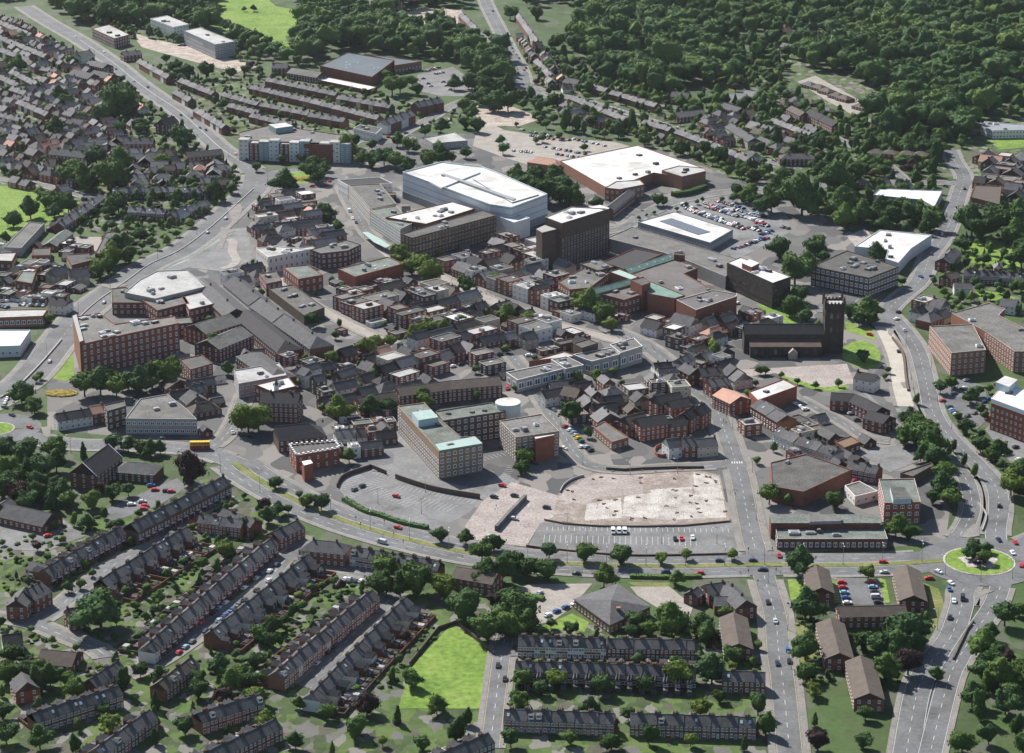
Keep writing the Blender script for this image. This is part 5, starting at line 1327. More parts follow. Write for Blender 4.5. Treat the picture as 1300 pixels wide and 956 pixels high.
# --- north: college blocks, sports hall, flats
use('00')
flat('college_block', 'white rendered four-storey block beside the wood at top left', 'college', [(752,92),(835,77),(943,120),(868,134)], 14, 'render', 'roof_pale', 4, 3.2, 1.8, 1.8, units=2)
flat('college_block', 'grey scaffolded block with pale roof on the earth building site', 'college', [(918,152),(1000,136),(1178,206),(1076,222)], 14, 'clad_grey', 'roof_pale', 4, 3.0, 2.0, 1.8, units=2)
flat('college_block', 'brick block with patchy white roof beside the main road', 'college', [(460,142),(545,122),(648,172),(572,192)], 10, 'brick', 'roof_pale', 3, units=2)
gable((383,262),(450,250), 10, 14, 6.5, 'render', 'slate', 'corner_house', 'house', 'white house at the bend of main road at far left', chims=1)
use('10')
flat('sports_hall', 'wide dark blue-grey metal-roofed sports hall in front of the wood', 'sports hall', [(340,328),(478,262),(712,300),(600,384)], 9, 'brick', 'roof_metal_dark', 1, windows=False, sky_lights=8)
flat('sports_hall_wing', 'right wing of the metal-roofed sports hall facing its car park', 'sports hall', [(560,268),(848,306),(714,326),(712,302)], 8, 'brick_orange', 'roof_metal_dark', 1, 3.4)
flat('long_store', 'long low pale roof in front of the sports hall', 'store', [(320,396),(372,384),(626,434),(578,450)], 4, 'brick', 'roof_white', 1, windows=False)
gable((200,338),(350,362), 9, 15, 5.5, 'brick', 'felt_mid', 'brick_barn', 'hall', 'long pale-roofed brick hall left of sports hall', chims=0)
flat('petrol_station', 'petrol station with flat pale canopy between trees', 'petrol station', [(862,690),(1010,660),(1078,702),(905,716)], 5.5, 'concrete_wall', 'roof_pale', 1)
flat('apartment_building', 'red brick flats at top edge left of the building site', 'apartment building', [(500,-12),(590,-18),(612,14),(560,34)], 10, 'brick_orange', 'felt_mid', 3)
flat('apartment_building', 'red brick flats at top edge behind the building site', 'apartment building', [(650,-10),(740,-14),(756,4),(690,14)], 9, 'brick_orange', 'felt_mid', 3)
flat('curved_white_shop', 'white-fronted corner shops right of the colourful flats', 'shop block', [(508,640),(540,622),(650,640),(620,668)], 8, 'render', 'slate', 2, units=2)
# colourful flats: one building with coloured bays
use(None)
K = flat('apartment_block', 'colourful five-storey flats with white, brick and teal bays by the far roundabout', 'apartment building', [(303,168),(345,158),(440,172),(448,180),(420,184),(392,183),(305,177)], 14.5, 'brick', 'felt_mid', 5, 2.4, 1.5, 1.6, units=6)
A, Bv = W((305,177), 15), W((446,181), 15); e = Bv-A; u = e.normalized(); v = Vector((-u.y, u.x))
for i in range(11):
    cw = e.length/11; o = A+u*cw*i; cl = ['render','brick','teal','clad_blue','brick','render','teal','brick','clad_blue','render','teal'][i]; hh = 16.5 if i % 3 == 0 else 14 if cl == 'brick' else 15.3
    q = [o-v*6.5, o+u*(cw-.1)-v*6.5, o+u*(cw-.1)+v*1, o+v*1] ; bb = addwall(K[0], 'bay', q, 0, hh, cl, 'roof_pale')
    a, b = Vector((q[0].x-K[2].x, q[0].y-K[2].y)), Vector((q[1].x-K[2].x, q[1].y-K[2].y)); facade(K[0], a, b, hh, 5, 2.8, 1.5, 1.6)
addwall(K[0], 'penthouse', [W(p, 19) for p in [(341,157),(362,155),(372,159),(350,162)]], 14, 18.5, 'teal', 'roof_white')
# --- stepped shops with white frames and blue glass
use('22')
for pts, h, t in (([(10,168),(232,122),(306,147),(66,206)], 7.5, 'left'), ([(234,102),(312,86),(398,130),(306,150)], 8.5, 'second'), ([(345,78),(540,42),(578,76),(440,112),(400,100)], 9, 'third'), ([(528,28),(650,-5),(692,36),(580,70)], 10, 'right-hand')):
    flat('stepped_shops', t+' part of the stepped flat-roofed shops with blue glass bays', 'shop block', pts, h, 'concrete_wall', 'felt_mid', 1, 5.5, 4.2, 3.6, gl='glass_blue', units=3, rim='white')
flat('shop_deck', 'pale service deck behind the stepped blue-glazed shops', 'deck', [(125,112),(300,62),(345,78),(380,84),(236,98)], 4.5, 'brick', 'roof_pale', 1, windows=False)
flat('plant_floor', 'small raised roof storey behind the third stepped shop', 'shop block', [(345,22),(420,0),(470,20),(390,45)], 12, 'brick_brown', 'felt', 1, 3)
gable((660,398),(802,374), 11.5, 12, 8, 'brick_red', 'slate_dark', 'apartment_building', 'apartment building', 'three-storey red brick flats facing the demolition site', chims=0, sp=2.6)
gable((600,390),(700,365), 10.5, 10, 7, 'brick_red', 'tile_brown', 'apartment_building', 'apartment building', 'rear brown-roofed range of the red brick flats', chims=0)
gable((745,290),(880,264), 11.5, 11, 8, 'brick', 'slate_dark', 'apartment_building', 'apartment building', 'upper dark-roofed brick block behind the curved shops', chims=1)
gable((818,312),(925,292), 11, 10, 8, 'brick', 'slate_dark', 'apartment_building', 'apartment building', 'small dark-roofed brick block nearest the curved shops', chims=1)
gable((812,402),(905,392), 9.5, 9, 6.5, 'brick', 'slate_dark', 'apartment_building', 'apartment building', 'low brick link between red brick flats and shop corner', chims=0)
gable((895,370),(950,330), 11.5, 9, 8, 'brick_red', 'slate_dark', 'corner_shop', 'shop block', 'curved corner shop range with red shopfront, left half', chims=2)
gable((952,350),(1000,318), 11.5, 9, 8, 'brick_red', 'slate_dark', 'corner_shop', 'shop block', 'curved corner shop range with red shopfront, right half', chims=2)
gable((808,502),(880,492), 9.5, 9, 6, 'render', 'slate', 'corner_house', 'house', 'white-gabled house with curved brick forecourt wall', chims=1)
gable((884,498),(950,492), 9.5, 10, 6.2, 'brick', 'slate', 'corner_house', 'house', 'brick house between white-gabled and cream houses', chims=2)
gable((955,502),(1058,492), 8.8, 9, 5.8, 'render_cream', 'slate', 'corner_house', 'house', 'cream house at the junction by the zebra crossing', chims=1)
flat('garage_workshop', 'low orange brick garage with grey yard roof beside parked cars', 'garage', [(448,440),(500,412),(622,492),(540,516)], 5, 'brick_orange', 'felt_mid', 1, 3.2)
gable((185,262),(300,240), 8.5, 9, 5.5, 'render', 'slate_dark', 'white_house', 'house', 'white-gabled house above the line of angled parked cars', chims=1)
gable((300,235),(385,250), 9.5, 11, 6, 'brick', 'tile_brown', 'brick_house', 'house', 'brown-tiled brick house behind the big dark tree', chims=1)
gable((868,100),(925,70), 10, 9, 7, 'render', 'slate', 'white_shop', 'shop block', 'white-fronted shop at the top of church street', chims=2)
gable((905,118),(965,150), 10, 10, 7, 'brick', 'slate', 'street_shop', 'shop block', 'brick shop just below the white-fronted shop', chims=2)
gable((975,150),(1085,140), 10, 11, 7, 'brick', 'slate_dark', 'street_shop', 'shop block', 'dark-roofed shop range set back behind church street', chims=2)
gable((1020,205),(1110,192), 9.5, 10, 6.5, 'brick', 'slate', 'street_shop', 'shop block', 'brick shop with bays above the pink-roofed shop', chims=2)
gable((1095,245),(1185,288), 10.5, 14, 7.5, 'brick_red', 'tile_pink', 'pink_roofed_shop', 'shop block', 'shop with bright pink tiled roof on church street', chims=0, sp=2.4)
use(None)
flat('white_roofed_store', 'brick store with white flat roof behind the pink-roofed shop', 'store', [(951,497),(994,481),(1012,490),(962,508)], 8.5, 'brick_red', 'roof_white', 2, windows=False, units=1)
gable((1088,471),(1114,476), 9.5, 9, 6.5, 'render', 'slate_dark', 'white_house', 'house', 'tall white house standing alone beside the bus lane', chims=1)
EV = dict(wall='brick', roof='slate_dark', chims=0, name='apartment_building', cat='apartment building')
gable((1055,498),(1085,500), 9, 10, 6.2, label='left wing of brown brick flats below the churchyard', **EV)
gable((1086,500),(1120,517), 9, 11, 6.2, label='middle wing of brown brick flats below the churchyard', **EV)
gable((1104,521),(1130,528), 9, 12, 6.2, label='right wing of brown brick flats next to the tree belt', **EV)
use(None)
wall_line([(322,240),(303,257),(266,290),(228,318),(190,336),(162,356),(122,384),(98,406)], .7, .6, 'concrete_wall', 'barrier_wall', 'long low kerbed barrier along the middle of ring road west', 'wall', True)
wall_line([(101,51),(142,79),(173,104),(198,122),(228,142),(254,165),(279,188),(300,202)], .6, .8, 'concrete_wall', 'barrier_wall', 'thin central barrier along the far main road', 'wall', True)
use('12')
wall_line([(425,745),(440,712),(480,685),(580,652),(600,650),(672,680)], 2.2, .5, 'brick_brown', 'retaining_wall', 'curved dark retaining wall round left end of the car park', 'wall', True)
wall_line([(718,700),(800,728),(900,758),(1000,778),(1140,800)], 2.6, .6, 'brick_brown', 'retaining_wall', 'dark retaining wall between college yard and curved car park', 'wall', True)
use('22')
wall_line([(280,770),(300,735),(345,705),(400,690)], 1.2, .4, 'concrete_wall', 'site_wall', 'low wall at the left corner of demolition site', 'wall', True)
wall_line([(510,655),(600,662),(700,655),(860,650),(1000,650)], 1.4, .3, 'brick_brown', 'site_wall', 'dark hoarding along the far edge of demolition site', 'wall')
wall_line([(850,575),(790,595),(755,580),(760,550),(800,535)], 1.8, .4, 'brick_red', 'forecourt_wall', 'curved red brick wall in front of white-gabled house', 'wall', True)
use('23')
wall_line([(200,42),(300,62),(480,75),(700,76),(900,72),(1130,50)], .9, .12, 'fence_wood', 'site_fence', 'long post fence between demolition site and striped car park', 'fence')
use(None)
wall_line([(630,674),(642,660),(655,646),(667,634)], 2.6, 1.6, 'asphalt_dark', 'ramp_wall', 'dark ramp wall crossing the pink paved yard', 'wall')
wall_line([(668,694),(700,698),(800,706),(935,704)], 1.0, .5, 'brick_brown', 'car_park_wall', 'long low wall between car park and dual carriageway', 'wall', True)
wall_line([(78,432),(52,462),(22,492),(0,506)], 1.0, .8, 'concrete_wall', 'barrier_wall', 'dark central barrier of the ring road by civic building', 'wall', True)
wall_line([(1133,430),(1146,450),(1150,480),(1153,497)], 1.4, 1.2, 'brick_brown', 'barrier_wall', 'wall dividing the bus lane from the ring road east', 'wall', True)
wall_line([(1210,838),(1228,800),(1236,790)], 1.2, .6, 'brick_brown', 'barrier_wall', 'dark barrier between the two exit roads lower right', 'wall')
wall_line([(1241,640),(1252,655),(1247,675)], 1.2, .5, 'concrete_wall', 'barrier_wall', 'pale barrier above the planted roundabout', 'wall', True)
wall_line([(627,832),(580,792),(556,800),(520,845)], 1.8, .35, 'brick_brown', 'field_wall', 'brick wall round the upper end of bright green field', 'wall')
hedge([(437,635),(462,650),(480,655),(510,665),(543,672)], 3.2, 1.8, 'long clipped green hedge at the lower edge of curved car park')
hedge([(854,250),(875,247),(895,240)], 6, 3.5, 'dense clipped hedge right of the supermarket entrance')
hedge([(800,733),(850,734),(890,733)], 3, 1.4, 'low hedge beside the dual carriageway before the pub')
hedge([(665,757),(680,760),(690,762)], 4, 1.5, 'short round-ended hedge in the health centre car park')
# ================================================================== terraces
M1 = ('brick','brick','brick','brick','brick_brown','brick_orange'); M2 = ('brick','brick','brick','render','brick_brown','render_cream'); M3 = ('brick','brick_brown','brick','render')
use(None)
terrace((55,722),(110,690), 7, 'in the row facing the left-hand terrace street', 1, bays=True, yards=9)
terrace((110,690),(152,668), 6, 'in the upper part of left-hand terrace street', 1, bays=True, yards=9)
terrace((165,664),(284,604), 15, 'in the tall dark row above the terrace street', 1, zr=10.5, eave=7, d=9, mix=('brick','brick_brown'), bays=True)
terrace((127,735),(236,668), 13, 'in the row backing on to the long gardens', -1, yards=14, bays=True)
terrace((193,812),(255,758), 9, 'in the lower half of the long sunlit terrace', 1, yards=12, mix=('brick','brick','brick_red'), bays=True)
terrace((185,819),(192.4,812.6), 1, 'at the lowest end of the long sunlit terrace', 1, mix=('render',), wing=False)
terrace((256,757),(344,682), 13, 'in the upper half of the long sunlit terrace', 1, yards=12, mix=('brick','brick_red'), bays=True)
terrace((268,800),(391,703), 17, 'in the row with rear wings right of the car-lined street', -1, yards=10, mix=M3, bays=True)
terrace((200,866),(243,833), 5, 'at the lower end of the car-lined street', 1, roof='tile_brown', wing=False)
terrace((350,852),(410,800), 10, 'in the lower half of the orange-fronted terrace', 1, yards=10, mix=('brick_orange','brick','brick','render_cream'))
terrace((411,799),(472,748), 10, 'in the upper half of the orange-fronted terrace', 1, yards=10, mix=('brick_orange','brick','brick'))
terrace((395,880),(452,820), 10, 'in the lower half of row nearest the green field', -1, yards=10, mix=M2)
terrace((453,819),(515,757), 11, 'in the upper half of row nearest the green field', -1, yards=10, mix=M2)
terrace((658,807),(770,810), 16, 'in the left level row below the health centre', 1, mix=('brick','brick','brick','brick_brown','brick_red','brick','render','clad_blue'), yards=7)
terrace((771,810),(882,812), 10, 'in the right level row below the health centre', -1, mix=('brick','brick','brick_brown'), yards=6, wing=False)
terrace((655,839),(770,842), 15, 'in the left half of the lowest level row', -1, mix=('brick','brick_brown'))
terrace((771,842),(884,847), 15, 'in the right half of the lowest level row', -1, mix=('brick','brick_brown'))
terrace((917,851),(972,853), 4, 'right of the dark tree in the lowest level row', 1, wing=False)
terrace((254,652),(310,660), 6, 'in the short red row beside the gardens', -1, mix=('brick_red',), wing=False)
terrace((345,675),(378,660), 3, 'beside the ring road bend', 1, mix=('brick',), wing=False, d=9)
gable((398,685),(428,688), 10, 11, 6.5, 'brick', 'slate', 'corner_house', 'house', 'hipped brick house beside the dual carriageway and side street', chims=2, hip=(1,1))
terrace((448,694),(500,702), 7, 'in the left half of the row beside the dual carriageway', 1, wing=False, mix=('brick','brick','render'))
terrace((501,702),(560,713), 7, 'in the right half of row beside the dual carriageway', 1, wing=False, mix=('brick','brick_brown'))
terrace((283,645),(325,660), 3, 'behind the ring road trees', 1, wing=False)
# beyond the frame's lower edge (the photograph is cut there)
for i, (a, b, n) in enumerate([((40,905),(150,870),12), ((250,905),(330,880),8), ((120,950),(190,900),8), ((640,900),(780,905),14), ((800,905),(960,910),14), ((250,960),(350,912),9), ((560,955),(620,930),6)]):
    terrace(a, b, n, 'in %s row along lower picture edge' % ['the first', 'the second', 'the third', 'the fourth', 'the fifth', 'the sixth', 'the seventh'][i], 1, yards=8, mix=M1)
gable((30,750),(52,738), 10, 12, 6.5, 'brick', 'slate', 'brick_villa', 'house', 'large gabled red brick villa by wooden fence', chims=3)
gable((20,762),(32,745), 9.5, 9, 6.5, 'brick', 'slate', 'brick_villa', 'house', 'front gable range of large brick villa by wooden fence', chims=1)
gable((84,773),(104,769), 9, 9, 6, 'brick', 'slate', 'brick_house', 'house', 'detached brick house left of the huge spreading tree', chims=1)
gable((52,824),(98,828), 6.5, 13, 3, 'brick', 'tile_brown', 'bungalow', 'house', 'brown-roofed bungalow at lower left', chims=0)
gable((2,806),(28,803), 8, 10, 4.5, 'render', 'slate_dark', 'white_house', 'house', 'white-walled house at the far lower left', chims=1)
terrace((112,862),(150,838), 5, 'in the short row left of the white end house', 1, wing=False)
gable((40,712),(72,722), 6, 8, 3.5, 'brick', 'slate', 'bungalow', 'house', 'low house behind upper gardens at left', chims=1)
gable((0,640),(12,632), 7,10,4,'brick','slate','bungalow','house','low house at the left edge above the car yard', chims=0)
# north east villas and terraces
terrace((742,103),(772,112), 6, 'in the short far row beside allotments', 1, wing=False, yards=8)
terrace((777,114),(835,131), 12, 'in the long far terrace below the wood', 1, wing=False)
terrace((726,120),(766,137), 8, 'in the far terrace behind supermarket trees', -1)
terrace((767,137),(800,150), 6, 'in the near end of the far terrace behind supermarket trees', -1)
terrace((818,151),(853,161), 7, 'in the villas right of supermarket trees', -1, mix=M3)
terrace((860,163),(905,180), 9, 'in the left half of villa row facing the supermarket', -1, mix=('brick','brick_brown'))
terrace((906,180),(957,202), 10, 'in the right half of villa row facing the supermarket', -1, mix=('brick','brick_brown'))
gable((853,116),(876,118), 10, 10, 6.5, 'brick_orange', 'slate', 'orange_villa', 'house', 'orange gabled villa at the edge of the wood', chims=1)
gable((856,143),(892,139), 7.5, 13, 4.5, 'brick', 'slate', 'low_hall', 'hall', 'low dark-roofed hall below the orange villa', chims=0)
gable((912,128),(942,137), 8, 12, 5, 'brick', 'slate', 'low_hall', 'house', 'brown low house beside the cul-de-sac', chims=0)
gable((902,158),(922,155), 9, 10, 6, 'render', 'slate_dark', 'white_villa', 'house', 'white villa with black chimneys behind villa row', chims=2)
gable((928,156),(958,175), 9.5, 11, 6.5, 'stone', 'slate', 'stone_terrace', 'house', 'pale long house right of the white villa', chims=2)
use('30')
for i, (x, y) in enumerate([(260,395),(345,425),(432,460),(512,500),(160,432),(262,478),(348,520),(452,553),(308,408),(395,447)]):
    a, b = (x-8, y-1), (x+8, y+3)
    gable(a, b, 5.4, 10, 2.8, 'brick', 'tile_brown' if i not in (0, 4, 6) else 'slate', 'bungalow', 'bungalow', None, ['brown','grey'][i in (0, 4, 6)]+' hip-roofed bungalow', 'in the new cul-de-sac by the wood', hip=(1,1), chims=0, ends=False)
terrace((80,570),(270,642), 11, 'in the row left of the new bungalows', -1, wing=False, mix=('brick',))
gable((262,528),(330,560), 9.5, 11, 6, 'brick', 'slate_dark', 'town_house', 'house', 'left of the pair of dark-roofed blocks by the bungalows', chims=0)
gable((332,560),(398,592), 9.5, 11, 6, 'brick', 'slate_dark', 'town_house', 'house', 'right of the pair of dark-roofed blocks by the bungalows', chims=0)
gable((172,512),(238,545), 8.5, 10, 5.5, 'brick', 'tile_brown', 'town_house', 'house', 'brown-tiled house between the row and paired dark blocks', chims=1)
for x in (582, 652, 735, 800):
    gable((x-6, 722+(x-582)*.05),(x+6, 723+(x-582)*.05), 9, 10, 6.5, 'brick_red', 'tile_brown', 'apartment_building', 'apartment building', None, 'brown hip-roofed red brick flats', 'below the wood on the right', hip=(1,1), chims=0)
flat('care_home', 'white flat-roofed institution at right edge below the wood', 'hospital', [(1092,612),(1110,588),(1180,596),(1340,606),(1340,628),(1150,632)], 7, 'render', 'clad_grey', 2, 2.6, units=3)
gable((150,745),(245,745), 8.5, 12, 5.5, 'brick', 'slate', 'stone_villa', 'house', 'hipped villa left of the crossroads trees', chims=2, hip=(1,1))
gable((20,660),(90,690), 8.5, 11, 5.5, 'brick', 'slate', 'stone_villa', 'house', 'slate villa at the far end of villa street', chims=2)
use('31')
terrace((1010,505),(1180,515), 9, 'in the dark row below the park', 1, wing=False, mix=('brick','brick_brown'))
terrace((1180,515),(1340,532), 8, 'in the right end of dark row below the park', 1, wing=False, mix=('brick','brick_brown'))
gable((905,450),(962,398), 9, 10, 6, 'brick_red', 'slate', 'end_house', 'house', 'red gable-ended house beside London road', chims=2)
gable((960,570),(1050,572), 7, 9, 4.5, 'render', 'slate', 'white_house', 'house', 'white low house below the red gable-ended house', chims=1)
gable((915,530),(975,515), 7.5, 9, 5, 'brick', 'tile_brown', 'brick_house', 'house', 'small brown-roofed house at London road corner', chims=1)
gable((1190,645),(1270,655), 8, 12, 5, 'render', 'slate', 'white_house', 'house', 'pale-roofed house behind pink brick flats', chims=0)
# town centre and northern rows
use('32')
terrace((18,292),(150,372), 5, 'in the sawtooth row behind church street', 1, wing=False, d=12, zr=10, eave=7, mix=('brick',), chim=False)
terrace((115,425),(215,470), 3, 'in the upper white shops facing the depot', 1, wing=False, d=10, zr=9, eave=6, mix=('render',))
terrace((215,470),(400,530), 5, 'in the lower white shops facing the depot', 1, wing=False, d=10, zr=9, eave=6, mix=('render','render_cream'))
terrace((452,590),(600,618), 5, 'in the short row behind red brick office cube', 1, wing=False, d=9)
flat('timber_roofed_store', 'small building with buff patched roof beside the back lane', 'store', [(385,498),(460,470),(505,500),(430,528)], 5, 'brick', 'fence_wood', 1)
flat('low_workshop', 'low white-walled workshop left of the red brick office cube', 'workshop', [(430,712),(500,690),(590,738),(480,765)], 5, 'render', 'felt_mid', 1)
flat('service_block', 'long dark-roofed wall building beside tree belt', 'store', [(700,650),(850,600),(862,612),(760,668)], 4.5, 'brick_brown', 'felt', 1, windows=False)
use('00')
G = 'in the %s far left terrace'
for i, (a, b, n, rr) in enumerate([((0,175),(235,270),16,1), ((0,235),(150,290),10,-1), ((60,345),(190,410),9,1), ((0,370),(95,415),7,-1), ((60,430),(135,455),5,1), ((95,495),(245,560),10,-1), ((0,560),(135,590),10,1), ((0,100),(160,165),10,1), ((210,330),(290,345),5,1)]):
    terrace(a, b, n, 'in the %s terrace of the far left suburb' % ['longest','second','third','fourth','fifth','sixth','nearest','farthest','isolated'][i], rr, mix=M2)
terrace((700,292),(850,376), 11, 'in the row right of the far main road', 1, mix=M2, wing=False)
terrace((905,388),(1075,455), 10, 'in the row above the far shops', 1, mix=M1)
terrace((1120,458),(1300,508), 12, 'in the upper far grid row, left part', 1, mix=M1)
terrace((1150,512),(1300,552), 10, 'in the second far grid row, left part', -1, mix=M1)
terrace((985,535),(1130,622), 10, 'in the roadside shops leading to the colourful flats', 1, mix=M2, wing=False)
terrace((880,445),(960,490), 5, 'in the short row beside the far main road', 1, mix=M2, wing=False)
gable((610,258),(700,250), 9, 12, 6, 'brick', 'slate', 'brick_house', 'house', 'brick house beside the far main road building site', chims=2)
gable((370,345),(470,370), 9.5, 14, 6, 'brick', 'slate', 'brick_flats', 'apartment building', 'left half of low brick flats by the far main road', chims=0)
gable((470,350),(570,370), 9.5, 14, 6, 'brick', 'slate', 'brick_flats', 'apartment building', 'right half of low brick flats by the far main road', chims=0)
gable((450,300),(540,320), 9, 12, 6, 'brick', 'slate', 'brick_flats', 'apartment building', 'brick range behind the low flats', chims=1)
gable((620,690),(770,690), 11, 12, 7.5, 'brick', 'slate', 'school_house', 'school', 'tall gabled brick school with dark windows among trees', chims=3)
gable((260,740),(440,760), 10.5, 12, 7, 'brick', 'slate', 'school_house', 'school', 'wide gabled brick house group at left among trees', chims=3)
gable((930,760),(1110,745), 10, 13, 7, 'brick', 'slate_dark', 'factory_building', 'building', 'long dark brick building with white string course near main road', chims=0)
gable((345,590),(420,600), 9, 10, 6, 'render', 'slate', 'white_house', 'house', 'white gabled house in the middle of the left suburb', chims=1)
gable((800,600),(870,580), 12, 10, 8, 'brick', 'slate_dark', 'old_church', 'church', 'dark gothic brick building with tall chimneys beside main road', chims=3)
use('10')
for i, (a, b, n, rr) in enumerate([((80,385),(430,458),20,1), ((435,472),(700,520),13,-1), ((0,422),(300,492),18,-1), ((300,492),(640,578),18,-1), ((0,498),(290,556),17,1), ((0,562),(205,612),13,1), ((290,560),(470,590),9,1)]):
    terrace(a, b, n, 'in the %s row of far terrace grid' % ['topmost','upper right','second left','second right','third left','lowest left','lowest right'][i], rr, mix=M2 if i == 1 else M1)
terrace((812,512),(940,486), 8, 'in the tall red terrace by the far car park', 1, zr=11, eave=7.5, d=10, mix=('brick',), wing=False)
terrace((650,602),(792,552), 8, 'in the tall terrace behind white corner shops', 1, zr=11, eave=7.5, d=10, mix=('brick','render'), wing=False)
terrace((1050,60),(1240,250), 12, 'in the row left of the far hill road', 1, mix=M2, wing=False)
gable((100,318),(180,318), 9, 12, 6, 'brick', 'slate', 'brick_house', 'house', 'gabled house left of long pale-roofed brick hall', chims=1)
use('20')
terrace((70,60),(170,200), 8, 'in the villas right of the far hill road', -1, mix=M2, wing=False)
terrace((165,290),(240,370), 5, 'near the foot of the far hill road', -1, mix=M2, wing=False)
gable((310,388),(380,400), 8.5, 11, 5.5, 'render', 'slate', 'white_house', 'house', 'white house below the allotments', chims=1)
use('01')
terrace((560,115),(800,105), 9, 'in the gabled row below the left suburb', 1, mix=('brick','brick_brown'))
terrace((800,105),(1050,112), 9, 'in the right part of the gabled row', 1, mix=('brick','brick_brown'))
terrace((645,205),(832,218), 8, 'in the row with white windows above the school', 1, mix=('brick',))
terrace((850,235),(1030,172), 7, 'in the corner row by the bus station road', 1, mix=('brick','render'))
terrace((290,285),(400,215), 6, 'in the row beside the upper left field', 1, mix=('brick','brick_brown'))
terrace((400,215),(500,140), 5, 'in the upper part of row beside the left field', 1, mix=('brick','brick_brown'))
flat('long_workshop', 'long grey-roofed workshop beside the upper left field', 'workshop', [(20,408),(146,281),(222,288),(106,412)], 6, 'concrete_wall', 'felt_mid', 1)
flat('small_workshop', 'white-roofed workshop at left edge', 'workshop', [(-40,438),(82,434),(60,478),(-40,474)], 6, 'brick', 'roof_pale', 1)
flat('timber_yard_shed', 'dark low shed in yard beside the long workshop', 'workshop', [(165,415),(252,410),(250,448),(158,450)], 5, 'brick', 'felt', 1)
gable((245,385),(330,318), 6, 10, 3.5, 'brick', 'felt_green', 'timber_yard_shed', 'workshop', 'green-grey pitched shed in yard beside the long workshop', chims=0)
flat('school_block', 'long dark-roofed school range beside the paved yard', 'school', [(475,440),(530,335),(640,320),(560,440)], 6, 'brick', 'slate', 1)
flat('school_block', 'low slate school hall in front of the paved yard', 'school', [(332,445),(440,438),(470,470),(360,498)], 6.5, 'brick', 'slate', 1)
gable((250,520),(330,500), 10, 11, 6, 'stone', 'slate', 'stone_school', 'school', 'left gabled range of stone school with tall windows', chims=1)
gable((340,520),(440,512), 10, 11, 6, 'stone', 'slate', 'stone_school', 'school', 'right gabled range of stone school near parked cars', chims=1)
flat('garage_workshop', 'flat green-roofed garage left of stone school', 'garage', [(75,575),(110,528),(180,530),(160,590)], 6, 'brick', 'felt_green', 1)
gable((255,660),(345,668), 9, 11, 6, 'render', 'slate_dark', 'white_inn', 'pub', 'white inn with black roof beside ring road car park', chims=2)
flat('tyre_depot', 'pale-roofed low orange brick depot at left edge', 'store', [(-40,722),(238,718),(215,752),(-40,762)], 6.5, 'brick_orange', 'roof_pale', 1, 3.2, 2.4, 2.4)
flat('tyre_depot', 'blue-grey roofed store at the left edge nearest ring road', 'store', [(-40,822),(152,822),(100,900),(-40,905)], 7, 'clad_blue', 'clad_blue', 1)
use('30')
# ================================================================== clusters of small buildings
use(None)
DS = ((556,315),(720,372))
cluster([(322,232),(395,236),(415,270),(335,275)], ((325,300),(400,290)), (12,10), 'in the block below the far roundabout', 1)
cluster([(325,275),(415,270),(440,300),(455,325),(330,312)], ((325,300),(400,290)), (12,11), 'in the block behind the white-fronted building', 2)
cluster([(420,378),(545,352),(600,372),(520,392),(430,398)], ((420,385),(560,352)), (14,11), 'in the upper rows below the market hall', 3, kinds=(('flat',4),('gable',2)))
cluster([(430,398),(600,372),(640,392),(635,412),(520,430),(440,412)], ((420,385),(560,352)), (14,11), 'in the lower rows below the market hall', 4, kinds=(('flat',4),('gable',3)))
cluster([(560,320),(640,322),(720,355),(735,378),(690,390),(600,356)], DS, (10,12), 'on the far side of the high street', 5, hr=(9,13), kinds=(('gable',3),('flat',3)), walls=(('brick',4),('render',2),('stone',2),('brick_brown',2)))
cluster([(560,350),(610,366),(700,400),(690,420),(610,395),(560,372)], DS, (11,12), 'between high street and the planted square', 6, hr=(9,12))
cluster([(330,330),(335,345),(300,352),(290,340)], ((300,340),(330,335)), (10,10), 'near the bus station corner', 7)
cluster([(340,432),(420,428),(450,440),(440,470),(360,480)], ((330,470),(440,440)), (11,9), 'in the cluster left of the little courtyard', 8)
cluster([(455,430),(520,425),(600,412),(600,440),(520,470),(450,475)], ((330,470),(440,440)), (11,9), 'in the cluster around the little courtyard', 9)
cluster([(600,412),(700,425),(730,440),(650,462),(600,450)], ((600,440),(720,415)), (11,9), 'in the cluster above the stepped shops', 10)
cluster([(400,475),(500,465),(560,480),(540,500),(420,512)], ((420,500),(520,480)), (10,9), 'in the cluster right of the town hall', 11)
cluster([(415,530),(490,535),(488,560),(425,562)], ((420,545),(490,538)), (8,8), 'in the little gabled group left of the college', 12, hr=(6,8))
cluster([(700,425),(770,420),(830,440),(840,455),(760,440)], ((700,410),(800,435)), (11,10), 'along the near side of the lower high street', 13, hr=(8,11))
cluster([(735,375),(800,395),(870,405),(870,425),(800,420),(740,400)], ((740,380),(860,410)), (11,10), 'below the mall front, left part', 14, hr=(8,11))
cluster([(870,400),(950,395),(990,405),(935,440),(935,470),(870,450)], ((870,430),(960,405)), (11,9), 'between the mall and the church', 15, hr=(7,10))
cluster([(705,470),(770,478),(845,490),(840,500),(745,500),(700,490)], ((700,490),(800,478)), (10,9), 'in the upper part of the housing behind stepped shops', 16, hr=(6.5,9))
cluster([(700,490),(840,500),(800,540),(750,530),(700,515)], ((700,490),(800,478)), (10,9), 'in the middle of the housing behind stepped shops', 17, hr=(6.5,9))
cluster([(845,455),(880,500),(900,520),(860,515),(820,480)], ((850,460),(900,515)), (9,10), 'along the left side of church street', 18, hr=(8,11))
cluster([(875,440),(940,470),(960,500),(900,495)], ((880,470),(930,500)), (9,10), 'along the right side of church street', 19, hr=(8,11))
cluster([(925,540),(960,530),(975,580),(945,600),(935,580)], ((930,560),(965,590)), (9,9), 'in the corner group at the zebra crossing', 20, hr=(7,9.5))
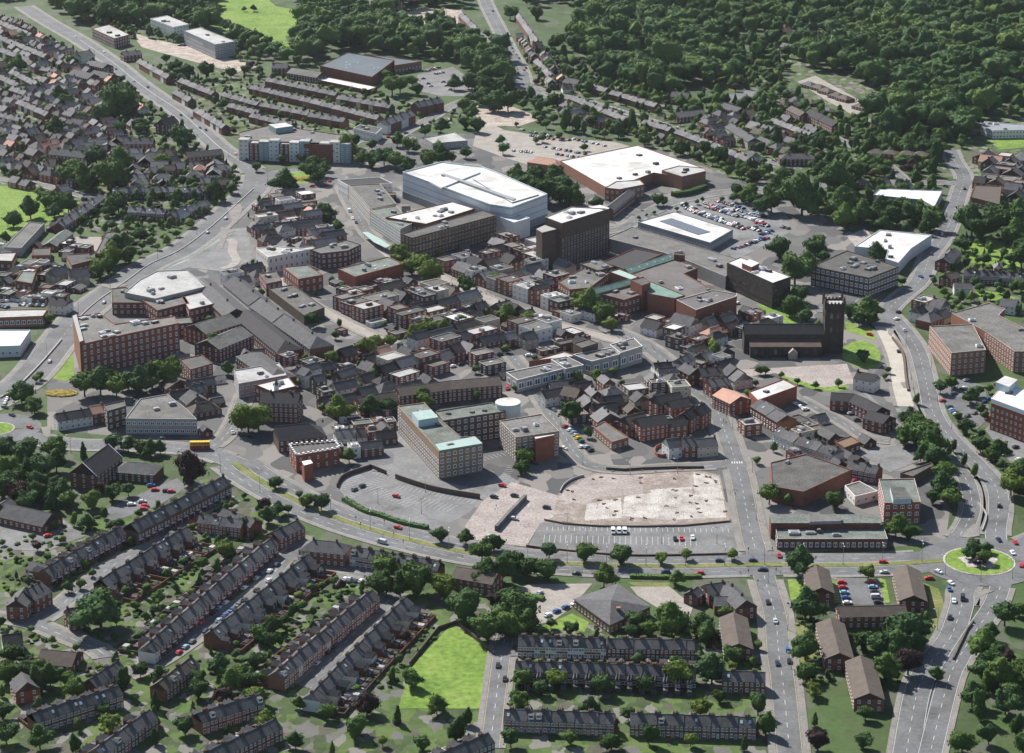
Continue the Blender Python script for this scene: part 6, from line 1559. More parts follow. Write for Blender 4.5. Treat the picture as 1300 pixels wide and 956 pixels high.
cluster([(1000,520),(1080,560),(1120,590),(1060,585),(1010,560)], ((1010,540),(1090,580)), (10,9), 'behind the white shops by the back lane', 21, hr=(6,8.5))
cluster([(1145,385),(1200,365),(1215,395),(1180,415),(1160,430),(1150,405)], ((1150,400),(1200,380)), (10,9), 'in the corner group opposite the big brown office', 22, hr=(7,10))
cluster([(1205,205),(1250,190),(1310,200),(1310,245),(1215,235)], ((1210,215),(1300,225)), (12,11), 'around the far right crossroads', 23, hr=(7,11))
cluster([(205,480),(270,465),(300,500),(290,540),(255,520)], ((230,490),(290,480)), (12,10), 'behind the showroom', 24, hr=(7,10))
cluster([(250,440),(330,420),(350,440),(300,465)], ((250,440),(320,425)), (14,12), 'below the shopping hall roofs', 25)
cluster([(225,385),(300,395),(305,415),(250,440),(228,420)], ((230,400),(300,395)), (16,13), 'beside the shopping hall roofs', 26)
cluster([(440,235),(480,232),(500,265),(470,262)], ((440,240),(490,240)), (12,10), 'at the top of the bus street', 27)
cluster([(690,300),(720,330),(790,345),(760,380),(700,350),(560,330),(640,300)], DS, (12,11), 'at the foot of the tower', 28, hr=(8,12), kinds=(('flat',4),('gable',2)))
SK = dict(kinds=(('gable',5),('hip',3)), walls=(('brick',4),('render',2.2),('brick_red',3),('brick_orange',1)), roofs=(('slate_light',6),('tile_brown',2),('slate',2),('tile_pink',.5)), hr=(7,9.5), cat='house', noun='house', gap=2.5)  # mostly the paler slate, distance haze and glare painted into suburb roofs
cluster([(0,10),(60,40),(130,90),(100,110),(0,60)], ((0,30),(60,60)), (9,9), 'in the far left suburb by the main road', 31, dens=.9, **SK)
cluster([(100,90),(150,100),(200,150),(160,180),(110,160)], ((0,30),(60,60)), (9,9), 'in the far left suburb near the big tree', 32, dens=.8, **SK)
cluster([(0,110),(100,130),(110,170),(60,200),(0,190)], ((0,130),(60,145)), (9,9), 'in the near part of far left suburb', 33, dens=.9, **SK)
cluster([(60,200),(120,170),(230,190),(290,205),(280,235),(200,235),(140,225)], ((100,200),(200,200)), (11,10), 'between suburb and the gabled row', 34, dens=.8, **SK)
cluster([(0,195),(60,205),(130,235),(110,245),(0,222)], ((0,200),(60,212)), (9,9), 'above the upper left field', 35, dens=.85, **SK)
cluster([(945,140),(1010,120),(1040,150),(1000,200),(950,190)], ((950,160),(1010,175)), (10,10), 'around the leafy villa street', 36, dens=.8, **SK)
cluster([(660,30),(690,60),(730,100),(715,110),(670,90),(655,60)], ((660,60),(680,90)), (9,9), 'right of the far hill road', 37, dens=.8, **SK)
cluster([(985,30),(1020,25),(1060,45),(1040,62),(985,60)], ((985,40),(1040,50)), (11,11), 'in clearing below the cemetery', 38, dens=.5, **SK)
cluster([(1265,8),(1310,0),(1310,40),(1255,32)], ((1265,20),(1300,20)), (10,10), 'in the top right clearing', 39, dens=.8, **SK)
cluster([(0,150),(40,145),(55,190),(0,200)], ((0,150),(40,160)), (9,9), 'at the far left edge of suburb', 40, dens=.9, **SK)
cluster([(130,330),(180,335),(120,375),(95,370)], ((130,330),(180,335)), (11,10), 'left of ring road west', 47, dens=.8)
cluster([(60,150),(100,140),(140,165),(130,190),(70,190)], ((60,160),(130,170)), (9,9), 'in the middle of the left suburb', 48, dens=.9, **SK)
cluster([(150,175),(200,190),(240,200),(230,215),(150,205)], ((150,185),(230,205)), (10,9), 'west of the far roundabout', 49, dens=.85, **SK)
cluster([(0,20),(40,30),(110,85),(100,110),(0,80)], ((0,50),(90,80)), (9,9), 'between the far left terraces', 50, dens=.9, **SK)
cluster([(0,80),(100,110),(140,150),(110,190),(0,170)], ((0,110),(90,135)), (9,9), 'between the nearer left terraces', 51, dens=.9, **SK)
cluster([(700,115),(760,140),(850,165),(840,172),(720,140)], ((720,125),(800,150)), (9,9), 'below the far villa road', 52, dens=.7, **SK)
cluster([(880,140),(1000,140),(1010,200),(960,195),(900,175)], ((900,150),(980,180)), (9,9), 'between the villas and the crossroads', 53, dens=.8, **SK)
cluster([(0,860),(60,850),(110,870),(100,900),(0,910)], ((0,880),(80,865)), (9,9), 'in the trees at the lower left corner', 42, dens=.8, **SK)
cluster([(1120,225),(1150,215),(1160,228),(1130,230)], ((1120,225),(1150,220)), (9,9), 'beside the far right crossroads hedge', 43, dens=.8, **SK)
cluster([(1180,330),(1230,340),(1300,345),(1300,330),(1240,335)], ((1200,340),(1300,342)), (9,9), 'beside the park', 44, dens=.5, **SK)
cluster([(0,395),(40,400),(45,430),(0,450)], ((0,420),(40,405)), (14,12), 'at the left edge beyond ring road', 45, kinds=(('flat',4),('gable',2)), hr=(6,8))

# low infill between the larger town buildings
LK = dict(kinds=(('flat',4),('gable',3)), walls=(('brick',4),('brick_brown',3),('render',1.5)), roofs=(('slate',3),('slate_light',2),('tile_brown',1)), hr=(3.2,6), dens=.8, gap=.6, cat='outbuilding', noun='outbuilding', chim=.4)
for i, (q, d, pl) in enumerate([([(322,232),(395,236),(440,300),(455,328),(330,325)],((325,300),(400,290)),'behind the white-fronted building'),
    ([(425,345),(545,345),(640,392),(600,420),(430,408)],((420,385),(560,352)),'between the rows below the market hall'),
    ([(340,432),(450,425),(600,412),(640,440),(520,475),(400,500),(350,480)],((330,470),(440,440)),'around the little courtyard'),
    ([(560,320),(720,355),(760,390),(740,425),(600,395),(545,350)],((556,315),(720,372)),'behind the high street fronts'),
    ([(600,412),(740,420),(700,450),(640,465)],((600,440),(720,415)),'above the stepped shops'),
    ([(735,378),(950,395),(935,470),(870,450),(760,425)],((740,380),(860,410)),'below the mall front'),
    ([(700,475),(850,490),(880,520),(800,540),(705,520)],((700,490),(800,478)),'in yards behind church street'),
    ([(205,480),(300,460),(310,520),(290,545),(210,520)],((230,490),(290,480)),'behind the showroom'),
    ([(1000,500),(1100,540),(1120,590),(1010,570)],((1010,540),(1090,580)),'along the back lane'),
    ([(180,380),(320,390),(350,440),(240,460)],((230,400),(300,395)),'between the shopping halls'),
    ([(415,500),(510,495),(500,560),(420,560)],((420,545),(490,538)),'left of the college'),
    ([(0,300),(120,300),(120,370),(0,370)],((20,340),(60,320)),'in the workshops at far left'),
    ([(420,232),(500,240),(560,300),(640,310),(560,320),(500,290)],((440,240),(490,240)),'behind the bus street stores'),
    ([(940,380),(1040,400),(1030,412),(945,410)],((870,430),(960,405)),'north of the church')]):
    cluster(q, d, (8,7), pl, 300+i, **LK)
# ================================================================== trees
use(None)
NOTREE.append([W(p) for p in [(990,95),(1050,88),(1125,125),(1125,150),(1080,155),(1000,118)]])
use('33')
trees([(205,240,72),(240,455,78),(240,655,72),(250,770,55),(545,290,42,'foliage_light')], 'beside the street left of the estate')
trees([(735,560,100),(690,650,75),(600,640,70),(740,720,80,'foliage_purple'),(640,760,70),(780,640,60),(520,620,55)], 'in the clump between the estate blocks')
trees([(1210,490,72),(1140,580,48),(1110,640,75),(1160,700,70),(1230,740,70,'foliage_purple'),(1110,760,70),(1200,790,80),(1290,780,70),(1280,470,40)], 'at the lower right corner')
trees([(680,70,55),(740,90,50),(640,80,40)], 'beside the library')
trees([(1050,185,48),(1110,215,40),(1120,170,34),(1075,240,30,'foliage_purple'),(1060,155,35)], 'on the planted roundabout')
trees([(300,150,26),(880,790,40)], 'in front of the library', )
use('23')
trees([(225,190,50),(400,200,55),(590,205,60),(785,225,36,'foliage_light'),(912,212,34,'foliage_light'),(1140,210,34,'foliage_light')], 'on the dual carriageway reservation')
trees([(50,250,70),(130,270,62),(215,285,65),(-20,290,70),(-90,300,70)], 'between dual carriageway and brown flats')
trees([(500,320,60),(860,330,40)], 'on verge beside the health centre')
trees([(660,540,52),(730,580,48),(635,590,40),(820,500,68),(840,550,85),(330,580,40)], 'in the group right of the health centre')
trees([(990,560,60),(1020,600,55),(1110,500,40),(1140,715,55),(850,800,75,'foliage_light'),(1040,790,80),(260,830,60,'foliage_light'),(90,830,60)], 'around the lone brown-roofed flats')
trees([(60,480,100),(20,560,80),(120,545,60)], 'left of the health centre lawn')
use('13')
trees([(670,270,72),(640,350,72),(820,330,95),(960,370,75,'foliage_light'),(740,370,60)], 'in the row above the green field')
trees([(1060,460,90),(1180,570,85),(1220,440,45,'foliage_purple'),(1270,420,55),(1280,520,60),(1080,540,45)], 'at the right side of the green field')
trees([(945,110,46),(1070,125,42),(1150,190,62),(1210,150,50),(1270,240,50)], 'by the dual carriageway pedestrian crossing')
trees([(800,830,55),(80,20,45),(30,60,30)], 'near the short terraces')
trees([(40,610,50),(100,560,50),(250,465,30),(90,640,45),(160,540,35),(20,740,40),(60,820,40),(350,365,26)], 'in the back gardens left of the orange-fronted row')
use('03')
tree(500,490,128,'beside the detached brick house', m='foliage', look='huge spreading green tree', hgt=.8)
trees([(440,50,40),(590,60,36),(260,60,30)], 'in the gardens behind dark row', m='foliage')
trees([(1130,190,55,'foliage_light'),(1010,255,40),(790,430,40),(770,490,30),(880,380,26)], 'in the long back gardens')
trees([(60,700,60),(30,800,65),(130,800,55),(250,820,60),(190,770,50),(330,830,45)], 'at the lower left corner')
trees([(400,355,34),(340,375,32),(460,305,24)], 'in front gardens of the left street')
trees([(700,790,42),(990,820,45),(1090,770,60),(1180,800,55),(1280,740,50),(1250,830,50),(1150,850,60)], 'around the lower gardens')
trees([(1225,60,40)], 'at the end of short red row', kind='tall')
use('02')
trees([(420,220,75),(500,215,70),(580,235,65),(640,205,55),(700,215,65),(760,190,60),(840,165,75),(860,110,40),(540,170,40)], 'in the dense row before the civic building')
trees([(105,265,60),(170,330,48),(200,180,26),(180,195,26,'foliage_light')], 'left of the civic building underpass')
trees([(20,540,60),(40,640,75),(120,560,70),(200,640,80),(270,540,65),(280,610,60),(180,720,70),(90,700,70),(10,730,70),(310,760,60),(340,800,50),(240,770,45),(150,530,50)], 'in the grove left of the chapel')
trees([(415,560,36)], 'beside station road', kind='cone')
trees([(560,510,50),(640,530,42),(700,540,42),(750,550,42),(800,545,36)], 'between station road and chapel')
tree(950,650,82,'on the verge by the car park', m='foliage_purple', look='large dark purple copper beech')
trees([(1240,390,85,'foliage_light')], 'above the bus stop on the hill street')
trees([(455,800,55,'foliage_light'),(560,760,50),(640,750,40),(510,740,34,'foliage_purple')], 'in front of the chapel')
trees([(1060,30,55),(1140,150,36),(1200,120,28)], 'among town roofs left of centre')
use('12')
trees([(30,390,75,'foliage_light'),(430,355,68,'foliage_light'),(585,340,52),(680,340,48),(840,280,50),(870,310,45,'foliage_light')], 'in the line behind the college')
trees([(485,585,40),(400,90,38,'foliage_light'),(270,95,24,'foliage_light'),(600,180,34)], 'around the battlemented hall')
trees([(118,715,38),(235,775,26),(345,815,50),(275,805,40,'foliage_light'),(180,850,30),(60,830,44,'foliage_purple'),(130,850,40)], 'on ring road verge below the battlemented hall')
trees([(610,20,50),(690,10,40),(560,30,36)], 'in the small square', m='foliage_light')
use('22')
trees([(335,360,72)], 'above the angled parked cars')
trees([(105,585,54),(90,640,40)], 'against the boxy office', m='foliage')
trees([(470,195,40,'foliage_light'),(370,190,30,'foliage_light'),(530,400,34),(420,470,30),(280,210,28),(550,160,28)], 'behind the stepped shops')
trees([(1060,60,40,'foliage_light'),(1040,30,34,'foliage_light'),(1110,120,26,'foliage_light')], 'beside church gate')
use('32')
trees([(745,380,55),(770,440,70),(850,490,85),(880,570,60),(720,470,50),(800,560,40),(920,640,60),(910,720,70),(950,770,60),(860,760,45),(780,400,50),(840,430,50)], 'in the dense belt inside the ring road')
trees([(780,290,26),(960,520,26),(1010,590,26),(1060,640,28),(940,540,22)], 'on the ring road median', kind='tall')
trees([(895,230,40),(950,210,36),(1040,280,42),(1080,250,34),(1130,240,28),(1090,340,30),(1010,420,42),(1090,510,46),(1165,545,55),(1240,700,70,'foliage_light'),(1280,640,55),(1175,225,30),(1110,370,24)], 'around the hotel car park')
trees([(520,80,36),(65,750,60),(155,780,30),(385,780,52),(640,150,22,),(625,180,20)], 'near the depot and churchyard')
trees([(45,150,26),(20,150,28),(120,175,18),(200,205,20),(290,225,20),(400,215,22)], 'along the churchyard wall', m='foliage')
use('31')
trees([(225,150,95),(75,170,60),(110,100,50),(140,40,50),(60,130,40)], 'beside the long car park')
trees([(400,60,80),(370,30,50),(470,30,60),(320,20,40)], 'by the crossroads above the car park')
trees([(410,190,80),(520,230,60),(600,220,65),(660,240,55),(750,220,60),(850,260,60),(800,230,50),(430,250,60),(700,190,50)], 'in the belt in front of the leisure building')
trees([(120,390,60),(190,500,85),(290,400,60),(250,470,50),(585,425,50),(300,360,40),(330,440,40)], 'around the big brown office')
trees([(1050,270,80),(1100,300,70),(1200,260,90),(1270,240,70),(1250,330,70),(1150,230,60),(1290,440,60),(1290,390,50)], 'in the park clump')
trees([(1110,450,34),(1000,380,40),(1060,425,16),(1195,480,22),(1290,580,40)], 'on the park lawn')
trees([(210,620,50),(190,680,60),(235,730,44),(160,640,40),(300,770,24)], 'on the lawn left of church tower')
trees([(455,700,46),(530,700,60),(560,740,40),(500,740,40)], 'on the lawn right of church tower')
trees([(710,560,26)], 'at the London road corner')
use('21')
trees([(60,50,50),(130,90,70),(200,120,75),(280,110,80),(330,140,65),(240,60,60),(150,50,60),(360,170,45),(60,90,50)], 'in the clump behind the cinema')
trees([(470,185,42),(770,170,36),(800,175,30)], 'in front of the supermarket')
trees([(865,215,15),(912,195,15),(965,182,15),(993,170,14),(1090,168,18),(750,235,12),(675,262,12),(712,248,10)], 'in the young avenue beside the service road')
trees([(740,315,16),(775,325,16),(810,335,14),(842,348,16),(878,358,18)], 'beside the solar-panelled store')
trees([(1160,120,36),(1200,150,40),(1250,170,45),(1290,200,50),(1230,120,40),(1145,160,26)], 'at the far end of long car park')
trees([(430,690,70,'foliage_light'),(490,730,60),(370,670,45,'foliage_light'),(20,740,50),(115,770,50,'foliage_light'),(540,790,40,'foliage_light')], 'along the middle of high street')
use('11')
trees([(165,80,60),(330,50,44),(290,20,50),(350,20,40),(210,110,34)], 'on the far roundabout island')
trees([(370,230,52),(430,300,34),(345,210,30)], 'beside the market street')
trees([(740,440,60,'foliage_light'),(840,480,60,'foliage_light'),(890,520,60,'foliage_light'),(800,500,50),(940,440,20)], 'at the end of the bus canopy', m='foliage_light')
trees([(1070,590,50),(1210,560,38,'foliage_light'),(305,770,44)], 'on the high street square')
trees([(870,810,50),(960,810,40),(1050,780,45),(1260,750,50),(800,840,40),(1130,790,30)], 'in the planted square below the market hall', m='foliage_light')
use('01')
trees([(65,265,45),(150,215,55),(230,160,55),(290,190,60),(340,190,50),(270,230,40),(200,130,34)], 'on the upper left field')
trees([(350,40,60),(420,60,65),(560,40,90),(600,60,70),(460,90,40),(590,180,60),(540,220,40)], 'behind the gabled row')
trees([(1085,135,50),(1160,110,34),(870,160,30)], 'near the ring road bend')
trees([(840,110,34),(875,160,32)], 'in the gabled row gardens', kind='cone')
trees([(560,440,60,'foliage_light'),(500,500,60),(590,400,50),(640,440,50),(540,500,45),(450,480,30),(620,380,40),(700,340,40)], 'between the school and ring road')
trees([(240,765,34),(400,330,26),(30,360,30)], 'by the orange brick depot')
use('00')
trees([(590,490,100),(640,540,60),(545,540,60),(290,470,40,'foliage'),(335,500,42)], 'beside the small car park in the left suburb')
trees([(270,640,50),(480,580,46),(910,680,65),(590,640,40),(690,620,40),(600,800,60),(480,770,60),(820,800,44,'foliage_light'),(360,840,60),(550,850,60),(700,640,36)], 'in the left suburb gardens')
trees([(740,545,30,'foliage_light')], 'on the round green beside the main road', kind='bush')
trees([(1030,345,50),(1155,360,34),(1230,345,30),(940,350,40),(880,330,36),(830,290,30),(1270,40,18),(1220,45,14)], 'around the earth building site')
trees([(110,180,34),(90,320,44),(350,300,34),(110,190,30),(1115,520,30)], 'in far left gardens')
use('10')
trees([(470,740,62,'foliage_light'),(510,700,40),(600,790,50),(660,780,50),(720,800,50),(780,820,40),(550,790,36),(600,720,30)], 'in the row right of the colourful flats')
trees([(725,700,36),(780,720,40),(865,650,36),(945,630,36),(880,790,55),(950,780,50),(1070,760,34),(930,730,30),(820,740,26),(1000,790,30)], 'around the petrol station')
trees([(1010,415,36),(700,420,60),(740,420,46),(830,440,36),(800,400,34),(580,395,26),(670,370,34)], 'around the sports hall car park')
trees([(1160,340,65),(1100,400,50),(1170,430,60),(1210,500,60),(1060,520,40),(1100,560,40),(1130,620,44),(1070,610,36),(1250,280,36),(1270,430,50),(1280,500,60),(1240,360,40),(1150,480,50)], 'beside the far hill road foot')
trees([(400,440,20),(500,450,18),(560,455,20),(610,460,20),(650,475,20),(450,450,18)], 'behind the far terrace grid')
trees([(250,790,30),(150,790,30),(300,810,40),(350,820,36),(20,830,30)], 'in front of the colourful flats')
trees([(1240,700,28),(1255,740,34)], 'in the supermarket car park')
use('20')
trees([(60,620,14),(190,690,24),(275,675,24),(400,735,22),(160,700,20)], 'in the supermarket parking rows')
trees([(250,215,36),(165,60,40),(30,60,40),(100,230,20),(700,590,30),(880,440,30)], 'around the far hill road villas')
use(None)
tree_line((600,300),(640,310), 2, 2.5, 'behind the brown store')
# belts of trees between roads and buildings
PB = dict()
random_trees([(560,118),(640,112),(700,128),(760,150),(860,178),(960,215),(1000,240),(965,235),(880,205),(800,182),(690,165),(640,150),(610,135)], 11, (4,6.5), 'in the long belt behind the supermarket', 61)
random_trees([(1040,215),(1100,205),(1180,215),(1195,225),(1050,228)], 10, (3.5,6), 'in the belt behind the crossroads', 62)
random_trees([(195,85),(240,98),(265,115),(240,112),(200,98)], 8, (3,4.5), 'behind the roadside row', 63)
random_trees([(0,620),(60,600),(90,640),(60,660),(0,650)], 11, (4,6), 'in the left grove below the chapel', 64)
random_trees([(0,880),(200,870),(350,900),(600,900),(600,960),(0,960)], 16, (2.5,5), 'in the gardens at the lower left edge', 65)
random_trees([(640,880),(1000,870),(1130,900),(1140,960),(640,960)], 18, (3,5), 'in the gardens at the lower middle edge', 66)
random_trees([(1190,880),(1300,850),(1340,960),(1190,960)], 12, (3.5,6), 'at the lower right edge', 67)
random_trees([(0,60),(150,100),(290,210),(200,240),(0,225)], 24, (2.5,4.5), 'scattered in the left suburb', 68)
random_trees([(960,115),(1010,100),(1110,150),(1200,200),(1120,225),(1010,205),(950,190)], 10, (3.2,6), 'scattered around the right suburb', 69)
random_trees([(1160,330),(1300,345),(1340,370),(1340,400),(1230,385),(1190,375)], 16, (2.5,4), 'in the gardens below the park', 70)
random_trees([(150,640),(290,610),(340,660),(200,760),(130,800)], 13, (1.6,2.8), 'in gardens of the left terraces', 71)
random_trees([(260,800),(400,720),(470,750),(350,860),(250,860)], 13, (1.6,2.8), 'in gardens between the two long terraces', 72)
random_trees([(720,480),(850,490),(880,520),(800,540),(720,520)], 17, (1.5,2.6), 'in the yards behind church street', 73)
random_trees([(690,60),(860,125),(840,135),(720,108)], 14, (2.2,4), 'in the allotment strip below the wood', 74)
random_trees([(1200,520),(1260,560),(1300,600),(1320,640),(1280,640),(1265,600),(1230,560)], 9, (2.5,4), 'on the bank right of the ring road', 75)
BK = (('bush','foliage',4),('bush','foliage_light',1),('bush','foliage_purple',.3)); NK = (('round','foliage',4),('tall','foliage',2.5),('cone','foliage',1.5),('round','foliage_light',1.2),('round','foliage_purple',.4))
for i, (q, pl) in enumerate([([(0,690),(150,650),(290,615),(300,640),(130,740),(0,780)],'in the gardens of the left terraces'),([(100,790),(240,690),(340,665),(330,700),(190,810),(140,850)],'in the long gardens right of left street'),([(250,840),(400,710),(470,745),(345,850),(300,866)],'in the gardens behind the orange-fronted row'),([(430,870),(520,790),(560,800),(500,880)],'in the gardens beside the green field'),([(0,790),(180,830),(150,866),(0,866)],'in the lower left gardens'),([(640,790),(900,795),(1000,830),(1000,870),(640,870)],'in the gardens of the level rows'),([(1000,770),(1180,780),(1170,870),(1010,870)],'between the estate blocks')]):
    random_trees(q, 5.2, (.9,1.9), pl, 200+i, kinds=BK)
    random_trees(q, 12, (1.5,2.9), pl, 220+i, kinds=NK)
for i, (q, pl, sp, rr) in enumerate([([(0,60),(60,45),(150,100),(215,150),(270,195),(310,225),(250,290),(130,300),(0,232)],'in the far left suburb gardens',11,(1.6,3.6)),([(200,90),(330,90),(480,120),(620,150),(500,170),(300,180)],'around the far terrace grid',12,(1.5,3.2)),([(640,60),(700,90),(900,140),(1010,210),(960,240),(880,205),(640,120)],'around the far villas',10,(2,4.2)),([(1190,380),(1225,300),(1310,290),(1340,400),(1220,410)],'around the park houses',10,(1.8,3.6)),([(330,240),(430,300),(470,380),(640,400),(760,430),(700,500),(420,540),(300,470),(250,440)],'in the yards of the town centre',22,(1.5,3)),([(860,440),(930,470),(1000,520),(1100,600),(960,600)],'in the yards east of church street',20,(1.5,2.8)),([(640,560),(700,590),(640,600)],'by the boxy office',12,(1.5,2.5)),([(160,225),(320,225),(262,288),(180,335),(130,310)],'between suburb and ring road west',11,(2,4)),([(1030,215),(1190,230),(1185,300),(1090,290),(1010,250)],'around the leisure building',10,(3,5.5)),([(905,50),(1000,55),(1010,110),(930,118)],'around the cul-de-sac',11,(3.5,6)),([(1120,150),(1230,165),(1225,195),(1190,210),(1110,185)],'between wood and far right crossroads',11,(4,7)),([(670,60),(740,85),(860,128),(930,120),(1000,150),(950,170),(850,140),(700,110)],'along the foot of the wood',10,(3,6)),([(110,30),(200,60),(330,100),(330,75),(240,30),(150,20)],'between far main road and wood',10,(3,5.5))]):
    random_trees(q, sp, rr, pl, 240+i, kinds=NK)
# woods (nobody could count them)
woodland('woodland', [(640,-60),(1400,-80),(1400,150),(1290,150),(1235,158),(1222,180),(1160,180),(1125,176),(1108,164),(1125,145),(1066,104),(1018,88),(1000,62),(940,90),(930,108),(900,112),(870,112),(845,130),(790,112),(740,80),(700,60),(670,25)], 14, (6.5,10), 'dense dark green wood covering the hill at the top right')
woodland('woodland', [(60,-60),(300,-60),(275,5),(272,28),(300,45),(260,46),(210,30),(160,36),(100,30),(60,8)], 13, (5.5,9), 'dense wood along the top left edge behind the white college block', 6)
woodland('woodland', [(290,46),(360,76),(372,60),(385,45),(400,20),(380,5),(350,-50),(600,-60),(600,0),(585,10),(530,8),(478,26),(520,42),(590,32),(612,40),(640,75),(640,112),(600,100),(575,82),(530,75),(440,62),(400,80),(372,88),(330,75)], 13, (5.5,9), 'belt of wood between bright field and sports hall', 8)
woodland('woodland', [(-900,-60),(-20,-60),(30,0),(-900,0)], 16, (5,8), 'distant trees beyond the upper left suburb', 9)
# ================================================================== vehicles
use('21')
PK = 'in the long car park beside the solar-panelled store'
for a, b, n in [((925,222),(1100,275),20),((1000,206),(1180,262),20),((1150,290),(1290,335),14),((1060,180),(1180,212),12),((900,215),(1040,262),18),((950,238),(1140,300),22),((1060,275),(1200,322),18),((1000,190),(1150,235),20),((1100,230),(1300,290),24),((1130,215),(1290,262),18),((1100,188),(1200,220),14),((1130,425),(1260,385),12),((1200,400),(1290,370),8),((890,200),(960,222),10),((1235,320),(1300,300),7)]: park_row(a, b, n, PK, .8, z=.12)
use('31')
for a, b, n in [((0,230),(60,260),8),((0,280),(60,300),7),((20,340),(80,320),6),((0,365),(60,355),6),((120,300),(160,310),4)]: park_row(a, b, n, 'at the right end of long car park', .75, z=.12)
use('20')
PK = 'in the supermarket car park'
for a, b, n in [((80,650),(330,705),24),((190,735),(420,775),22),((330,695),(520,735),16),((130,680),(250,700),10),((30,755),(140,765),9),((240,770),(370,790),12),((10,720),(100,722),6)]: park_row(a, b, n, PK, .5, z=.12)
use('10')
for a, b, n in [((740,375),(830,350),9),((850,365),(940,340),9),((880,380),(980,360),9),((850,390),(900,440),4),((930,385),(1000,460),4)]: park_row(a, b, n, 'in the sports hall car park', .7, z=.12)
use('22')
A, B = (330,470),(455,575)
for i, (c, x, y) in enumerate([('red',305,438),('white',330,455),('pale blue',346,468),('silver',358,482),('yellow',370,496),('green',386,512),('white',388,540),('silver',413,540),('black',433,556)]): car((x,y),(x+40,y-16),'in the angled bays beside the street', c, False, z=.2)
car((300,547),(330,560),'at the kerb opposite the angled bays','white')
car((52,784),(90,788),'on the pink paved yard','black',False); car((213,843),(250,846),'on the pink paved yard','black',False)
car((15,248),(20,260),'beside the stepped shops','red',False); car((125,82),(160,80),'on the service deck road','white',False)
car((568,462),(600,465),'on the garage roof yard','dark blue',False,z=4.7); car((595,462),(625,465),'on the garage roof yard','grey',False,z=4.7)
use('12')
car((512,752),(545,735),'in the curved car park','grey',False); car((552,735),(585,718),'in the curved car park','black',False); car((722,787),(760,795),'in the curved car park','red',False); car((1252,733),(1290,740),'near the site corner','red',False); car((1210,790),(1250,795),'near the site corner','black',False); car((1215,162),(1255,162),'behind brown-tiled range','silver',False); car((1278,245),(1285,270),'behind brown-tiled range','red',False); car((650,238),(660,225),'in the courtyard','red',False)
use('23')
for x, c in ((545,'white'),(575,'white'),(603,'white')): car((x,98),(x+2,125),'in the striped car park',c,False,kind='van',z=.2)
car((855,134),(856,155),'in the striped car park','black',False); car((887,132),(888,155),'in the striped car park','red',False); car((943,128),(945,150),'in the striped car park','white',False)
DC = 'on the dual carriageway'
car((362,308),(300,306),DC,'black'); car((808,298),(750,298),DC,'dark blue'); car((978,305),(920,306),DC,'red'); car((1078,243),(1130,243),DC,'dark blue'); car((1245,242),(1300,242),DC,'dark blue'); car((50,32),(90,38),'near the ramp wall','silver',False); car((1290,288),(1240,288),DC,'dark blue')
use('13')
car((730,78),(780,90),DC,'red'); car((648,150),(600,138),DC,'silver',kind='van')
for x, c in ((466,'white'),(488,'silver'),(514,'dark blue'),(545,'white')): car((x,335 if x < 500 else 345),(x+12,320 if x < 500 else 330),'in the small bay behind the hedge',c,False)
car((1230,768),(1225,800),'on the lane right of green field','black'); car((1265,835),(1262,860),'on the lane right of green field','black')
car((88,295),(110,275),'in the car-lined street','white',False); car((125,262),(145,245),'in the car-lined street','dark blue',False)
use('33')
PK = 'in the small car park between the flats'
for i, c in enumerate(['red','red','pale blue','blue','white']): car((415+i*7, 340+i*25),(460+i*7,338+i*25),PK,c,False,z=.2)
for i, c in enumerate(['red','pale blue','black','silver','black']): car((560+i*8, 338+i*25),(600+i*8,338+i*25),PK,c,False,z=.2,kind='van' if i == 3 else 'car')
car((617,242),(660,242),DC,'red'); car((622,292),(570,292),DC,'silver'); car((35,278),(90,278),DC,'black'); car((112,212),(115,230),'beside the junction','red',False)
RP = 'near the planted roundabout'
for x, y, dx, dy, c in ((885,290,30,12,'white'),(840,320,-30,0,'red'),(945,345,20,12,'white'),(938,375,10,20,'blue'),(960,432,2,25,'white'),(1003,420,0,30,'black'),(940,512,-8,25,'black'),(1178,135,16,16,'dark blue'),(1258,148,16,20,'red'),(1245,198,14,18,'white'),(1288,258,0,25,'red')): car((x,y),(x+dx,y+dy),RP,c,kind='van' if (x,y) in ((1003,420),) else 'car')
SR = 'on the street left of the flats'
for x, y, c in ((57,438,'black'),(93,530,'silver'),(103,735,'dark blue'),(10,635,'black'),(240,797,'white'),(255,822,'red')): car((x,y),(x+8,y+30),SR,c)
use('32')
for x, y, dx, dy, c in ((1180,810,4,-40,'black'),(690,60,-10,-30,'dark blue'),): car((x,y),(x+dx,y+dy),'on the ring road east',c)
PK = 'in the hotel car park'
for x, y, c in ((940,330,'dark blue'),(950,345,'pale blue'),(960,355,'blue'),(970,366,'white'),(978,378,'silver'),(905,300,'red'),(1010,238,'white'),(1090,300,'black'),(1110,305,'dark blue'),(1080,315,'silver'),(1130,380,'red'),(1260,525,'black'),(1275,585,'white'),(1020,200,'silver'),(960,265,'grey'),(1130,290,'blue')): car((x,y),(x+30,y-8),PK,c,False,z=.2)
for x, y, c in ((240,342,'white'),(335,400,'silver'),(195,400,'pale blue'),(200,412,'white'),(490,394,'black'),(485,688,'red'),(460,362,'silver')): car((x,y),(x+30,y-4),'in the yards below the churchyard',c,False)
use('31')
for x, y, dx, dy, c in ((800,540,20,8,'blue'),(855,538,25,2,'dark blue'),(850,430,-6,30,'black'),(903,335,0,20,'silver'),(1012,113,5,-20,'black'),(920,100,30,3,'black'),(690,710,25,-15,'black'),(683,745,25,-5,'white'),(720,800,15,20,'silver'),(552,820,40,8,'red'),(410,645,25,5,'silver')): car((x,y),(x+dx,y+dy),'on London road',c)
use('02')
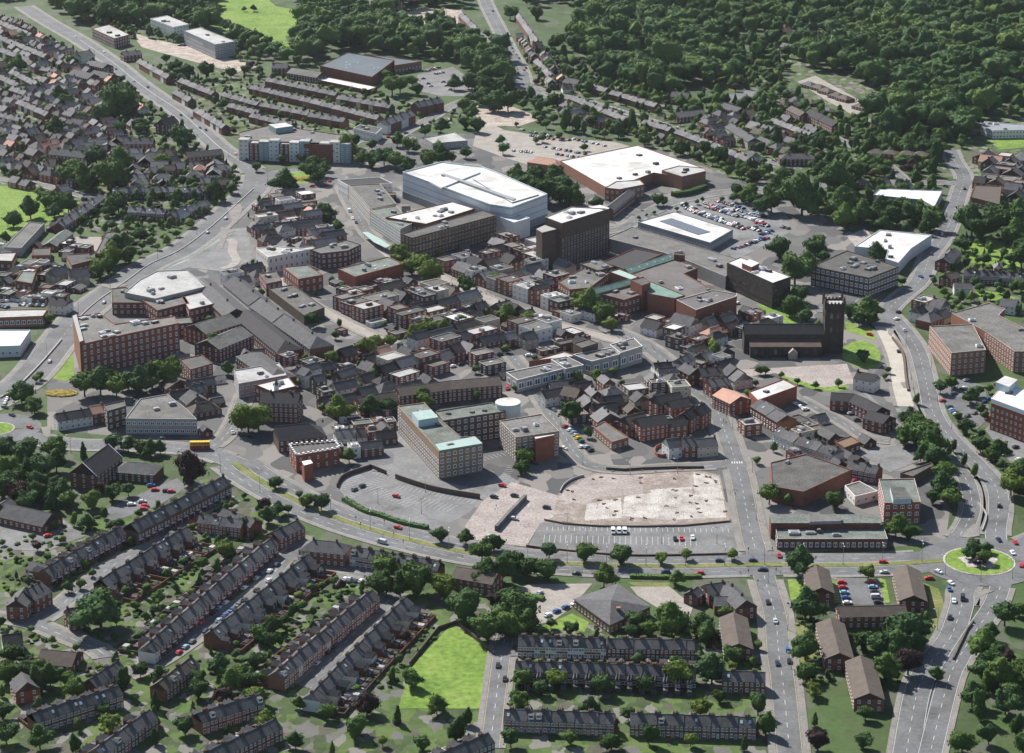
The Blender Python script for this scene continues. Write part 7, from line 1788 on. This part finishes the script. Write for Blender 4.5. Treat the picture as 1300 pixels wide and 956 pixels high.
for x, y, dx, dy, c in ((248,113,20,-30,'white'),(35,300,-10,15,'white'),(25,320,-10,15,'white'),(25,342,20,3,'green'),(60,382,30,12,'dark blue'),(150,443,30,10,'red'),(295,510,40,6,'red'),(1165,470,5,25,'silver'),(1250,488,40,2,'black')): car((x,y),(x+dx,y+dy),'around the left roundabout',c)
for x, y, c in ((755,733,'blue'),(775,755,'red'),(832,760,'black'),(856,763,'red'),(658,828,'white'),(712,814,'silver'),(725,835,'red'),(718,850,'red')): car((x,y),(x+30,y-2),'in the car park beside the copper beech',c,False)
use('01')
for x, y, dx, dy, c in ((520,685,20,-16,'white'),(345,748,-15,12,'black'),(1130,265,30,-15,'white'),(1038,335,30,-20,'white'),(172,87,35,6,'silver'),(415,140,35,12,'white'),(360,125,35,10,'blue'),(290,105,30,6,'red'),(75,652,30,8,'black')): car((x,y),(x+dx,y+dy),'on the ring road west',c)
for a, b, n in [((95,700),(225,705),8),((120,665),(215,662),6),((0,685),(50,680),4),((0,705),(40,715),3)]: park_row(a, b, n, 'in the car park beside the white inn', .9, z=.12)
use('11')
for x, y, dx, dy, c, k in ((486,228,4,25,'white','van'),(503,265,4,20,'white','car'),(520,285,4,20,'dark blue','car'),(300,102,20,-3,'red','car'),(372,96,15,-8,'red','car'),(388,78,15,-10,'red','car')): car((x,y),(x+dx,y+dy),'on the bus street',c,kind=k)
use('10')
for x, y, dx, dy, c in ((890,610,15,-12,'black'),(965,560,15,-14,'silver'),(985,600,10,-14,'white'),(1008,555,20,-8,'white'),(1000,580,10,-10,'white'),(770,665,30,-3,'black'),(683,686,30,0,'red'),(1205,55,8,15,'black')): car((x,y),(x+dx,y+dy),'on the north east road',c)
use('20')
for x, y in ((40,240),(60,270),(75,290),(90,325),(100,350),(70,365),(85,395),(30,225),(110,340),(95,420)): car((x,y),(x+12,y+25),'on the far hill road')
use('00')
for x, y in ((380,182),(580,345),(740,435),(960,590),(1030,650),(1180,770),(1235,800),(520,260),(670,405),(905,575),(1000,640)): car((x,y),(x+20,y+18),'on the far main road')
use(None)
kerb_cars((80,772),(270,640), 'along the left-hand terrace street', .5, side=-3); kerb_cars((215,832),(345,728), 'along the car-lined street', .62, side=3); kerb_cars((215,832),(345,728), 'on the far side of car-lined street', .4, side=-3)
kerb_cars((400,856),(500,755), 'along the orange-fronted terrace', .55, side=2.8); kerb_cars((735,127),(860,165), 'along the villa road', .5, side=2.5); kerb_cars((900,185),(990,208), 'at the near end of villa road', .4, side=2.5)
kerb_cars((470,180),(520,166), 'beside the white corner shops', .3, side=3); kerb_cars((980,760),(992,860), 'at the kerb of the lower street', .15, side=4)
# cars left in yards and kerbs of the town
use(None)
for a, b, pl in [((345,470),(330,520),'behind the town hall'),((420,505),(500,492),'behind the town hall'),((560,470),(640,450),'in the yard above brown-tiled range'),((230,540),(265,500),'behind the showroom'),((700,520),(745,545),'in the yard by the garage'),((870,560),(905,575),'beside the corner houses'),((985,500),(1020,520),'in the yard behind church street'),((1030,548),(1090,562),'along the back lane'),((1100,510),(1135,545),'along the back lane'),((440,330),(520,345),'behind the market hall'),((800,300),(850,330),'beside the mall deck'),((235,625),(280,612),'behind the dark row'),((585,240),(620,300),'behind the stores'),((905,395),(940,385),'below the dark office'),((15,675),(75,665),'in the yard at the left edge'),((15,690),(70,680),'in the yard at the left edge'),((660,770),(700,745),'in the health centre car park'),((690,785),(735,765),'in the health centre car park'),((1205,490),(1240,500),'in the hotel car park'),((1215,535),(1250,520),'in the hotel car park'),((0,378),(50,380),'in the yard by ring road west'),((95,145),(125,138),'in the suburb car park')]: kerb_cars(a, b, pl, .6)
# bays
use('12')
bays((455,765),(560,690), 12, 5); bays((500,800),(680,700), 1, 5)
bays((560,668),(720,705), 20, 4.8); bays((510,720),(640,770), 17, 9.6, both=True); bays((640,765),(800,830), 20, 9.6, both=True); bays((740,735),(1120,808), 46, -4.8); bays((780,800),(1000,850), 28, 9.6, both=True)
use('23'); bays((215,75),(1120,85), 90, -4.8); bays((200,135),(960,150), 80, 9.6, both=True); bays((150,540),(310,480), 12, 4.5)
use('12'); bays((520,590),(640,575), 12, 5); bays((1170,610),(1290,580), 14, 5)
use('22'); bays((10,720),(60,640), 5, 4.5)
use('33'); bays((400,330),(450,450), 8, -4.8, z=.2); bays((545,330),(580,450), 8, 4.8, z=.2)
struct('bay_markings', MARK, ['paint', 'paint_yellow'])
# red and yellow double-decker
use(None)
p = W((254,568), 1); a = W((240,569), 1); b = W((270,568.5), 1); e = b-a
r = root_empty('double_decker_bus', (p.x, p.y, .2), math.atan2(e.y, e.x)); tag(r, 'orange-topped red double-decker bus on station road', 'bus')
mb = MB(); mb.box(-5.2,-1.25,.35,5.2,1.25,2.2); link('lower_body', mb.mesh('lower_body', ['signal_red']), r)
mb = MB(); mb.box(-5.2,-1.25,2.2,5.1,1.25,4.2); link('upper_body', mb.mesh('upper_body', ['gold']), r)
for s in (-1, 1):
    for z in (1.2, 2.9):
        for k in range(7): u = MB(); u.box(-.55,-.02,0,.55,.02,.75); link('window', u.mesh('window', ['glass']), r, (-4.3+k*1.42, s*1.27, z))
    for x in (-3.3, 3.4): q = link('wheel', wheel_mesh(), r, (x, s*1.15, .3)); q.scale = (1.5, 1.4, 1.5)
mb = MB(); mb.box(5.12,-1.1,2.9,5.16,1.1,3.8); mb.box(5.21,-1.1,.9,5.25,1.1,2.0); link('windscreen', mb.mesh('windscreen', ['glass']), r)
# people on the paved streets
PR = random.Random(17)
if True:
    for (a, b, n, pl, wd) in [((430,232),(500,318),16,'on the bus street pavement',4),((545,345),(700,410),18,'on the high street',3),((775,425),(830,446),12,'on the lower high street',4),((290,360),(380,425),14,'on the paved shop street',2),((900,500),(940,560),8,'on church street pavement',6),((920,590),(960,700),5,'near the zebra crossing',6),((620,640),(680,680),4,'on the pink paved yard',6)]:
        A, B = W(a), W(b)
        for i in range(n):
            q = A.lerp(B, PR.random())+Vector((PR.uniform(-wd, wd), PR.uniform(-wd, wd)))
            if foot_hit(q): continue
            t_ = PR.choice(['white','signal_red','clad_blue','felt','car dark blue','tile_pink']); o = link('person', person_mesh(t_, PR.choice(['rubber','car dark blue','felt'])), None, (q.x, q.y, .28), PR.uniform(0, 6.28)); reg(o, 'person walking in '+{'white':'white','signal_red':'red','clad_blue':'pale blue','felt':'grey','car dark blue':'dark blue','tile_pink':'pink'}[t_]+' top', pl, 'person')
# bus station platform and bay lines
q = smooth([W(p) for p in [(290,304),(296,308),(295,320),(300,330),(294,338),(281,341)]], 3); mb = MB(); ribbon(mb, q, 6, .32, 0, None, .32); struct('bus_platform', mb, ['paving'])
mb = MB()
for i in range(16):
    a = W((214+i*4.6, 340-i*2.7)); b = a+Vector((9, 16)); t_ = Vector((.3, 0)); mb.quad([(*(a-t_), .15), (*(a+t_), .15), (*(b+t_), .15), (*(b-t_), .15)])
struct('bus_bay_markings', mb, ['copper_pale'])
# flower bed and roundabout planting
use(None)
def flowerbed(p, R, label):
    q = W(p); mb = MB(); rnd = random.Random(3)
    for _ in range(int(90*R)):
        a = rnd.uniform(0, 6.28); d = R*math.sqrt(rnd.random()); x, y = d*math.cos(a), d*math.sin(a)*.6; s = .35; z = .45+rnd.uniform(0, .35)
        mb.quad([(x-s,y-s,z),(x+s,y-s,z+.1),(x+s,y+s,z),(x-s,y+s,z+.1)], rnd.choice([0,0,1]))
    o = link('flower_bed', mb.mesh('flower_bed', ['flowers', 'foliage_light']), None, (q.x, q.y, 0)); tag(o, label, 'flower bed')
flowerbed((382,228), 11, 'orange and yellow flower bed on the far roundabout'); flowerbed((78,500), 9, 'orange and yellow flower bed left of the civic building underpass')
# street lamps
for i in range(16):
    x = 420+i*50; y = np.interp(x, [420,457,498,556,600,640,691,767,868,967,1040,1130,1200], [655,668,680,694,703,709,714,718,719,717,718,716,712]); lamp((x, y), 'on the dual carriageway reservation', math.pi/2, 10, True)
for i, (x, y, a) in enumerate([(1150,440,0),(1182,470,0),(1190,510,0),(1208,545,.5),(1240,575,.5),(1275,600,.5),(1280,650,0),(1245,738,0),(1190,800,0),(1240,820,0),(1200,730,0),(1285,735,0)]): lamp((x, y), 'beside the ring road east', a+math.pi, 10)
for i, (x, y) in enumerate([(955,600),(930,545),(893,498),(960,660),(975,740),(1000,800),(1005,850),(740,590),(800,603),(860,601),(712,540)]): lamp((x, y), 'on church street and its side streets', math.pi, 8)
for i, (x, y) in enumerate([(100,400),(60,455),(140,368),(200,328),(250,298),(300,262),(340,230),(120,70),(160,98),(200,128),(240,160),(290,200),(90,575),(150,576),(210,578),(280,600),(330,625)]): lamp((x, y), 'along the western main road', math.pi, 10)
for i, (x, y) in enumerate([(480,640),(535,652),(540,625),(745,690),(840,690),(910,690),(720,672)]): lamp((x, y), 'in the lower car parks', 0, 8, True)
# traffic signals at the crossings
def signal_(p, place, a=0):
    q = W(p); r = root_empty('traffic_light', (q.x, q.y, .1), a); u = shared('tlp', lambda: (lambda m: (m.cyl(0,0,0,3.4,.07,.07,6), m.mesh('pole', ['metal']))[1])(MB())); link('pole', u, r)
    u = shared('tlh', lambda: (lambda m: (m.box(-.2,-.2,2.5,.2,.15,3.6,0), m.cyl(0,-.22,3.25,3.26,.1,.1,6,1), m.mesh('signal_head', ['rubber', 'signal_red']))[2])(MB())); link('signal_head', u, r)
    reg(r, 'slim black traffic light', place, 'traffic light', 'traffic lights '+place)
for p in [(458,672),(500,684),(470,662),(512,694),(452,664),(488,668)]: signal_(p, 'at the pedestrian crossing near the traffic island')
for p in [(950,704),(980,704),(950,732),(985,730),(962,745)]: signal_(p, 'at the pub junction')
# zebra crossing
mbz = MB(); A, Bz = W((929,589)), W((943,589)); e = Bz-A
for i in range(9):
    if i % 2 == 0:
        a = A+e*(i/9); b = A+e*((i+1)/9); v = Vector((0, 3.0)); mbz.quad([(*a, .235), (*b, .235), (*(b+v), .235), (*(a+v), .235)])
struct('crossing_markings', mbz, ['paint'])
# cemetery stones
rs = random.Random(8); 
ms = (lambda m: (m.box(-.35,-.1,0,.35,.1,1.0), m.cyl(0,0,0,0,0), m.mesh('headstone', ['slab_pale']))[2])(MB())
A, Bc, Dc = W((948,28)), W((974,28)), W((950,0)); k = 0
for i in range(12):
    for j in range(9):
        p = A.lerp(Bc, (i+.5)/12)+(Dc-A)*((j+.3)/9); o = link('headstone', ms, None, (p.x+rs.uniform(-.5,.5), p.y, .1), None, (1.4,1.4,1.2)); o['label'] = 'pale headstone standing in the rows on the bright cemetery lawn'; o['category'] = 'headstone'; o['group'] = 'headstones on the cemetery lawn'
# site debris
for i in range(46):
    while True:
        x, y = rs.uniform(min(p.x for p in SITE), max(p.x for p in SITE)), rs.uniform(min(p.y for p in SITE), max(p.y for p in SITE))
        if inside((x, y), SITE): break
    m = shared(('deb', i % 3), lambda: (lambda m: (m.box(-1.2,-.3,0,1.2,.3,.3), m.box(-.5,.2,0,.3,.9,.45), m.mesh('rubble_heap', [['rubble','brick','asphalt_dark'][i % 3]]))[2])(MB()))
    o = link('rubble_heap', m, None, (x, y, .08), rs.uniform(0, 3)); reg(o, ['pale','brick','dark'][i % 3]+' rubble heap', 'on the demolition site', 'rubble')
# haze over the distance
mb = MB(); mb.prism([(-3500,-200),(3500,-200),(3500,6500),(-3500,6500)], -1, 470); hz = link('haze', mb.mesh('haze', []))
hm = bpy.data.materials.new('haze'); hm.use_nodes = True; n_ = hm.node_tree; n_.nodes.remove(n_.nodes['Principled BSDF']); pv = n_.nodes.new('ShaderNodeVolumePrincipled'); pv.inputs['Color'].default_value = (.82,.88,.97,1); pv.inputs['Density'].default_value = HAZE; pv.inputs['Anisotropy'].default_value = .3
n_.links.new(pv.outputs[0], n_.nodes['Material Output'].inputs['Volume']); hz.data.materials.append(hm); hz['kind'] = 'stuff'; hz['label'] = 'faint pale haze over the distant town'
KS = {}
for o in bpy.data.objects:
    if o.parent is not None and o.data is not None and o.name[:5] == 'crown': KS[o.parent.name] = o.scale.x
def sz(o): return scale_at(o.location.x, o.location.y)*KS.get(o.name, 1)-(1e3 if proj(o.location.x, o.location.y, 5)[1] > 975 or not -15 < proj(o.location.x, o.location.y, 5)[0] < 1315 else 0)
merge_rest('broadleaf_tree', 298, 'broadleaf_trees', 'smaller and farther broadleaf trees scattered through streets, gardens and belts of the town', 'trees', sz)
merge_rest('parked_car', 298, 'parked_cars', 'more distant cars in the far car parks and along the kerbs', 'cars', sz)
merge_rest('garden_shed', 298, 'garden_sheds', 'small sheds far down the back gardens', 'sheds', sz)
merge_rest('garden_bush', 298, 'garden_bushes', 'smaller and farther garden bushes behind the terraces', 'bushes', sz)
merge_rest('terraced_house', 298, 'terraced_houses', 'far brick terraced houses in parallel rows under slate roofs in the distant suburbs', 'terraced houses', sz)
bpy.data.batch_remove(DEAD)
finish_labels()
for o in bpy.data.objects:
    if o.parent is None and 'label' in o.keys() and len(o['label'].replace(',', '').split()) > 16: print('LONG', o.name, o['label'])
print('objects', len(bpy.data.objects), 'reg', len(REG))
